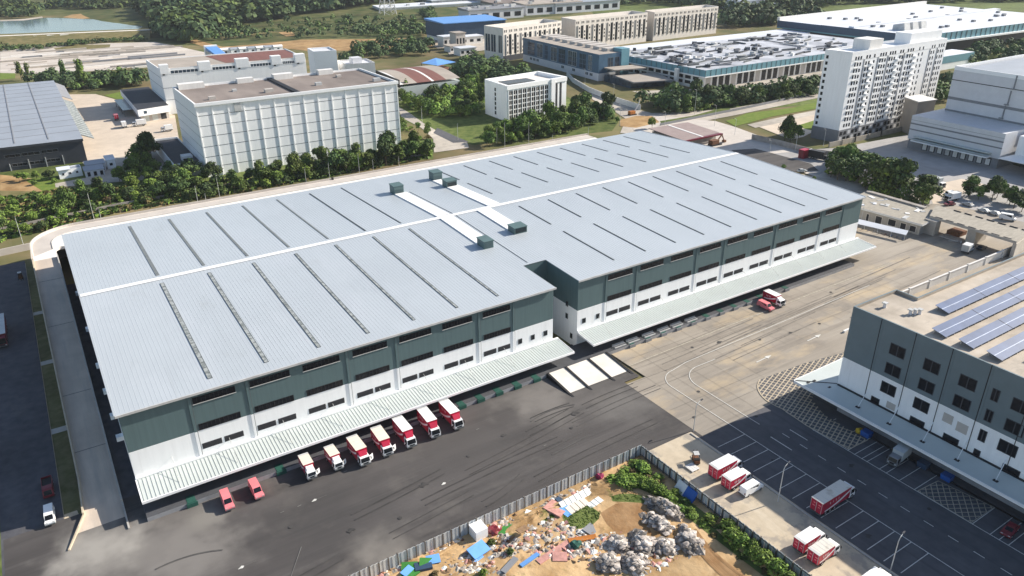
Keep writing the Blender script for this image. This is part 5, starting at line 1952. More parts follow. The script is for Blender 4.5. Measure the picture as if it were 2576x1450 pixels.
PILES = [(83.2, -58.6, 1.9, 4.6, 2.3, .25, 'long pile of grey broken stone nearest the grassy corner'),
         (79.4, -60.8, 1.8, 3.5, 2.0, .2, 'grey stone pile left of the long pile beside the brown mud'),
         (80.9, -67.2, 2.4, 4.0, 2.3, -.35, 'tall mixed pile of grey and white stone beside the tyre tracks'),
         (76.3, -65.8, 1.9, 2.3, 1.7, .2, 'rounded pile of large pale slabs'),
         (73.6, -62.9, 2.2, 3.6, 2.1, -.2, 'square pile of pale broken slabs'),
         (69.8, -60.8, 2.3, 2.4, 1.6, .3, 'brown earthy rubble pile'),
         (65.4, -63.6, 2.4, 2.4, 2.0, 0, 'dark grey stone heap at the bottom edge'),
         (69.3, -65.8, 2.6, 2.6, 2.0, 0, 'light and dark grey stone heap beside the bottom edge')]
for i, (x, y, rx, ry, h, an_, lab) in enumerate(PILES):
    t = thing('rubble_pile', lab, 'rubble pile', (x, y, 0), 'rubble piles on the bare site')
    g = Geo()
    V = mound(g, x, y, rx, ry, h * .75, 'rubble', 40 + i, ang=an_)
    g.build('heap', t)
    g = Geo()
    rr = random.Random(90 + i)
    for k in range(330):
        v = rr.choice(V)
        w = rr.choice(V)
        m_ = rr.uniform(0, .5)
        s_ = rr.choice([.12, .15, .2, .25, .32, .5, .8])
        g.blob((v[0] * (1 - m_) + w[0] * m_ + rr.uniform(-.4, .4), v[1] * (1 - m_) + w[1] * m_ + rr.uniform(-.4, .4), max(.1, v[2] * (1 - m_) + w[2] * m_ + .05)), (s_ * rr.uniform(.6, 1.2), s_ * rr.uniform(.6, 1.2), s_ * rr.uniform(.25, .6)), 'stone', rr.randrange(9999), 1)
    o = g.build('stones', t)
    o['kind'] = 'stuff'
# low soil banks along the hoarding
g = Geo()
for i, (x, y, rx, ry, h) in enumerate(((40, -46, 14, 2.2, .7), (62, -46.5, 10, 2.4, .8), (80, -47.5, 8, 3, 1.0), (38, -58, 9, 5, .7), (50, -66, 6, 4, .6), (88, -90, 2.0, 30, .9))):
    mound(g, x, y, rx, ry, h, 'site_soil', 70 + i, 26)
struct('soil_bank', g)


def board(name, label, cat, px, py, w, d, th_, mt, rotz=0.0, tilt=(0, 0), z=.25, group=None, seams=0, lift=0):
    p = at(px, py, z)
    o_ = thing(name, label, cat, (p.x, p.y, z + lift), group)
    g = Geo()
    m_ = Euler((tilt[0], tilt[1], rotz)).to_matrix()
    g.rbox((p.x, p.y, z + lift), w, d, th_, (tilt[0], tilt[1], rotz), mt)
    g.build('board', o_)
    if seams:
        g = Geo()
        for i in range(1, seams):
            c = m_ @ Vector((w * (i / seams - .5), 0, th_ / 2 + .015))
            g.rbox((p.x + c.x, p.y + c.y, z + lift + c.z), .08, d, .03, (tilt[0], tilt[1], rotz), 'frame_dark')
        g.build('battens', o_)
    return o_


board('loose_panel', 'square pale panel of six lights lying on the grass', 'panel', *zx(1390, 515), 3.4, 3.0, .12, 'pale_panel', .15, (.06, 0), seams=3)
board('loose_panel', 'row of white boards leaning on the bank by the hoarding', 'panel', *zx(1100, 430), 7.4, 1.5, .12, 'pale_panel', .06, (.5, 0), .7, seams=6)
board('loose_panel', 'cream boards lying in front of the white boards', 'panel', *zx(1130, 530), 4.8, 2.0, .12, 'cream_paint', .1, (.15, 0), .4, seams=4)
board('loose_panel', 'bright blue sheet with a dark edge lying among the boards', 'sheet', *zx(985, 590), 2.2, 2.6, .12, 'blue_sheet', .2, (.1, 0), .4)
board('loose_panel', 'dark blue upright board between the pink sheet and the white boards', 'sheet', *zx(905, 470), 1.0, 2.0, .14, 'navy', .1, (.25, 0), .5)
board('pink_sheet', 'pale pink crumpled sheet draped over boards', 'sheet', *zx(850, 560), 3.4, 3.8, .3, 'pink_cloth', .4, (.08, .1), .5)
board('loose_panel', 'long white board lying on weeds by the bank', 'panel', *zx(570, 650), 3.6, 1.6, .14, 'white', -.9, (.05, .1), .4, seams=2)
board('green_mat', 'flat bright green sheet lying on the soil', 'sheet', *zx(235, 840), 4.2, 2.5, .1, 'green_sheet', .1, (.05, 0), .3)
board('loose_panel', 'bluish grey torn board lying near the mud', 'panel', *zx(1300, 830), 2.6, 2.2, .12, 'plinth_grey', .3, (.08, .1), .35)
board('loose_panel', 'small pale grey board beside the torn board', 'panel', *zx(1180, 870), 2.0, 1.0, .12, 'frame_light', .2, (.1, 0), .35)
board('wooden_frame', 'brown wooden lean-to frame on a green post', 'frame', *zx(420, 830), 3.0, 1.2, .16, 'wood', .35, (.1, .3), 1.8)
board('pink_cloth', 'long dusty pink cloth lying across the debris', 'cloth', *zx(850, 1110), 8.5, 1.3, .4, 'pink_cloth', .12, (0, 0), .25)
board('pink_cloth', 'knotted dusty pink cloth at the bottom of the debris', 'cloth', *zx(900, 1190), 2.6, 2.0, .5, 'pink_cloth', -.6, (.1, 0), .3)
board('orange_cloth', 'orange and salmon cloth roll by the rubble', 'cloth', *zx(1190, 960), 5.2, 1.1, .5, 'orange', -.35, (0, 0), .3)
board('blue_beam', 'long light blue beam lying on the sand', 'beam', *zx(510, 1230), 4.2, .8, .5, 'sky_blue', .16, (0, 0), .3)
board('rubble_beam', 'dark weathered beam end lying beside the blue beam', 'beam', *zx(250, 1300), 4.0, 1.0, .7, 'plinth_grey', .38, (0, 0), .4)
o = board('white_cabin', 'small white box cabin standing against the hoarding', 'cabin', *zy(1720, 470), 2.5, 2.6, 2.4, 'white', .02, (0, 0), .0, lift=1.2)
board('blue_sheet', 'bright blue tarpaulin sheet sloping beside the white box cabin', 'sheet', *zy(1720, 640), 3.6, 2.5, .2, 'blue_sheet', .18, (.25, 0), .9)
board('blue_sheet', 'small blue sheet lying below the sloping tarpaulin', 'sheet', *zy(1720, 760), 2.0, 1.0, .15, 'blue_sheet', .2, (.2, 0), .3)
board('blue_sheet', 'torn blue sheet over a green skip', 'sheet', *zy(1135, 765), 2.4, 1.8, .15, 'blue_sheet', -.3, (.15, 0), .9)
board('green_board', 'green folded panel beside the torn blue sheet', 'panel', *zy(1040, 800), 2.2, 1.6, .15, 'green_sheet', -.5, (.2, .1), .9)
board('green_board', 'dark green panel behind the low blue sheet', 'panel', *zy(830, 860), 2.8, 1.8, .15, 'green_sheet', -.5, (.2, 0), .7)
board('blue_sheet', 'low blue sheet on a green tarpaulin at the bottom edge', 'sheet', *zy(800, 915), 2.2, 1.3, .15, 'blue_sheet', .4, (.15, 0), .9)
board('green_tarpaulin', 'bright green tarpaulin at the bottom edge of the site', 'sheet', *zy(830, 965), 3.4, 1.6, .3, 'green_sheet', .2, (.1, 0), .6)
board('dark_skip', 'dark open skip between the green panels', 'skip', *zy(1010, 865), 3.0, 1.8, .9, 'navy', -.3, (0, 0), .45)
for (x, y), s_, lab, mt in ((zx(1410, 160), .9, 'magenta bundle beside the hoarding', 'magenta'), (zx(1100, 1035), 1.1, 'green plastic drum half buried in debris', 'green_pad'), (zx(50, 850), 1.4, 'dark red cloth bundle beside the green mat', 'dark_red_paint')):
    p = at(x, y, .4)
    g = Geo()
    g.blob((p.x, p.y, .5), (s_, s_ * .8, .8), mt, 5, 2)
    o = g.build('bundle')
    tag(o, lab, 'bundle')
p = at(2480 / 1.59006, 2240 / 1.59006)
t = thing('tarpaulin', 'white and blue sheet hung on the blue grey hoarding by the bushes', 'sheet', (89.6, -58, 1))
g = Geo()
g.hexa([(89.2, -55.2, .5), (88.4, -55.2, .2), (88.4, -57.6, .2), (89.2, -57.6, .5), (90.1, -55.2, 2.1), (89.9, -55.2, 2.1), (89.9, -57.6, 2.1), (90.1, -57.6, 2.1)], 'off_white')
g.hexa([(89.2, -57.62, .5), (88.4, -57.62, .2), (88.4, -60.2, .2), (89.2, -60.2, .5), (90.1, -57.62, 2.1), (89.9, -57.62, 2.1), (89.9, -60.2, 2.1), (90.1, -60.2, 2.1)], 'blue_plastic')
g.build('sheet', t)
# small broken pieces all over the site
g = Geo()
rr = random.Random(77)
zones = [([zx(0, 745), zx(420, 640), zx(650, 500), zx(1290, 240), zx(1330, 330), zx(700, 700), zx(420, 790), zx(0, 800)], 560),
         ([zx(600, 760), zx(840, 700), zx(1000, 800), zx(1220, 900), zx(1650, 900), zx(1800, 1000), zx(1500, 1160), zx(1300, 1250), zx(880, 1230), zx(520, 1190), zx(380, 1050), zx(450, 880)], 1300),
         ([zx(0, 900), zx(380, 930), zx(420, 1060), zx(300, 1200), zx(0, 1240)], 460),
         ([zy(1050, 620), zy(1560, 520), zy(1640, 740), zy(1900, 820), zy(2050, 985), zy(1300, 985), zy(1180, 860)], 640),
         ([zy(200, 930), zy(700, 850), zy(720, 985), zy(200, 985)], 120),
         ([zx(1150, 1150), zx(1450, 1050), zx(2150, 1000), zx(2450, 950), zx(2400, 500), zx(2560, 620), zx(2570, 1230), zx(2150, 1430), zx(1300, 1430)], 420)]
for poly, n in zones:
    P = [(at(*p).x, at(*p).y) for p in poly]
    xs, ys = [p[0] for p in P], [p[1] for p in P]
    k = 0
    while k < n:
        x, y = rr.uniform(min(xs), max(xs)), rr.uniform(min(ys), max(ys))
        if not inside((x, y), P):
            continue
        k += 1
        s_ = rr.choice([.13, .18, .25, .34, .5, .75])
        mt = rr.choice(['stone', 'stone', 'stone', 'rubble', 'rubble', 'pink_cloth', 'pink_cloth', 'pale_panel', 'wood', 'wood', 'rust', 'concrete', 'tan_roof', 'beige_shade', 'old_wall', 'cream_paint'])
        if rr.random() < .45:
            g.rbox((x, y, .12), s_ * rr.uniform(1, 3.5), s_ * rr.uniform(.3, 1), .08 + .25 * s_, (rr.uniform(-.4, .4), rr.uniform(-.4, .4), rr.uniform(0, 3.1)), mt)
        else:
            g.blob((x, y, .1), (s_, s_ * rr.uniform(.6, 1.1), s_ * .6), mt, rr.randrange(9999), 1)
o = g.build('debris')
tag(o, 'scattered broken building debris over the bare soil', 'debris', kind='stuff')
# ------------------------------------------------------------------ vehicles (built facing +x, centred on the origin)
def wheel(root, x, y, r, w=.26):
    g = Geo()
    g.tube((x, y - w / 2, r), (x, y + w / 2, r), r, r, 'rubber', 14)
    o = g.build('wheel', root, local=True)
    g = Geo()
    s_ = 1 if y > 0 else -1
    g.tube((x, y + s_ * (w / 2 - .02), r), (x, y + s_ * (w / 2 + .025), r), r * .55, r * .5, 'steel', 10)
    g.build('rim', o, local=True)


def box_truck(name, L, W, HT, box='red_paint', roof='white_paint', cab='white_paint', logo=True, door=False, axles=2, cabH=2.35, group='delivery trucks'):
    t = thing(name, 'x', 'truck', (0, 0, 0), group)
    x0, xf = -L / 2, L / 2
    xc = xf - 1.75                               # back of the cab
    g = Geo()
    g.box(x0 + .2, xf - .3, -W * .36, W * .36, .45, .85, 'black')
    for x in (x0 + .1,):
        g.box(x, x + .12, -W * .45, W * .45, .4, .6, 'frame_dark')
    g.box(x0 + L * .35, x0 + L * .55, -W * .46, -W * .3, .4, .8, 'frame_dark')
    g.build('chassis', t, local=True)
    g = Geo()
    g.box(x0, xc - .12, -W / 2, W / 2, .85, HT, box)
    c = g.build('cargo_box', t, local=True, bevel=.04)
    g = Geo()
    g.box(x0 - .03, xc - .09, -W / 2 - .03, W / 2 + .03, HT + .004, HT + .06, roof)
    g.build('roof_panel', c, local=True)
    g = Geo()
    g.box(x0 - .03, x0 + .5, -W / 2 - .025, W / 2 + .025, HT + .062, HT + .08, 'frame_light')
    for k in range(1, 5):
        x = x0 + k * (xc - x0) / 5
        g.box(x - .02, x + .02, -W / 2, W / 2, HT + .061, HT + .075, 'frame_light')
    g.build('roof_seams', c, local=True)
    g = Geo()
    g.box(x0 - .05, x0 - .005, -.04, .04, .9, HT - .1, 'frame_light')
    for s_ in (-1, 1):
        g.box(x0 - .05, x0 - .005, s_ * W * .46 - .03, s_ * W * .46 + .03, .9, HT - .1, 'frame_light')
    g.build('door_bars', c, local=True)
    if logo:
        for s_ in (-1, 1):
            g = Geo()
            yl = s_ * (W / 2 + .012)
            n = 10
            Lb = xc - x0
            for k in range(n):                     # white swoosh rising to the front
                a, b = k / n, (k + 1) / n
                za = lambda u: 1.0 + (HT - 1.9) * u ** 2.2
                zb = lambda u: 1.28 + (HT - 1.75) * u ** 1.7
                pts = [(x0 + Lb * (.12 + .85 * a), yl, za(a)), (x0 + Lb * (.12 + .85 * b), yl, za(b)), (x0 + Lb * (.12 + .85 * b), yl, zb(b)), (x0 + Lb * (.12 + .85 * a), yl, zb(a))]
                g.face(pts if s_ < 0 else pts[::-1], 'white_paint')
            for k in range(4):                     # characters of the lettering
                xx = x0 + Lb * (.26 + .10 * k)
                zz = HT - .95
                g.box(xx, xx + .26, min(yl, yl + s_ * .01), max(yl, yl + s_ * .01), zz, zz + .07, 'white_paint')
                g.box(xx + (.0 if k % 2 else .2), xx + (.06 if k % 2 else .26), min(yl, yl + s_ * .01), max(yl, yl + s_ * .01), zz - .25, zz + .3, 'white_paint')
                g.box(xx, xx + .26, min(yl, yl + s_ * .01), max(yl, yl + s_ * .01), zz + .23, zz + .3, 'white_paint')
            g.build('lettering', c, local=True)
        g = Geo()
        for yy, zz, w_ in ((-.7, HT - .7, .5), (.45, HT - .65, .4), (-.6, HT - 1.25, .35), (.5, HT - 1.3, .55)):
            g.box(x0 - .03, x0 - .008, yy - w_ / 2, yy + w_ / 2, zz - .1, zz + .1, 'pink_paint')
        g.build('rear_lettering', c, local=True)
    g = Geo()
    cw = W / 2 - .08
    prof_ = [(xc, .5), (xf, .5), (xf + .02, 1.15), (xf - .28, cabH - .12), (xf - .5, cabH), (xc, cabH)]
    g.ext(prof_, -cw, cw, cab, taper=.1, ztap=1.3)
    cb = g.build('cab', t, local=True, bevel=.06)
    g = Geo()
    yw = cw - .2
    g.face([(xf + .035, -yw - .06, 1.22), (xf + .035, yw + .06, 1.22), (xf - .235, yw, cabH - .2), (xf - .235, -yw, cabH - .2)], 'glass')
    g.build('windscreen', cb, local=True)
    for s_ in (-1, 1):
        g = Geo()
        a = [(xc + .45, s_ * (cw - .06), 1.32), (xf - .25, s_ * (cw - .06), 1.32), (xf - .42, s_ * (cw - .075), cabH - .25), (xc + .45, s_ * (cw - .075), cabH - .25)]
        a = [(x, y + s_ * .0, z_) for x, y, z_ in a]
        y_ = s_ * (cw + .012)
        g.box(xc + .45, xf - .35, min(y_, y_ - s_ * .1), max(y_, y_ - s_ * .1), 1.3, cabH - .28, 'glass')
        g.build('side_window', cb, local=True)
        g = Geo()
        g.box(xf - .02, xf + .06, s_ * (cw - .35) - .18, s_ * (cw - .35) + .18, .72, .95, 'frame_light')
        g.build('headlight', cb, local=True)
        g = Geo()
        g.box(xf - .28, xf - .1, s_ * (cw + .2) - .08, s_ * (cw + .2) + .08, 1.4, 1.95, 'black')
        g.tube((xf - .3, s_ * (cw - .05), 1.9), (xf - .2, s_ * (cw + .2), 1.9), .03, .03, 'black', 5)
        g.build('mirror', cb, local=True)
    g = Geo()
    g.box(xf + .0, xf + .1, -cw, cw, .42, .66, 'frame_dark')
    g.box(xf + .0, xf + .045, -cw * .6, cw * .6, .72, 1.08, 'black')
    g.build('bumper', cb, local=True)
    if box == 'red_paint':
        g = Geo()
        g.box(xc - .13, xc - .05, -W / 2 + .1, W / 2 - .1, cabH - .1, HT - .1, 'red_paint')
        g.hexa([(xc - .12, -cw + .15, cabH), (xf - .75, -cw + .3, cabH), (xf - .75, cw - .3, cabH), (xc - .12, cw - .15, cabH), (xc - .12, -cw + .15, HT - .35), (xc + .15, -cw + .3, HT - .35), (xc + .15, cw - .3, HT - .35), (xc - .12, cw - .15, HT - .35)], 'red_paint' if HT > 3.2 else 'white_paint')
        g.build('wind_deflector', cb, local=True)
    if door:
        g = Geo()
        m_ = R(62)
        hx, hy = xf - .35, cw - .02
        dx, dy = -1.05 * math.cos(m_), 1.05 * math.sin(m_)
        n_ = Vector((-dy, dx)).normalized() * .06
        g.hexa([(hx, hy, .7), (hx + dx, hy + dy, .7), (hx + dx + n_.x, hy + dy + n_.y, .7), (hx + n_.x, hy + n_.y, .7), (hx, hy - .05, cabH - .2), (hx + dx, hy + dy - .05, cabH - .2), (hx + dx + n_.x, hy + dy + n_.y - .05, cabH - .2), (hx + n_.x, hy + n_.y - .05, cabH - .2)], cab)
        g.build('open_door', cb, local=True)
    r = .42 if HT < 3.2 else .5
    wheel(t, xf - .85, cw - .12, r)
    wheel(t, xf - .85, -cw + .12, r)
    xs = [x0 + L * .22] if axles == 2 else [x0 + L * .14, x0 + L * .27, x0 + L * .40]
    for x in xs:
        wheel(t, x, cw - .12, r, .4)
        wheel(t, x, -cw + .12, r, .4)
    return t


def van(name, L, W, HT, paint, label, cat='van', roof=None, windows=3, hood=1.0):
    t = thing(name, label, cat, (0, 0, 0))
    x0, xf = -L / 2, L / 2
    hw = W / 2
    g = Geo()
    p = [(x0, .38), (xf - .05, .38), (xf, .75), (xf - .12, 1.0), (xf - hood, 1.12), (xf - hood - .62, HT - .06), (xf - hood - .9, HT), (x0 + .25, HT), (x0 + .04, HT * .62)]
    g.ext(p, -hw, hw, paint, taper=.12, ztap=1.05)
    b = g.build('body', t, local=True, bevel=.07)
    if roof:
        g = Geo()
        g.box(x0 + .32, xf - hood - .95, -hw + .2, hw - .2, HT + .01, HT + .035, roof)
        g.build('roof_panel', b, local=True)
    g = Geo()
    g.face([(xf - hood + .03, -hw + .2, 1.15), (xf - hood + .03, hw - .2, 1.15), (xf - hood - .58, hw - .24, HT - .1), (xf - hood - .58, -hw + .24, HT - .1)], 'glass')
    g.build('windscreen', b, local=True)
    wl = (xf - hood - .75) - (x0 + .3)
    for s_ in (-1, 1):
        for k in range(windows):
            g = Geo()
            xa = x0 + .35 + wl * k / windows
            y_ = s_ * (hw - .1)
            g.box(xa, xa + wl / windows - .14, min(y_, y_ - s_ * .15), max(y_, y_ - s_ * .15), 1.15, HT - .28, 'glass')
            g.build('side_window', b, local=True)
        g = Geo()
        g.box(xf - .16, xf - .02, s_ * (hw - .3) - .2, s_ * (hw - .3) + .2, .72, .92, 'frame_light')
        g.build('headlight', b, local=True)
        g = Geo()
        g.box(x0 - .03, x0 + .03, s_ * (hw - .2) - .1, s_ * (hw - .2) + .1, .8, 1.2, 'dark_red_paint')
        g.build('tail_light', b, local=True)
    g = Geo()
    g.face([(x0 + .035, hw - .25, 1.15), (x0 + .035, -hw + .25, 1.15), (x0 + .2, -hw + .3, HT - .25), (x0 + .2, hw - .3, HT - .25)], 'glass')
    g.build('rear_window', b, local=True)
    g = Geo()
    g.box(xf - .1, xf + .05, -hw + .1, hw - .1, .36, .56, 'frame_dark')
    g.box(x0 - .06, x0 + .05, -hw + .1, hw - .1, .38, .56, 'frame_dark')
    g.build('bumper', b, local=True)
    for x in (x0 + L * .2, xf - .85):
        for s_ in (-1, 1):
            wheel(t, x, s_ * (hw - .1), .32, .22)
    return t


def car(name, label, paint, L=4.4, W=1.8, HT=1.45):
    t = thing(name, label, 'car', (0, 0, 0))
    x0, xf, hw = -L / 2, L / 2, W / 2
    g = Geo()
    p = [(x0, .32), (xf - .05, .32), (xf, .62), (xf - .1, .78), (xf - 1.15, .92), (xf - 1.85, HT - .03), (xf - 2.1, HT), (x0 + 1.0, HT - .02), (x0 + .28, .98), (x0 + .02, .85)]
    g.ext(p, -hw, hw, paint, taper=.2, ztap=.95)
    b = g.build('body', t, local=True, bevel=.06)
    g = Geo()
    g.face([(xf - 1.15, -hw + .28, .96), (xf - 1.15, hw - .28, .96), (xf - 1.82, hw - .3, HT - .05), (xf - 1.82, -hw + .3, HT - .05)], 'glass')
    g.build('windscreen', b, local=True)
    g = Geo()
    g.face([(x0 + .25, hw - .3, 1.0), (x0 + .25, -hw + .3, 1.0), (x0 + .92, -hw + .32, HT - .05), (x0 + .92, hw - .32, HT - .05)], 'glass')
    g.build('rear_window', b, local=True)
    for s_ in (-1, 1):
        g = Geo()
        y_ = s_ * (hw - .17)
        g.box(x0 + .85, xf - 1.75, min(y_, y_ - s_ * .1), max(y_, y_ - s_ * .1), .98, HT - .12, 'glass')
        g.build('side_window', b, local=True)
        g = Geo()
        g.box(xf - .15, xf - .01, s_ * (hw - .3) - .18, s_ * (hw - .3) + .18, .62, .76, 'frame_light')
        g.build('headlight', b, local=True)
    for x in (x0 + .85, xf - .85):
        for s_ in (-1, 1):
            wheel(t, x, s_ * (hw - .1), .31, .2)
    return t


def put(o, x, y, deg, label=None, z=0.0, group=None):
    o.location = (x, y, z)
    o.rotation_euler = (0, 0, R(deg))
    if label:
        o['label'] = label
    if group:
        o['group'] = group
    return o


GZ = LAY[0] + .02
small = box_truck('delivery_truck', 5.6, 2.05, 2.85, roof='cream_paint', door=True, cabH=2.0)
put(small, 30.0, -10.8, -91.5, 'small red truck with cream roof at the left end of the row, door open', GZ)
o = copy_tree(small)
put(o, 35.5, -11.0, -89, 'small red truck with cream roof, second from the left in the row', GZ)
mid_ = box_truck('delivery_truck', 7.2, 2.35, 3.3, roof='cream_paint', door=True, cabH=2.3)
put(mid_, 40.6, -11.9, -89.5, 'larger red truck with cream roof and open door, third from the left', GZ)
big_ = copy_tree(mid_)
put(big_, 46.0, -11.6, -92.5, 'larger red truck with cream roof and open door, fourth from the left', GZ)
tall = box_truck('delivery_truck', 7.6, 2.35, 3.6, door=False, cabH=2.4)
put(tall, 51.3, -11.5, -91, 'red delivery truck with white roof, third from the right in the row under the canopy', GZ)
o = copy_tree(tall)
put(o, 57.3, -11.3, -93, 'red delivery truck with white roof, second from the right in the row', GZ)
o = copy_tree(tall)
put(o, 62.9, -11.3, -91, 'red delivery truck with white roof at the right end of the row by the canopy', GZ)
pv = van('minivan', 5.2, 1.8, 1.95, 'pink_paint', 'coral red minivan at the left end, parked nose out from the dock', hood=1.1)
put(pv, 13.8, -11.1, -91, None, GZ, 'coral red minivans')
o = copy_tree(pv)
put(o, 19.4, -11.0, -89, 'coral red minivan between the first minivan and the truck row', GZ)
# pair on the concrete road
rv = copy_tree(pv)
put(rv, 165.9, -12.4, -91, 'red minivan beside a white roofed truck on the concrete road', GZ)
wt = box_truck('box_truck', 6.6, 2.3, 3.0, door=False, cabH=2.2, group='delivery trucks')
put(wt, 170.6, -11.4, -91, 'red and white truck beside the red minivan on the concrete road', GZ)
# trucks along the walkway
A = box_truck('parked_truck', 7.6, 2.4, 3.2, cabH=2.3)
put(A, 100.6, -57.4, 1, 'red parked truck with white roof, upper of the two above the white minibus', GZ)
Bt = box_truck('parked_truck', 6.4, 2.3, 2.95, cabH=2.2)
put(Bt, 99.8, -61.0, 1, 'red parked truck with white lettering, between the larger truck and the white minibus', GZ)
mb = van('minibus', 5.3, 1.85, 2.0, 'white_paint', 'white minibus with dark side windows beside the two parked red trucks', 'minibus', windows=4, hood=.7)
put(mb, 100.7, -64.0, 1, None, GZ)
o = copy_tree(Bt)
put(o, 97.9, -79.6, 1, 'red parked truck with a clean white roof, upper of the lower pair on the walkway', GZ)
Dt = box_truck('parked_truck', 6.4, 2.3, 2.95, roof='dirty_white', cabH=2.2)
put(Dt, 97.7, -82.7, 1, 'red parked truck with a stained roof, lower of the lower pair on the walkway', GZ)
o = copy_tree(A)
put(o, 98.2, -91.8, 1, 'white roofed parked truck cut off by the bottom edge of the view', GZ)
bt2 = box_truck('long_truck', 10.6, 2.5, 3.35, roof='dirty_white', axles=3, cabH=2.5)
put(bt2, 110.8, -75.0, 1, 'long red truck with a grey stained roof standing across the marked bays', GZ)
gt = box_truck('grey_truck', 6.0, 2.2, 3.0, box='truck_grey', roof='truck_grey', cab='plinth_grey', logo=False, cabH=2.2, group=None)
put(gt, 133.4, -74.3, 186, 'pale grey box truck with a dark cab backed up to the shaded dock', GZ)
dc = car('parked_car', 'dark red car at the right edge of the marked bays below the canopy', 'dark_red_paint')
put(dc, 131.2, -97.4, 186, None, GZ)
# lane on the left
wv = van('white_van', 4.9, 1.75, 1.9, 'white_paint', 'white van at the foot of the dark lane beside the ramp verge', hood=.6, windows=2)
put(wv, -15.3, 3.1, -92, None, GZ)
pk = thing('pickup_truck', 'dark red pickup truck with an open bed in the shaded lane', 'pickup', (0, 0, 0))
g = Geo()
g.ext([(-3.0, .5), (2.9, .5), (2.95, 1.0), (2.6, 2.0), (2.2, 2.15), (1.0, 2.15), (.9, 1.15), (-3.0, 1.15)], -.95, .95, 'dark_red_paint', taper=.1, ztap=1.3)
b_ = g.build('body', pk, local=True, bevel=.05)
g = Geo()
g.box(-2.9, .8, -.85, .85, 1.16, 1.2, 'black')
for s_ in (-1, 1):
    g.box(-3.0, .85, s_ * .9 - .05, s_ * .9 + .05, 1.15, 1.55, 'dark_red_paint')
g.box(-3.05, -2.95, -.95, .95, 1.15, 1.55, 'dark_red_paint')
g.build('bed', pk, local=True)
g = Geo()
g.face([(2.96, -.7, 1.1), (2.96, .7, 1.1), (2.62, .65, 1.95), (2.62, -.65, 1.95)], 'glass')
g.build('windscreen', b_, local=True)
for x in (-1.9, 2.0):
    for s_ in (-1, 1):
        wheel(pk, x, s_ * .85, .38)
put(pk, -15.0, 12.2, -90, None, GZ)
rt = box_truck('red_lorry', 16.0, 2.5, 3.3, box='dark_red_paint', roof='truck_grey', cab='dark_red_paint', logo=False, axles=3, cabH=2.9, group=None)
put(rt, -20.9, 92, -90, 'dark red lorry with a pale load bed at the left edge, in the shaded lane', GZ)
ft = thing('forklift', 'small dark forklift with a brown mast in the shaded lane near the corner', 'forklift', (0, 0, 0))
g = Geo()
g.box(-1.3, .7, -.6, .6, .3, 1.1, 'rust')
g.box(-1.3, -.7, -.6, .6, 1.1, 1.4, 'black')
g.build('body', ft, local=True, bevel=.06)
g = Geo()
for s_ in (-1, 1):
    g.tube((.55, s_ * .5, 1.1), (.45, s_ * .45, 2.1), .05, .05, 'black', 6)
    g.tube((-.8, s_ * .5, 1.4), (-.7, s_ * .45, 2.1), .05, .05, 'black', 6)
g.box(-.8, .5, -.55, .55, 2.1, 2.18, 'frame_light')
g.build('roof_guard', ft, local=True)
g = Geo()
for s_ in (-1, 1):
    g.box(.72, .85, s_ * .35 - .06, s_ * .35 + .06, .1, 2.3, 'black')
    g.box(.85, 1.9, s_ * .3 - .07, s_ * .3 + .07, .1, .17, 'steel')
g.build('mast', ft, local=True)
for x in (-.9, .4):
    for s_ in (-1, 1):
        wheel(ft, x, s_ * .55, .3)
f2 = copy_tree(ft)
put(ft, -14.9, 133.5, -90, None, GZ)
# forklift and stuff on the walkway
put(f2, 98.4, -51.4, 60, 'brown forklift beside a white pallet on the pale walkway', GZ)
t = thing('pallet', 'white pallet lying beside the brown forklift on the pale walkway', 'pallet', (96.2, -52.6, GZ))
g = Geo()
for k in range(6):
    g.box(95.2, 97.2, -53.8 + k * .38, -53.5 + k * .38, GZ + .22, GZ + .3, 'off_white')
for x in (95.25, 96.1, 96.95):
    g.box(x, x + .2, -53.8, -51.6, GZ, GZ + .22, 'off_white')
g.build('slats', t)
# yard behind: trucks round the loading hall
rb_ = box_truck('red_box_truck', 5.5, 2.3, 3.2, box='red_paint', roof='red_paint', cab='white_paint', logo=False, cabH=2.2, group=None)
put(rb_, 43.6, 367.5, 90, 'red box truck parked at the side of the dark roofed loading hall', GZ)
w1 = box_truck('white_truck', 6.0, 2.4, 3.2, box='white_paint', roof='white_paint', logo=False, cabH=2.3, group='white trucks in the pale yard')
put(w1, 44.6, 344, 90, 'white box truck backed in beside the red box truck', GZ)
o = copy_tree(w1)
put(o, 52.4, 342.4, 178, 'longer white box truck parked broadside in front of the loading hall', GZ)
o.scale = (1.25, 1, 1.05)
o = copy_tree(w1)
put(o, 63.2, 319.6, 182, 'white box truck alone on the pale yard, left of the tall white warehouse', GZ)
# entrance and road on the right
gb = box_truck('gate_truck', 5.4, 2.3, 3.0, box='truck_grey', roof='white_paint', cab='white_paint', logo=False, cabH=2.2, group=None)
put(gb, 256.2, -21.6, 8, 'white roofed box truck leaving through the works gate', GZ)
bc = car('black_car', 'black car just behind the box truck at the works gate', 'black_paint')
put(bc, 262.6, -23.0, 5, None, GZ)
gx = box_truck('tall_grey_truck', 7.0, 2.5, 4.0, box='truck_grey', roof='truck_grey', cab='white_paint', logo=False, cabH=2.5, group=None)
put(gx, 317, 24.6, -100, 'tall grey box truck stopped by the trees on the pale road', GZ)
wx = box_truck('road_truck', 6.8, 2.4, 3.2, box='white_paint', roof='white_paint', cab='white_paint', logo=False, cabH=2.3, group=None)
put(wx, 304.6, 11.0, 170, 'white box truck on the road outside the gatehouse', GZ)
w3 = van('small_white_van', 4.6, 1.8, 1.9, 'white_paint', 'white van ahead of the white box truck on the road', hood=.7, windows=2)
put(w3, 309.5, 15.0, 172, None, GZ)
rc = car('maroon_car', 'maroon car behind the white box truck outside the gatehouse', 'dark_red_paint')
put(rc, 298.0, 8.2, 160, None, GZ)
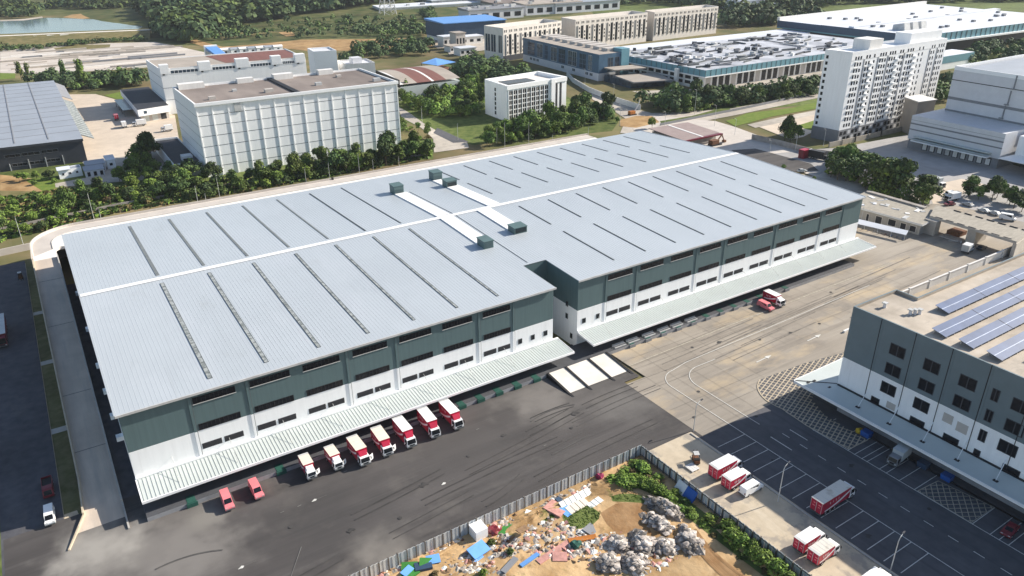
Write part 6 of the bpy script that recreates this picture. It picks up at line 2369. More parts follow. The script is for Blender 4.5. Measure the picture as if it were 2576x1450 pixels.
cg = car('silver_car', 'silver car parked by the hedge outside the works gate', 'truck_grey')
for i, (x, y, lab) in enumerate(((303.4, 3.9, 'silver car parked by the hedge, nearest the white box truck'), (301.4, -3.2, 'silver car in the middle of the three parked by the hedge'), (301.6, -7.2, 'silver car beside the white van by the hedge'))):
    o = cg if i == 0 else copy_tree(cg)
    put(o, x, y, 80, lab, GZ, 'silver cars by the hedge')
w4 = van('white_van', 5.4, 2.0, 2.4, 'white_paint', 'white van parked at the end of the silver cars by the hedge', hood=.6, windows=2)
put(w4, 299.6, -13.0, -70, None, GZ)
rd = thing('red_container', 'red container box standing by the wall near the apartment slab', 'container', (308, 85.5, 0))
g = Geo()
g.box(306.4, 310.6, 84, 87, 0, 4.4, 'red_paint')
for k in range(8):
    g.box(306.5 + k * .5, 306.7 + k * .5, 83.9, 84.0, .3, 4.2, 'dark_red_paint')
g.build('body', rd)
g = Geo()
g.box(306.3, 306.42, 84.2, 86.8, .2, 4.2, 'dark_red_paint')
g.build('door', rd)
dk_ = box_truck('dark_truck', 9.5, 2.5, 4.0, box='black', roof='charcoal', cab='charcoal', logo=False, axles=3, cabH=2.6, group=None)
put(dk_, 311.6, 79.5, -82, 'black covered lorry beside the red container', GZ)
o = copy_tree(cg)
put(o, 311.0, 73.2, 10, 'silver car behind the black covered lorry', GZ, 'silver cars by the hedge')
o['group'] = 'silver cars on the truck yard'
o = copy_tree(cg)
put(o, 287.9, 70.2, -20, 'pale car beside the far gable of the big warehouse', GZ)
o['group'] = 'silver cars on the truck yard'
ex = thing('excavator', 'rust brown excavator and scrap frame on the bare ground beyond the far gable', 'excavator', (279, 113, 0))
px_ = at(1800, 366)
g = Geo()
g.box(px_.x - 4, px_.x + 3, px_.y - 1.6, px_.y + 1.6, .0, .9, 'black')
g.build('tracks', ex)
g = Geo()
g.box(px_.x - 4, px_.x + 1, px_.y - 1.4, px_.y + 1.4, .9, 3.0, 'rust')
g.build('body', ex, bevel=.1)
g = Geo()
g.tube((px_.x + 1, px_.y, 2.2), (px_.x + 5, px_.y + 1, 4.6), .4, .35, 'rust', 8)
g.tube((px_.x + 5, px_.y + 1, 4.6), (px_.x + 7.5, px_.y + 1.4, 1.2), .35, .25, 'rust', 8)
g.box(px_.x + 6.8, px_.x + 8.4, px_.y + .6, px_.y + 2.2, .4, 1.4, 'rust')
g.build('arm', ex)
e2 = thing('excavator', 'small excavator with a raised pale arm on the bare ground at the junction', 'excavator', (300, 175, 0))
p = at(1592, 290)
g = Geo()
g.box(p.x - 3, p.x + 2, p.y - 1.3, p.y + 1.3, 0, .8, 'black')
g.build('tracks', e2)
g = Geo()
g.box(p.x - 3, p.x + 1, p.y - 1.2, p.y + 1.2, .8, 2.6, 'orange')
g.build('body', e2, bevel=.1)
g = Geo()
g.tube((p.x + 1, p.y, 2), (p.x + 4, p.y, 6), .35, .3, 'off_white', 8)
g.tube((p.x + 4, p.y, 6), (p.x + 5, p.y, 9), .3, .2, 'off_white', 8)
g.build('arm', e2)

# ------------------------------------------------------------------ lamps, poles, pylon
def lamp(x, y, h, arm, deg, label, group, z=0.0, double=False):
    t = thing('street_lamp', label, 'street lamp', (x, y, z), group)
    g = Geo()
    g.tube((x, y, z), (x, y, z + h - .8), .11, .07, 'pole', 8)
    g.tube((x, y, z), (x, y, z + .25), .25, .2, 'pole', 8)
    g.build('pole', t)
    for s_ in ((1, -1) if double else (1,)):
        c, s2 = math.cos(R(deg)) * s_, math.sin(R(deg)) * s_
        g = Geo()
        q = [(x, y, z + h - .8), (x + c * arm * .3, y + s2 * arm * .3, z + h - .25), (x + c * arm, y + s2 * arm, z + h)]
        g.tube(q[0], q[1], .07, .06, 'pole', 6)
        g.tube(q[1], q[2], .06, .05, 'pole', 6)
        g.build('arm', t)
        g = Geo()
        e = Vector(q[2])
        g.rbox((e.x + c * .3, e.y + s2 * .3, e.z), .75, .28, .14, (0, 0, R(deg)), 'charcoal')
        g.build('lamp_head', t)


lamp(105.7, -43.6, 7.6, 1.6, 10, 'pale curved street lamp at the corner of asphalt and concrete road', None)
lamp(102.8, -68.9, 8.8, 1.4, 10, 'pale curved street lamp on the walkway beside the long red truck', None)
lamp(103.9, -91.4, 8.6, 1.4, 10, 'pale curved street lamp at the bottom edge beside the marked bays', None)
for i, (x, y, h) in enumerate(((-12.8, 166, 11.5), (11.5, 182.5, 11.2), (13.8, 181, 4.5), (49.9, 182.3, 7.2), (52.8, 180.3, 4), (58.9, 183, 9))):
    lamp(x, y, h, .8, -90, 'slim pale lamp pole by the trees, ' + ('at the outer bend of the rear deck', 'tallest of the pair near the bend', 'shorter of the pair near the bend', 'left of the dark trees', 'short one among dark trees', 'tall one among dark trees')[i], 'lamp poles behind the rear deck')
for i, (px, py, h) in enumerate(((772, 472, 9), (830, 452, 8), (940, 437, 7), (905, 440, 10), (1004, 418, 5), (1062, 306, 9), (1152, 352, 9), (1250, 360, 8), (1270, 376, 14), (1330, 364, 12), (1390, 360, 5), (1480, 340, 5))):
    p = at(px, py)
    lamp(p.x, p.y, h, 1.0, -100, 'slim lamp pole in the tree belt, ' + ('left one below the tall white warehouse', 'middle one below the tall white warehouse', 'right one below the tall white warehouse', 'second below the tall white warehouse', 'short post right of the white warehouse', 'by the road right of the white warehouse', 'beside the drive left of the office block', 'at the left end of the office trees', 'tall one before the office block, left', 'tall one before the middle of the office block', 'short post before the office block', 'short post right of the office block')[i], 'lamp poles along the tree belt')
for i, (px, py, h) in enumerate(((1559, 316, 12), (1672, 320, 9), (1747, 289, 15), (1797, 318, 12), (1848, 340, 9), (1542, 272, 15), (1471, 226, 14), (1710, 272, 7), (1935, 392, 8), (2000, 382, 9), (2071, 368, 9), (2110, 352, 6), (1960, 250, 8), (2090, 245, 14), (2112, 240, 11), (2165, 560, 8), (2330, 480, 7), (2440, 1000, 0))):
    if h:
        p = at(px, py)
        lamp(p.x, p.y, h, 1.5, 170, 'slim roadside lamp pole ' + ('by the bare junction', 'at the grass strip beyond the junction', 'tall one among trees before the teal hall', 'left of the bright lawn', 'at the near end of the bright lawn', 'tall one beside the curving white wall', 'tall one by the white wall near the office block', 'under the trees before the teal hall', 'beside the grey wall, first of three', 'beside the grey wall, second of three', 'beside the grey wall, third of three', 'at the foot of the apartment slab', 'before the dark bays of the teal hall', 'left of the apartment slab by the hedge', 'closest to the left edge of the apartment slab', 'in the flowering belt by the gatehouse', 'by the hedge at the truck yard', '')[i], 'lamp poles along the side roads')
p = at(976, 45)
py_ = thing('lattice_pylon', 'grey lattice pylon standing on a bare patch of the wooded hill', 'pylon', (p.x, p.y, 0))
g = Geo()
hh, bs_ = 62, 9
cor4 = [(-1, -1), (1, -1), (1, 1), (-1, 1)]
for k in range(9):
    z0_, z1_ = hh * k / 9, hh * (k + 1) / 9
    r0, r1 = bs_ * (1 - .8 * k / 9), bs_ * (1 - .8 * (k + 1) / 9)
    for i in range(4):
        a, b = cor4[i], cor4[(i + 1) % 4]
        P0 = (p.x + a[0] * r0, p.y + a[1] * r0, z0_)
        P1 = (p.x + a[0] * r1, p.y + a[1] * r1, z1_)
        Q0 = (p.x + b[0] * r0, p.y + b[1] * r0, z0_)
        Q1 = (p.x + b[0] * r1, p.y + b[1] * r1, z1_)
        g.tube(P0, P1, .45, .45, 'frame_light', 5)
        g.tube(P0, Q1, .25, .25, 'frame_light', 5)
        g.tube(Q0, P1, .25, .25, 'frame_light', 5)
g.build('lattice', py_)
# ------------------------------------------------------------------ trees
def crown_mesh(name, seed, mt, n=900, rx=1.0, rz=1.0, leaf=.13, lobes=7, spread=.62, mix=None, z0=0.0):
    """unit crown (radius 1) of loose leaf sprays gathered round a few boughs"""
    rr = random.Random(seed)
    g = Geo()
    cs = []
    for i in range(lobes):
        a = 2 * math.pi * i / lobes + rr.uniform(-.5, .5)
        r = spread * rr.uniform(.35, 1.0)
        cs.append((r * math.cos(a) * rx, r * math.sin(a) * rx, rz * rr.uniform(-.5, .55), rr.uniform(.34, .58)))
    cs.append((0, 0, rz * .5, .5))
    cs.append((0, 0, 0, .55))
    for i in range(n):
        c = cs[rr.randrange(len(cs))]
        th_ = rr.uniform(0, 6.283)
        u = rr.uniform(-.75, 1)
        s_ = math.sqrt(max(0, 1 - u * u))
        r = c[3] * rr.uniform(.62, 1.08)
        d = Vector((s_ * math.cos(th_), s_ * math.sin(th_), u))
        p = Vector((c[0], c[1], c[2])) + Vector((d.x * r, d.y * r, d.z * r * (.85 if rz < 1.3 else 1.4)))
        nrm = (d + Vector((rr.uniform(-.7, .7), rr.uniform(-.7, .7), rr.uniform(-.3, .8)))).normalized()
        t1 = nrm.orthogonal().normalized()
        t2 = nrm.cross(t1)
        a = rr.uniform(0, 6.283)
        e1 = (t1 * math.cos(a) + t2 * math.sin(a)) * leaf * rr.uniform(.6, 1.25)
        e2 = (t2 * math.cos(a) - t1 * math.sin(a)) * leaf * rr.uniform(.5, .9)
        m2 = mt if not mix or rr.random() > mix[1] else mix[0]
        q = nrm * leaf * .25
        g.face([p - e1, p - e2 * .8 + q, p + e1, p + e2 + q * .5], m2)
    return g


def tree_proto(seed, mt, h, r, trunk_h, label, rz=1.0, n=950, leaf=.13, mix=None, group=None, name='tree', lobes=7):
    """h total height, r crown radius"""
    t = bpy.data.objects.new(name, None)
    COL.objects.link(t)
    t.empty_display_size = .5
    tag(t, label, 'tree', group)
    g = crown_mesh('crown', seed, mt, n, 1.0, rz, leaf, mix=mix, lobes=lobes)
    zc = (h + trunk_h) / 2
    hz = (h - trunk_h) / 2 / (rz * 1.02)
    g.v = [(x * r, y * r, zc + z_ * hz) for x, y, z_ in g.v]
    c = g.build('crown', None)
    c.parent = t
    g = Geo()
    rr = random.Random(seed + 5)
    tr = max(.09, h * .018)
    g.tube((0, 0, 0), (rr.uniform(-.1, .1), rr.uniform(-.1, .1), zc), tr, tr * .55, 'bark', 7)
    for k in range(5):
        a = rr.uniform(0, 6.28)
        z_ = trunk_h + (zc - trunk_h) * rr.uniform(0, .9)
        g.tube((0, 0, z_), (r * .6 * math.cos(a), r * .6 * math.sin(a), z_ + (h - z_) * .5), tr * .45, tr * .15, 'bark', 5)
    b = g.build('trunk', None)
    b.parent = t
    return t


P_ = {}
P_['round'] = [tree_proto(100 + i, ('leaf', 'leaf', 'leaf_dark', 'leaf')[i], (7.0, 8.2, 6.4, 7.4)[i], (3.2, 2.8, 3.6, 3.0)[i], 1.2, '', mix=('leaf_light', .15), leaf=.135, lobes=(7, 5, 9, 6)[i]) for i in range(4)]
P_['dark'] = [tree_proto(120 + i, 'leaf_dark', (7.5, 8.8, 6.6)[i], (3.4, 2.9, 3.3)[i], 1.2, '', mix=('leaf', .3), leaf=.135, lobes=(8, 5, 6)[i]) for i in range(3)]
P_['light'] = [tree_proto(140 + i, 'leaf_light', 6.0, 2.6, 1.0, '', mix=('leaf', .25), leaf=.145) for i in range(2)]
P_['tall'] = [tree_proto(160 + i, 'leaf', 12.0, 2.0, 2.0, '', rz=1.6, mix=('leaf_light', .2), leaf=.2, n=520) for i in range(2)]
P_['bloom'] = [tree_proto(180 + i, 'leaf', 6.0, 2.7, 1.0, '', mix=('blossom', .10), leaf=.17) for i in range(2)]
P_['shrub'] = [tree_proto(200 + i, ('leaf', 'leaf_light', 'leaf_brown')[i], 2.6, 1.9, .1, '', leaf=.2, n=360, name='shrub') for i in range(3)]
P_['bush'] = [tree_proto(240 + i, 'leaf_light', 3.2, 2.0, .1, '', mix=('leaf', .3), leaf=.15, n=620, name='shrub') for i in range(2)]
P_['young'] = [tree_proto(220 + i, 'leaf_light', 8.5, 1.5, .6, '', rz=1.5, leaf=.24, n=420, mix=('leaf', .3)) for i in range(2)]
for k in P_:
    for t in P_[k]:
        if k in ('shrub', 'bush'):
            t['category'] = 'shrub'
USED = set()
NT = [0]


def plant(kind, x, y, s, label, group, rr, sz=None):
    t = P_[kind][rr.randrange(len(P_[kind]))]
    if t.name in USED:
        t = copy_tree(t)
    USED.add(t.name)
    t.location = (x, y, 0)
    t.rotation_euler = (0, 0, rr.uniform(0, 6.28))
    k = s * rr.uniform(.85, 1.15)
    t.scale = (k * rr.uniform(.9, 1.1), k * rr.uniform(.9, 1.1), (sz or 1) * k * rr.uniform(.88, 1.15))
    t['label'] = label
    t['group'] = group
    NT[0] += 1
    return t


def grove(poly, n, kinds, s, label, group, seed, mind=2.5, px=True, sz=None):
    rr = random.Random(seed)
    P = [(at(*p).x, at(*p).y) for p in poly] if px else poly
    xs, ys = [p[0] for p in P], [p[1] for p in P]
    pts = []
    tries = 0
    while len(pts) < n and tries < n * 60:
        tries += 1
        q = (rr.uniform(min(xs), max(xs)), rr.uniform(min(ys), max(ys)))
        if not inside(q, P) or any((q[0] - a) ** 2 + (q[1] - b) ** 2 < mind ** 2 for a, b in pts):
            continue
        pts.append(q)
        k = rr.choice(kinds)
        plant(k, q[0], q[1], s * rr.uniform(.8, 1.25), label if k not in ('shrub', 'bush') else label.replace('tree', 'shrub'), group if k not in ('shrub', 'bush') else group.replace('trees', 'shrubs'), rr, sz)


# belt behind the rear deck
grove([(640, 458), (720, 434), (900, 405), (1085, 380), (1082, 398), (900, 432), (700, 470)], 40, ['round', 'dark', 'round', 'round', 'light'], 1.15, 'dense green tree in the row between the rear deck and the tall white warehouse', 'trees below the tall white warehouse', 1, 3.6)
grove([(330, 415), (420, 430), (530, 450), (640, 455), (690, 470), (520, 492), (330, 500), (270, 470)], 36, ['round', 'dark', 'round', 'light'], 1.05, 'dark leafy tree in the thicket left of the tall white warehouse', 'trees of the left thicket', 2, 3.4)
grove([(250, 480), (330, 500), (480, 492), (300, 530), (160, 560), (120, 540), (150, 510)], 26, ['round', 'shrub', 'shrub', 'dark'], .9, 'green tree at the ragged left end of the thicket', 'trees at the ragged left end', 3, 3.0)
grove([(0, 520), (120, 510), (160, 560), (100, 588), (0, 600)], 16, ['shrub', 'light', 'round'], .85, 'low green tree on the rough ground at the far left', 'trees on the rough ground', 4, 3.2)
grove([(30, 452), (130, 448), (150, 462), (90, 470)], 6, ['light', 'shrub', 'dark'], .8, 'light green tree beside the small site office', 'trees by the site office', 5, 3)
grove([(325, 398), (380, 392), (395, 410), (335, 425)], 5, ['dark', 'round'], 1.5, 'large dark tree beside the white annexe', 'trees by the white annexe', 6, 4)
# trees round the office block
grove([(1210, 374), (1300, 362), (1400, 345), (1470, 322), (1440, 305), (1370, 318), (1230, 345)], 34, ['round', 'round', 'light'], 1.35, 'full green tree in front of the white office block', 'trees in front of the office block', 7, 4)
grove([(1440, 300), (1475, 318), (1555, 305), (1520, 285), (1450, 265)], 13, ['round', 'dark'], 1.25, 'green tree right of the white office block', 'trees right of the office block', 8, 4)
grove([(1010, 262), (1100, 240), (1200, 230), (1225, 285), (1150, 300), (1060, 290)], 34, ['light', 'round', 'round', 'dark'], 1.25, 'yellowish green tree in the garden left of the office block', 'trees of the office garden', 9, 4.2)
grove([(1000, 225), (1090, 212), (1160, 205), (1215, 212), (1215, 232), (1100, 236), (1010, 255)], 14, ['young', 'young', 'round', 'light'], 1.2, 'slim young tree in the nursery rows behind the garden', 'trees of the nursery rows', 10, 4)
grove([(1000, 300), (1035, 312), (1085, 352), (1050, 360), (1010, 345)], 8, ['shrub', 'round'], .9, 'bushy tree beside the drive at the white warehouse corner', 'trees by the drive', 11, 3.5)
t = plant('light', *(lambda p: (p.x, p.y))(at(1384, 318)), 1.9, 'tall bright green tree against the right bays of the office block', 'trees in front of the office block', random.Random(3), 1.45)
del t['group']
t = plant('light', *(lambda p: (p.x, p.y))(at(1640, 325)), .95, 'single round yellow green tree on the bare junction', 'trees at the junction', random.Random(5))
del t['group']
t = plant('light', *(lambda p: (p.x, p.y))(at(1553, 310)), .7, 'small lone tree at the edge of the bare junction', 'trees at the junction', random.Random(6))
del t['group']
# belts on the right
grove([(1655, 285), (1720, 262), (1850, 258), (2010, 235), (2060, 225), (2055, 240), (1900, 262), (1700, 288)], 26, ['round', 'dark'], 1.25, 'dark green tree in the hedge row before the teal hall', 'trees before the teal hall', 12, 4)
grove([(1950, 345), (2000, 338), (2035, 352), (1985, 372)], 5, ['round', 'dark'], 1.15, 'dark tree beside the grey wall left of the apartment slab', 'trees by the grey wall', 13, 3.4)
grove([(2065, 440), (2120, 408), (2180, 430), (2250, 470), (2330, 505), (2335, 530), (2230, 500)], 40, ['round', 'dark', 'bloom', 'bloom'], 1.45, 'flowering green tree in the belt between the big roof end and the gatehouse', 'trees beside the gatehouse', 14, 3.0)
grove([(2425, 497), (2455, 478), (2576, 515), (2576, 540)], 12, ['bloom', 'round', 'dark'], .95, 'flowering tree in the hedge at the right edge by the truck yard', 'trees of the right hedge', 15, 3)
t = plant('light', *(lambda p: (p.x, p.y))(at(2138, 408)), 1.2, 'tall bright green tree standing above the belt by the red container', 'trees', random.Random(9), 1.5)
del t['group']
for i, (px, py) in enumerate(((1969, 432), (2045, 470))):
    t = plant('round', *(lambda p: (p.x, p.y))(at(px, py)), .5, ('small clipped tree left of the pale car', 'small clipped tree at the start of the belt')[i], 'clipped trees beside the big roof', random.Random(i))
# left background
for i, (px, py, s_) in enumerate(((55, 202, 1.3), (75, 203, 1.0), (140, 208, 1.3), (165, 206, 1.2), (213, 225, 1.7))):
    t = plant('tall', *(lambda p: (p.x, p.y))(at(px, py)), s_, 'tall slim tree rising above the row, ' + ('leftmost', 'second', 'third', 'fourth', 'tallest, on a bare leaning trunk')[i] + ' one', 'tall trees above the row', random.Random(30 + i))
# middle distance
# bushes on the rubble site
grove([(79.5, -46.6), (87.4, -46), (88.4, -49), (87.4, -54.6), (85.5, -55), (83.6, -51.2), (79.5, -48.8)], 20, ['bush', 'bush', 'shrub'], .85, 'bright green tree in the thick clump at the corner of the rubble site', 'trees in the corner clump', 22, 1.2, px=False, sz=.75)
grove([(85.6, -56), (88, -56), (88.6, -84), (86.4, -84), (85.4, -68)], 20, ['bush', 'bush', 'shrub'], .62, 'bright green tree along the blue grey hoarding', 'trees along the hoarding', 23, 1.4, px=False, sz=.7)
grove([(87.0, -69), (89.6, -68), (89.8, -92), (87.6, -92)], 15, ['bush', 'bush'], .95, 'bright green tree in the tall clump along the lower hoarding', 'trees in the lower hoarding clump', 25, 1.3, px=False, sz=.9)
grove([(28, -47), (60, -46.5), (60, -56), (30, -56)], 7, ['shrub'], .6, 'weedy tree among the debris', 'trees among the debris', 24, 3, px=False)
print('trees', NT[0])
for k in P_:
    for t in P_[k]:
        if t.name not in USED:
            for c in list(t.children):
                bpy.data.objects.remove(c)
            bpy.data.objects.remove(t)


# weeds over the rough ground and clumped grass on the site: nobody could count them
def weeds(name, polys, n, mt, size, seed, px=True, h=.5, label='rough green weeds'):
    rr = random.Random(seed)
    g = Geo()
    for poly in polys:
        P = [(at(*p).x, at(*p).y) for p in poly] if px else poly
        xs, ys = [p[0] for p in P], [p[1] for p in P]
        k = 0
        while k < n:
            q = (rr.uniform(min(xs), max(xs)), rr.uniform(min(ys), max(ys)))
            k += 1
            if not inside(q, P):
                continue
            for m_ in range(3):
                a = rr.uniform(0, 6.28)
                s_ = size * rr.uniform(.5, 1.2)
                c = Vector((q[0] + rr.uniform(-.5, .5) * size, q[1] + rr.uniform(-.5, .5) * size, .02))
                e = Vector((math.cos(a), math.sin(a), 0)) * s_
                up = Vector((rr.uniform(-.3, .3), rr.uniform(-.3, .3), 1)) * h * rr.uniform(.4, 1.1)
                g.face([c - e * .5, c + e * .5, c + e * .7 + up, c - e * .6 + up], rr.choice(mt))
    o = g.build(name)
    tag(o, label, 'weeds', kind='stuff')


weeds('undergrowth', [[(0, 500), (150, 480), (330, 470), (640, 450), (1080, 385), (1085, 398), (640, 480), (300, 535), (0, 610)]], 5200, ['leaf', 'leaf_dark', 'leaf_light', 'leaf_brown'], 1.6, 1, h=1.0, label='rough undergrowth between the trees behind the rear deck')
weeds('grass_tufts', [[(at(*p).x, at(*p).y) if p[0] > 500 else p for p in q] for q in SITE_GRASS], 700, ['leaf_light', 'leaf', 'leaf_light'], .45, 2, px=False, h=.35, label='tufts of grass over the rubble site')


# wooded hill and far woods that read as one mass
def wood(name, polys, n, size, seed, label, q=44, hill=None, fine=1.0, mats=('forest', 'forest', 'leaf_dark', 'leaf')):
    rr = random.Random(seed)
    g = Geo()
    for poly, cnt in polys:
        P = [(at(*p).x, at(*p).y) for p in poly]
        xs, ys = [p[0] for p in P], [p[1] for p in P]
        k = 0
        tries = 0
        while k < cnt and tries < cnt * 40:
            tries += 1
            c = (rr.uniform(min(xs), max(xs)), rr.uniform(min(ys), max(ys)))
            if not inside(c, P):
                continue
            k += 1
            r = size * rr.uniform(.65, 1.3)
            h = r * rr.uniform(1.3, 2.0)
            zb = hill(*c) if hill else 0
            mt = rr.choice(mats)
            for j in range(q):
                a = rr.uniform(0, 6.283)
                u = rr.uniform(-.2, 1)
                s_ = math.sqrt(max(0, 1 - u * u))
                d = Vector((s_ * math.cos(a), s_ * math.sin(a), u))
                w = rr.uniform(.75, 1.1)
                p = Vector((c[0] + d.x * r * w, c[1] + d.y * r * w, zb + h * .5 + d.z * h * .6 * w))
                nn = (d + Vector((rr.uniform(-.6, .6), rr.uniform(-.6, .6), rr.uniform(-.2, .7)))).normalized()
                t1 = nn.orthogonal().normalized()
                t2 = nn.cross(t1)
                l_ = r * rr.uniform(.22, .42) * fine
                g.face([p - t1 * l_, p - t2 * l_ * .8, p + t1 * l_, p + t2 * l_], mt)
    o = g.build(name)
    tag(o, label, 'wood', kind='stuff')


def hill(x, y):
    return 34 * math.exp(-(((x - 470) / 190) ** 2 + ((y - 1120) / 230) ** 2))


g = Geo()
n = 26
for i in range(n):
    for j in range(n):
        xa, xb = 60 + 820 * i / n, 60 + 820 * (i + 1) / n
        ya, yb = 700 + 900 * j / n, 700 + 900 * (j + 1) / n
        g.face([(xa, ya, hill(xa, ya) - .6), (xb, ya, hill(xb, ya) - .6), (xb, yb, hill(xb, yb) - .6), (xa, yb, hill(xa, yb) - .6)], 'hill_grass')
struct('hill', g, smooth=True)
wood('hill_wood', [([(352, 36), (400, -4), (470, -7), (760, -7), (1040, -7), (1040, 30), (980, 28), (900, 38), (760, 50), (660, 62), (540, 92), (460, 90), (400, 66)], 1500), ([(400, 86), (450, 84), (520, 104), (480, 112), (430, 104)], 60)], 0, 8.5, 5, 'dense dark wood on the hill beyond the lake', hill=hill)
wood('hill_scrub', [([(480, 92), (660, 66), (900, 52), (1050, 54), (1078, 98), (900, 94), (640, 104), (560, 108)], 110), ([(850, 84), (930, 76), (1060, 66), (1075, 92), (900, 94)], 80), ([(520, 92), (640, 84), (700, 80), (640, 96), (540, 104)], 40)], 0, 3.6, 6, 'bushy green scrub on the lower slope of the hill', q=30, hill=hill)
wood('lakeside_wood', [([(0, 6), (60, 10), (115, 30), (85, 46), (0, 48), (-40, 48), (-40, 10)], 170), ([(115, 26), (150, 22), (250, 26), (345, 22), (345, 8), (250, 12), (140, 8)], 170)], 0, 5.5, 7, 'green trees and bushes round the far shore of the lake', q=36)
wood('dam_hedge', [([(92, 124), (200, 109), (290, 104), (292, 107), (140, 120), (95, 128)], 90), ([(300, 104), (372, 100), (374, 104), (300, 107)], 36), ([(0, 122), (90, 121), (80, 128), (0, 131)], 44)], 0, 2.2, 17, 'low hedge and bushes at the foot of the lake embankment', q=26)
wood('garden_shrubbery', [([(1005, 262), (1100, 240), (1200, 230), (1225, 285), (1150, 300), (1060, 290)], 120), ([(1005, 225), (1090, 212), (1215, 210), (1215, 232), (1100, 238), (1010, 255)], 90), ([(1440, 300), (1475, 318), (1555, 305), (1520, 285), (1450, 265)], 40), ([(1215, 372), (1300, 362), (1400, 345), (1470, 322), (1440, 305), (1240, 345)], 60), ([(300, 490), (520, 480), (660, 455), (900, 410), (1080, 384), (1082, 396), (900, 428), (700, 466), (520, 500), (320, 520)], 150), ([(2065, 440), (2120, 408), (2180, 430), (2250, 470), (2330, 505), (2335, 530), (2230, 500)], 60), ([(1655, 288), (1720, 265), (1850, 260), (2010, 238), (2060, 228), (2055, 242), (1900, 264), (1700, 290)], 80)], 0, 2.0, 28, 'low shrubbery and hedges under the nearer trees', q=110, fine=.6, mats=('leaf', 'leaf', 'leaf_light', 'leaf_dark'))
wood('garden_wood', [([(1005, 262), (1100, 240), (1200, 230), (1225, 285), (1150, 300), (1060, 290)], 46), ([(1440, 300), (1475, 318), (1555, 305), (1520, 285), (1450, 265)], 14), ([(1180, 210), (1222, 214), (1222, 240), (1150, 238)], 14)], 0, 3.3, 29, 'leafy light green trees massed in the garden beside the office block', q=150, fine=.55, mats=('leaf', 'leaf_light', 'leaf'))
wood('middle_wood', [([(1600, 262), (1700, 250), (1850, 245), (2010, 225), (2060, 215), (2060, 240), (1900, 262), (1700, 290), (1640, 288)], 90), ([(860, 165), (920, 150), (1000, 145), (1085, 140), (1100, 120), (1000, 112), (900, 130)], 60), ([(1130, 196), (1180, 160), (1240, 165), (1290, 190), (1420, 235), (1380, 242), (1230, 210)], 130), ([(1048, 30), (1085, 25), (1110, 60), (1120, 100), (1098, 78), (1070, 55)], 34), ([(60, 212), (140, 207), (200, 210), (330, 200), (370, 196), (372, 215), (300, 225), (180, 232), (130, 218)], 70), ([(2345, 215), (2400, 205), (2395, 262), (2340, 285)], 14), ([(2400, 168), (2576, 152), (2576, 118), (2450, 132)], 52)], 0, 4.6, 18, 'bushy green trees standing in masses between the middle distance buildings', q=120, fine=.62)
wood('far_wood', [([(1560, 0), (1700, -6), (1900, -6), (1880, 30), (1840, 38), (1800, 30), (1640, 10)], 280), ([(1830, 56), (1880, 40), (2000, 30), (2130, 12), (2576, 6), (2640, -5), (1900, -5), (1860, 30)], 520), ([(1440, 4), (1560, 2), (1640, 14), (1480, 24)], 70), ([(1820, 50), (1960, 45), (2080, 50), (1960, 64), (1830, 76)], 110)], 0, 7.5, 8, 'far green woods beyond the dormitory slabs and the far factory', q=30)

# ------------------------------------------------------------------ far sheds and houses
FAR = [(1128, 30, 200, 24, 9, 'white_roof', 'off_white', 'long low shed with a white roof and open sides at the top of the view'),
       (1205, 22, 150, 40, 14, 'white_roof', 'skylight', 'glazed white roofed shed behind the long low shed'),
       (1150, 13, 260, 26, 8, 'white_roof', 'off_white', 'thin white shed at the very top of the view'),
       (1290, 22, 90, 60, 16, 'plinth_grey', 'beige_shade', 'brownish grey works block among the far sheds'),
       (1330, 34, 110, 30, 14, 'brown_roof', 'beige_shade', 'works block with a dark cluttered roof behind the nearest dormitory'),
       (1395, 36, 90, 34, 13, 'tan_roof', 'grey_wall', 'tan roofed block behind the nearest dormitory'),
       (1400, 18, 120, 40, 16, 'shed_roof', 'beige_shade', 'long block with a dusty red roof in the far works'),
       (1480, 30, 110, 40, 12, 'grey_roof', 'grey_wall', 'grey roofed block beyond the middle dormitory'),
       (1330, 8, 320, 60, 10, 'canopy', 'grey_wall', 'pale wide roof at the top of the view above the far works'),
       (1250, 50, 80, 26, 12, 'plinth_grey', 'grey_wall', 'dark grey block beside the far bare ground')]
for px, py, L_, D_, h, ro, wa, lab in FAR:
    p = at(px, py)
    t = thing('far_works', lab, 'building', (p.x, p.y, 0), 'far works buildings')
    g = Geo()
    c, s_ = math.cos(.05), math.sin(.05)
    fpx = [(p.x - L_ / 2, p.y), (p.x + L_ / 2, p.y), (p.x + L_ / 2, p.y + D_), (p.x - L_ / 2, p.y + D_)]
    g.prism(fpx, 0, h, wa)
    g.build('wall', t)
    g = Geo()
    g.hexa([(p.x - L_ / 2 - 1, p.y - 1, h), (p.x + L_ / 2 + 1, p.y - 1, h), (p.x + L_ / 2 + 1, p.y + D_ + 1, h), (p.x - L_ / 2 - 1, p.y + D_ + 1, h),
            (p.x - L_ / 2 - 1, p.y - 1, h + 1), (p.x + L_ / 2 + 1, p.y - 1, h + 1), (p.x + L_ / 2 + 1, p.y + D_ + 1, h + 3), (p.x - L_ / 2 - 1, p.y + D_ + 1, h + 3)], ro)
    g.build('roof', t)
    W = Wall(fpx[0], fpx[1])
    n = max(3, int(L_ / 14))
    for i in range(n):
        g = Geo()
        u = (i + .15) * L_ / n
        W.box(g, u, u + L_ / n * .6, h * .25, h * .7, -.1, .1, 'glass')
        g.build('window', t)
    rr = random.Random(int(px))
    g = Geo()
    for i in range(9):
        x, y = rr.uniform(p.x - L_ / 2 + 3, p.x + L_ / 2 - 3), rr.uniform(p.y + 2, p.y + D_ - 2)
        g.box(x - 2, x + rr.uniform(1, 6), y - 1.5, y + 1.5, h + 1, h + rr.uniform(3.2, 5), rr.choice(['off_white', 'plinth_grey', 'frame_light']))
    o = g.build('roof_plant', t)
    o['kind'] = 'stuff'
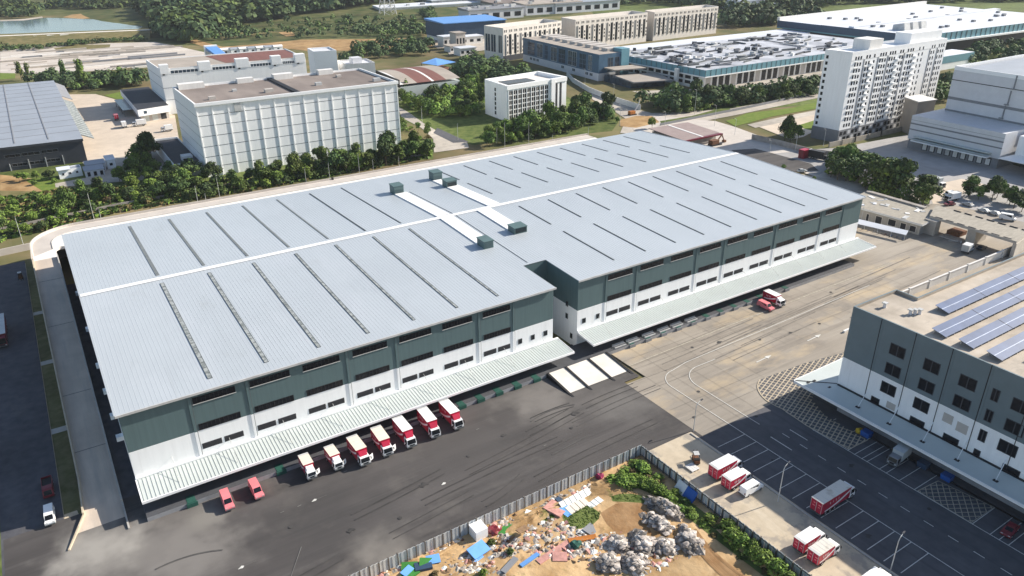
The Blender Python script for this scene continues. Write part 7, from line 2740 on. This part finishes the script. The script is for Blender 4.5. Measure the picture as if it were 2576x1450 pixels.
nb_ = thing('navy_hall', 'long dark navy hall with a sky blue roof behind the nearest dormitory', 'building', (380, 520, 0))
a, b = at(1118, 97, 4.0), at(1222, 90, 4.0)
a, b = Vector((a.x, a.y)), Vector((b.x + 24, b.y))
g = Geo()
g.prism([(a.x, a.y), (b.x, b.y), (b.x + 2, b.y + 44), (a.x + 2, a.y + 44)], 3.6, 17.5, 'navy', top='navy')
g.build('wall', nb_)
g = Geo()
g.prism([(a.x + .6, a.y + .6), (b.x - .6, b.y + .6), (b.x + 1.4, b.y + 43.4), (a.x + 2.6, a.y + 43.4)], 0, 3.6, 'off_white')
g.build('lower_wall', nb_)
g = Geo()
g.hexa([(a.x - 1, a.y - 1, 17.5), (b.x + 1, b.y - 1, 17.5), (b.x + 3, b.y + 45, 17.5), (a.x + 1, a.y + 45, 17.5), (a.x - 1, a.y - 1, 18.2), (b.x + 1, b.y - 1, 18.2), (b.x + 3, b.y + 45, 19.5), (a.x + 1, a.y + 45, 19.5)], 'sky_blue')
g.build('roof', nb_)
patch('bare_ground', [(1100, 52), (1250, 44), (1260, 62), (1110, 82)], 'concrete')
patch('bare_ground', [(1115, 108), (1220, 98), (1226, 126), (1130, 138)], 'concrete')
for i, (px, py, L_, h) in enumerate(((1135, 118, 16, 9), (1160, 124, 10, 14), (1188, 112, 24, 7), (1148, 132, 12, 5), (1178, 140, 16, 6))):
    p = at(px, py)
    t = thing('small_house', ('low white house below the navy hall, at its left end', 'narrow brown tower house below the navy hall', 'white roofed house below the middle of the navy hall', 'small pale hut by the hill road', 'pale shed by the round trees')[i], 'house', (p.x, p.y, 0), 'small houses below the navy hall')
    g = Geo()
    g.box(p.x - L_ / 2, p.x + L_ / 2, p.y, p.y + 12, 0, h, 'beige_shade' if i == 1 else 'off_white')
    g.build('wall', t)
    g = Geo()
    g.box(p.x - L_ / 2 - .6, p.x + L_ / 2 + .6, p.y - .6, p.y + 12.6, h, h + .8, 'tan_roof' if i % 2 else 'white_roof')
    g.build('roof', t)
    W = Wall((p.x - L_ / 2, p.y), (p.x + L_ / 2, p.y))
    for k in range(3):
        g = Geo()
        W.box(g, (k + .2) * L_ / 3, (k + .7) * L_ / 3, h * .35, h * .7, -.05, .08, 'glass')
        g.build('window', t)
for i, (px, py, L_, h) in enumerate(((1872, 22, 40, 16), (1890, 30, 50, 13), (1925, 18, 46, 12), (1955, 10, 60, 13), (1990, 12, 50, 10), (2020, 5, 50, 14), (1850, 16, 34, 10), (1915, 32, 60, 9))):
    p = at(px, py)
    t = thing('distant_house', 'distant white block among the far trees, ' + ('tallest beside the far dormitory', 'in front of the tallest', 'right of the tallest', 'long one farther right', 'low one by the far factory wood', 'farthest right, half hidden by trees', 'leftmost, behind the far dormitory', 'lowest and nearest')[i], 'house', (p.x, p.y, 0), 'distant white blocks')
    g = Geo()
    g.box(p.x - L_ / 2, p.x + L_ / 2, p.y, p.y + 24, 0, h, 'white')
    g.build('wall', t)
    g = Geo()
    g.box(p.x - L_ / 2 - 1, p.x + L_ / 2 + 1, p.y - 1, p.y + 25, h, h + 1.2, 'grey_roof' if i % 2 else 'white_roof')
    g.build('roof', t)
    W = Wall((p.x - L_ / 2, p.y), (p.x + L_ / 2, p.y))
    for k in range(5):
        for v in range(max(1, int(h / 4))):
            g = Geo()
            W.box(g, (k + .3) * L_ / 5, (k + .7) * L_ / 5, 1.5 + v * 3.6, 3.4 + v * 3.6, -.05, .1, 'glass')
            g.build('window', t)

# ------------------------------------------------------------------ light, air, camera
SUN_EL, SUN_AZ = R(30.5), R(-10)             # azimuth from +x towards -y
sd = Vector((math.cos(SUN_EL) * math.cos(SUN_AZ), math.cos(SUN_EL) * math.sin(SUN_AZ), math.sin(SUN_EL)))
L = bpy.data.lights.new('sun', 'SUN')
L.energy = 5.0
L.angle = R(0.5)
L.color = (1.0, 0.93, 0.82)
lo = bpy.data.objects.new('sun', L)
COL.objects.link(lo)
lo.rotation_euler = sd.to_track_quat('Z', 'Y').to_euler()
w = bpy.data.worlds.new('World')
S.world = w
w.use_nodes = True
nt = w.node_tree
bg = nt.nodes['Background']
sky = nt.nodes.new('ShaderNodeTexSky')
sky.sky_type = 'NISHITA'
sky.sun_disc = False
sky.sun_elevation = SUN_EL
sky.sun_rotation = R(90) - SUN_AZ
nt.links.new(sky.outputs['Color'], bg.inputs['Color'])
bg.inputs['Strength'].default_value = 0.10

g = Geo()
g.box(-2600, 3600, -700, 4600, -1.0, 104, 'earth')
hz = g.build('haze')
hz['kind'] = 'stuff'
hz['label'] = 'thin pale summer haze over the whole estate'
hm = bpy.data.materials.new('haze_air')
hm.use_nodes = True
hn = hm.node_tree
hn.nodes.remove(hn.nodes['Principled BSDF'])
pv_ = hn.nodes.new('ShaderNodeVolumePrincipled')
pv_.inputs['Color'].default_value = (0.86, 0.92, 1.0, 1)
pv_.inputs['Density'].default_value = 0.00005
hn.links.new(pv_.outputs['Volume'], hn.nodes['Material Output'].inputs['Volume'])
hz.data.materials.clear()
hz.data.materials.append(hm)

cam = bpy.data.cameras.new('camera')
cam.sensor_width = 36
cam.lens = FPX / 2576 * 36
cam.clip_end = 8000
cam.clip_start = 1
co = bpy.data.objects.new('camera', cam)
co.location = CAM_LOC
co.rotation_euler = CAM_EUL
COL.objects.link(co)
S.camera = co
S.view_settings.view_transform = 'Standard'
S.view_settings.look = 'None'
S.view_settings.exposure = 0.68
S.view_settings.gamma = 1.0
S.cycles.max_bounces = 6
S.cycles.use_denoising = True
S.render.resolution_x, S.render.resolution_y = 1024, 576
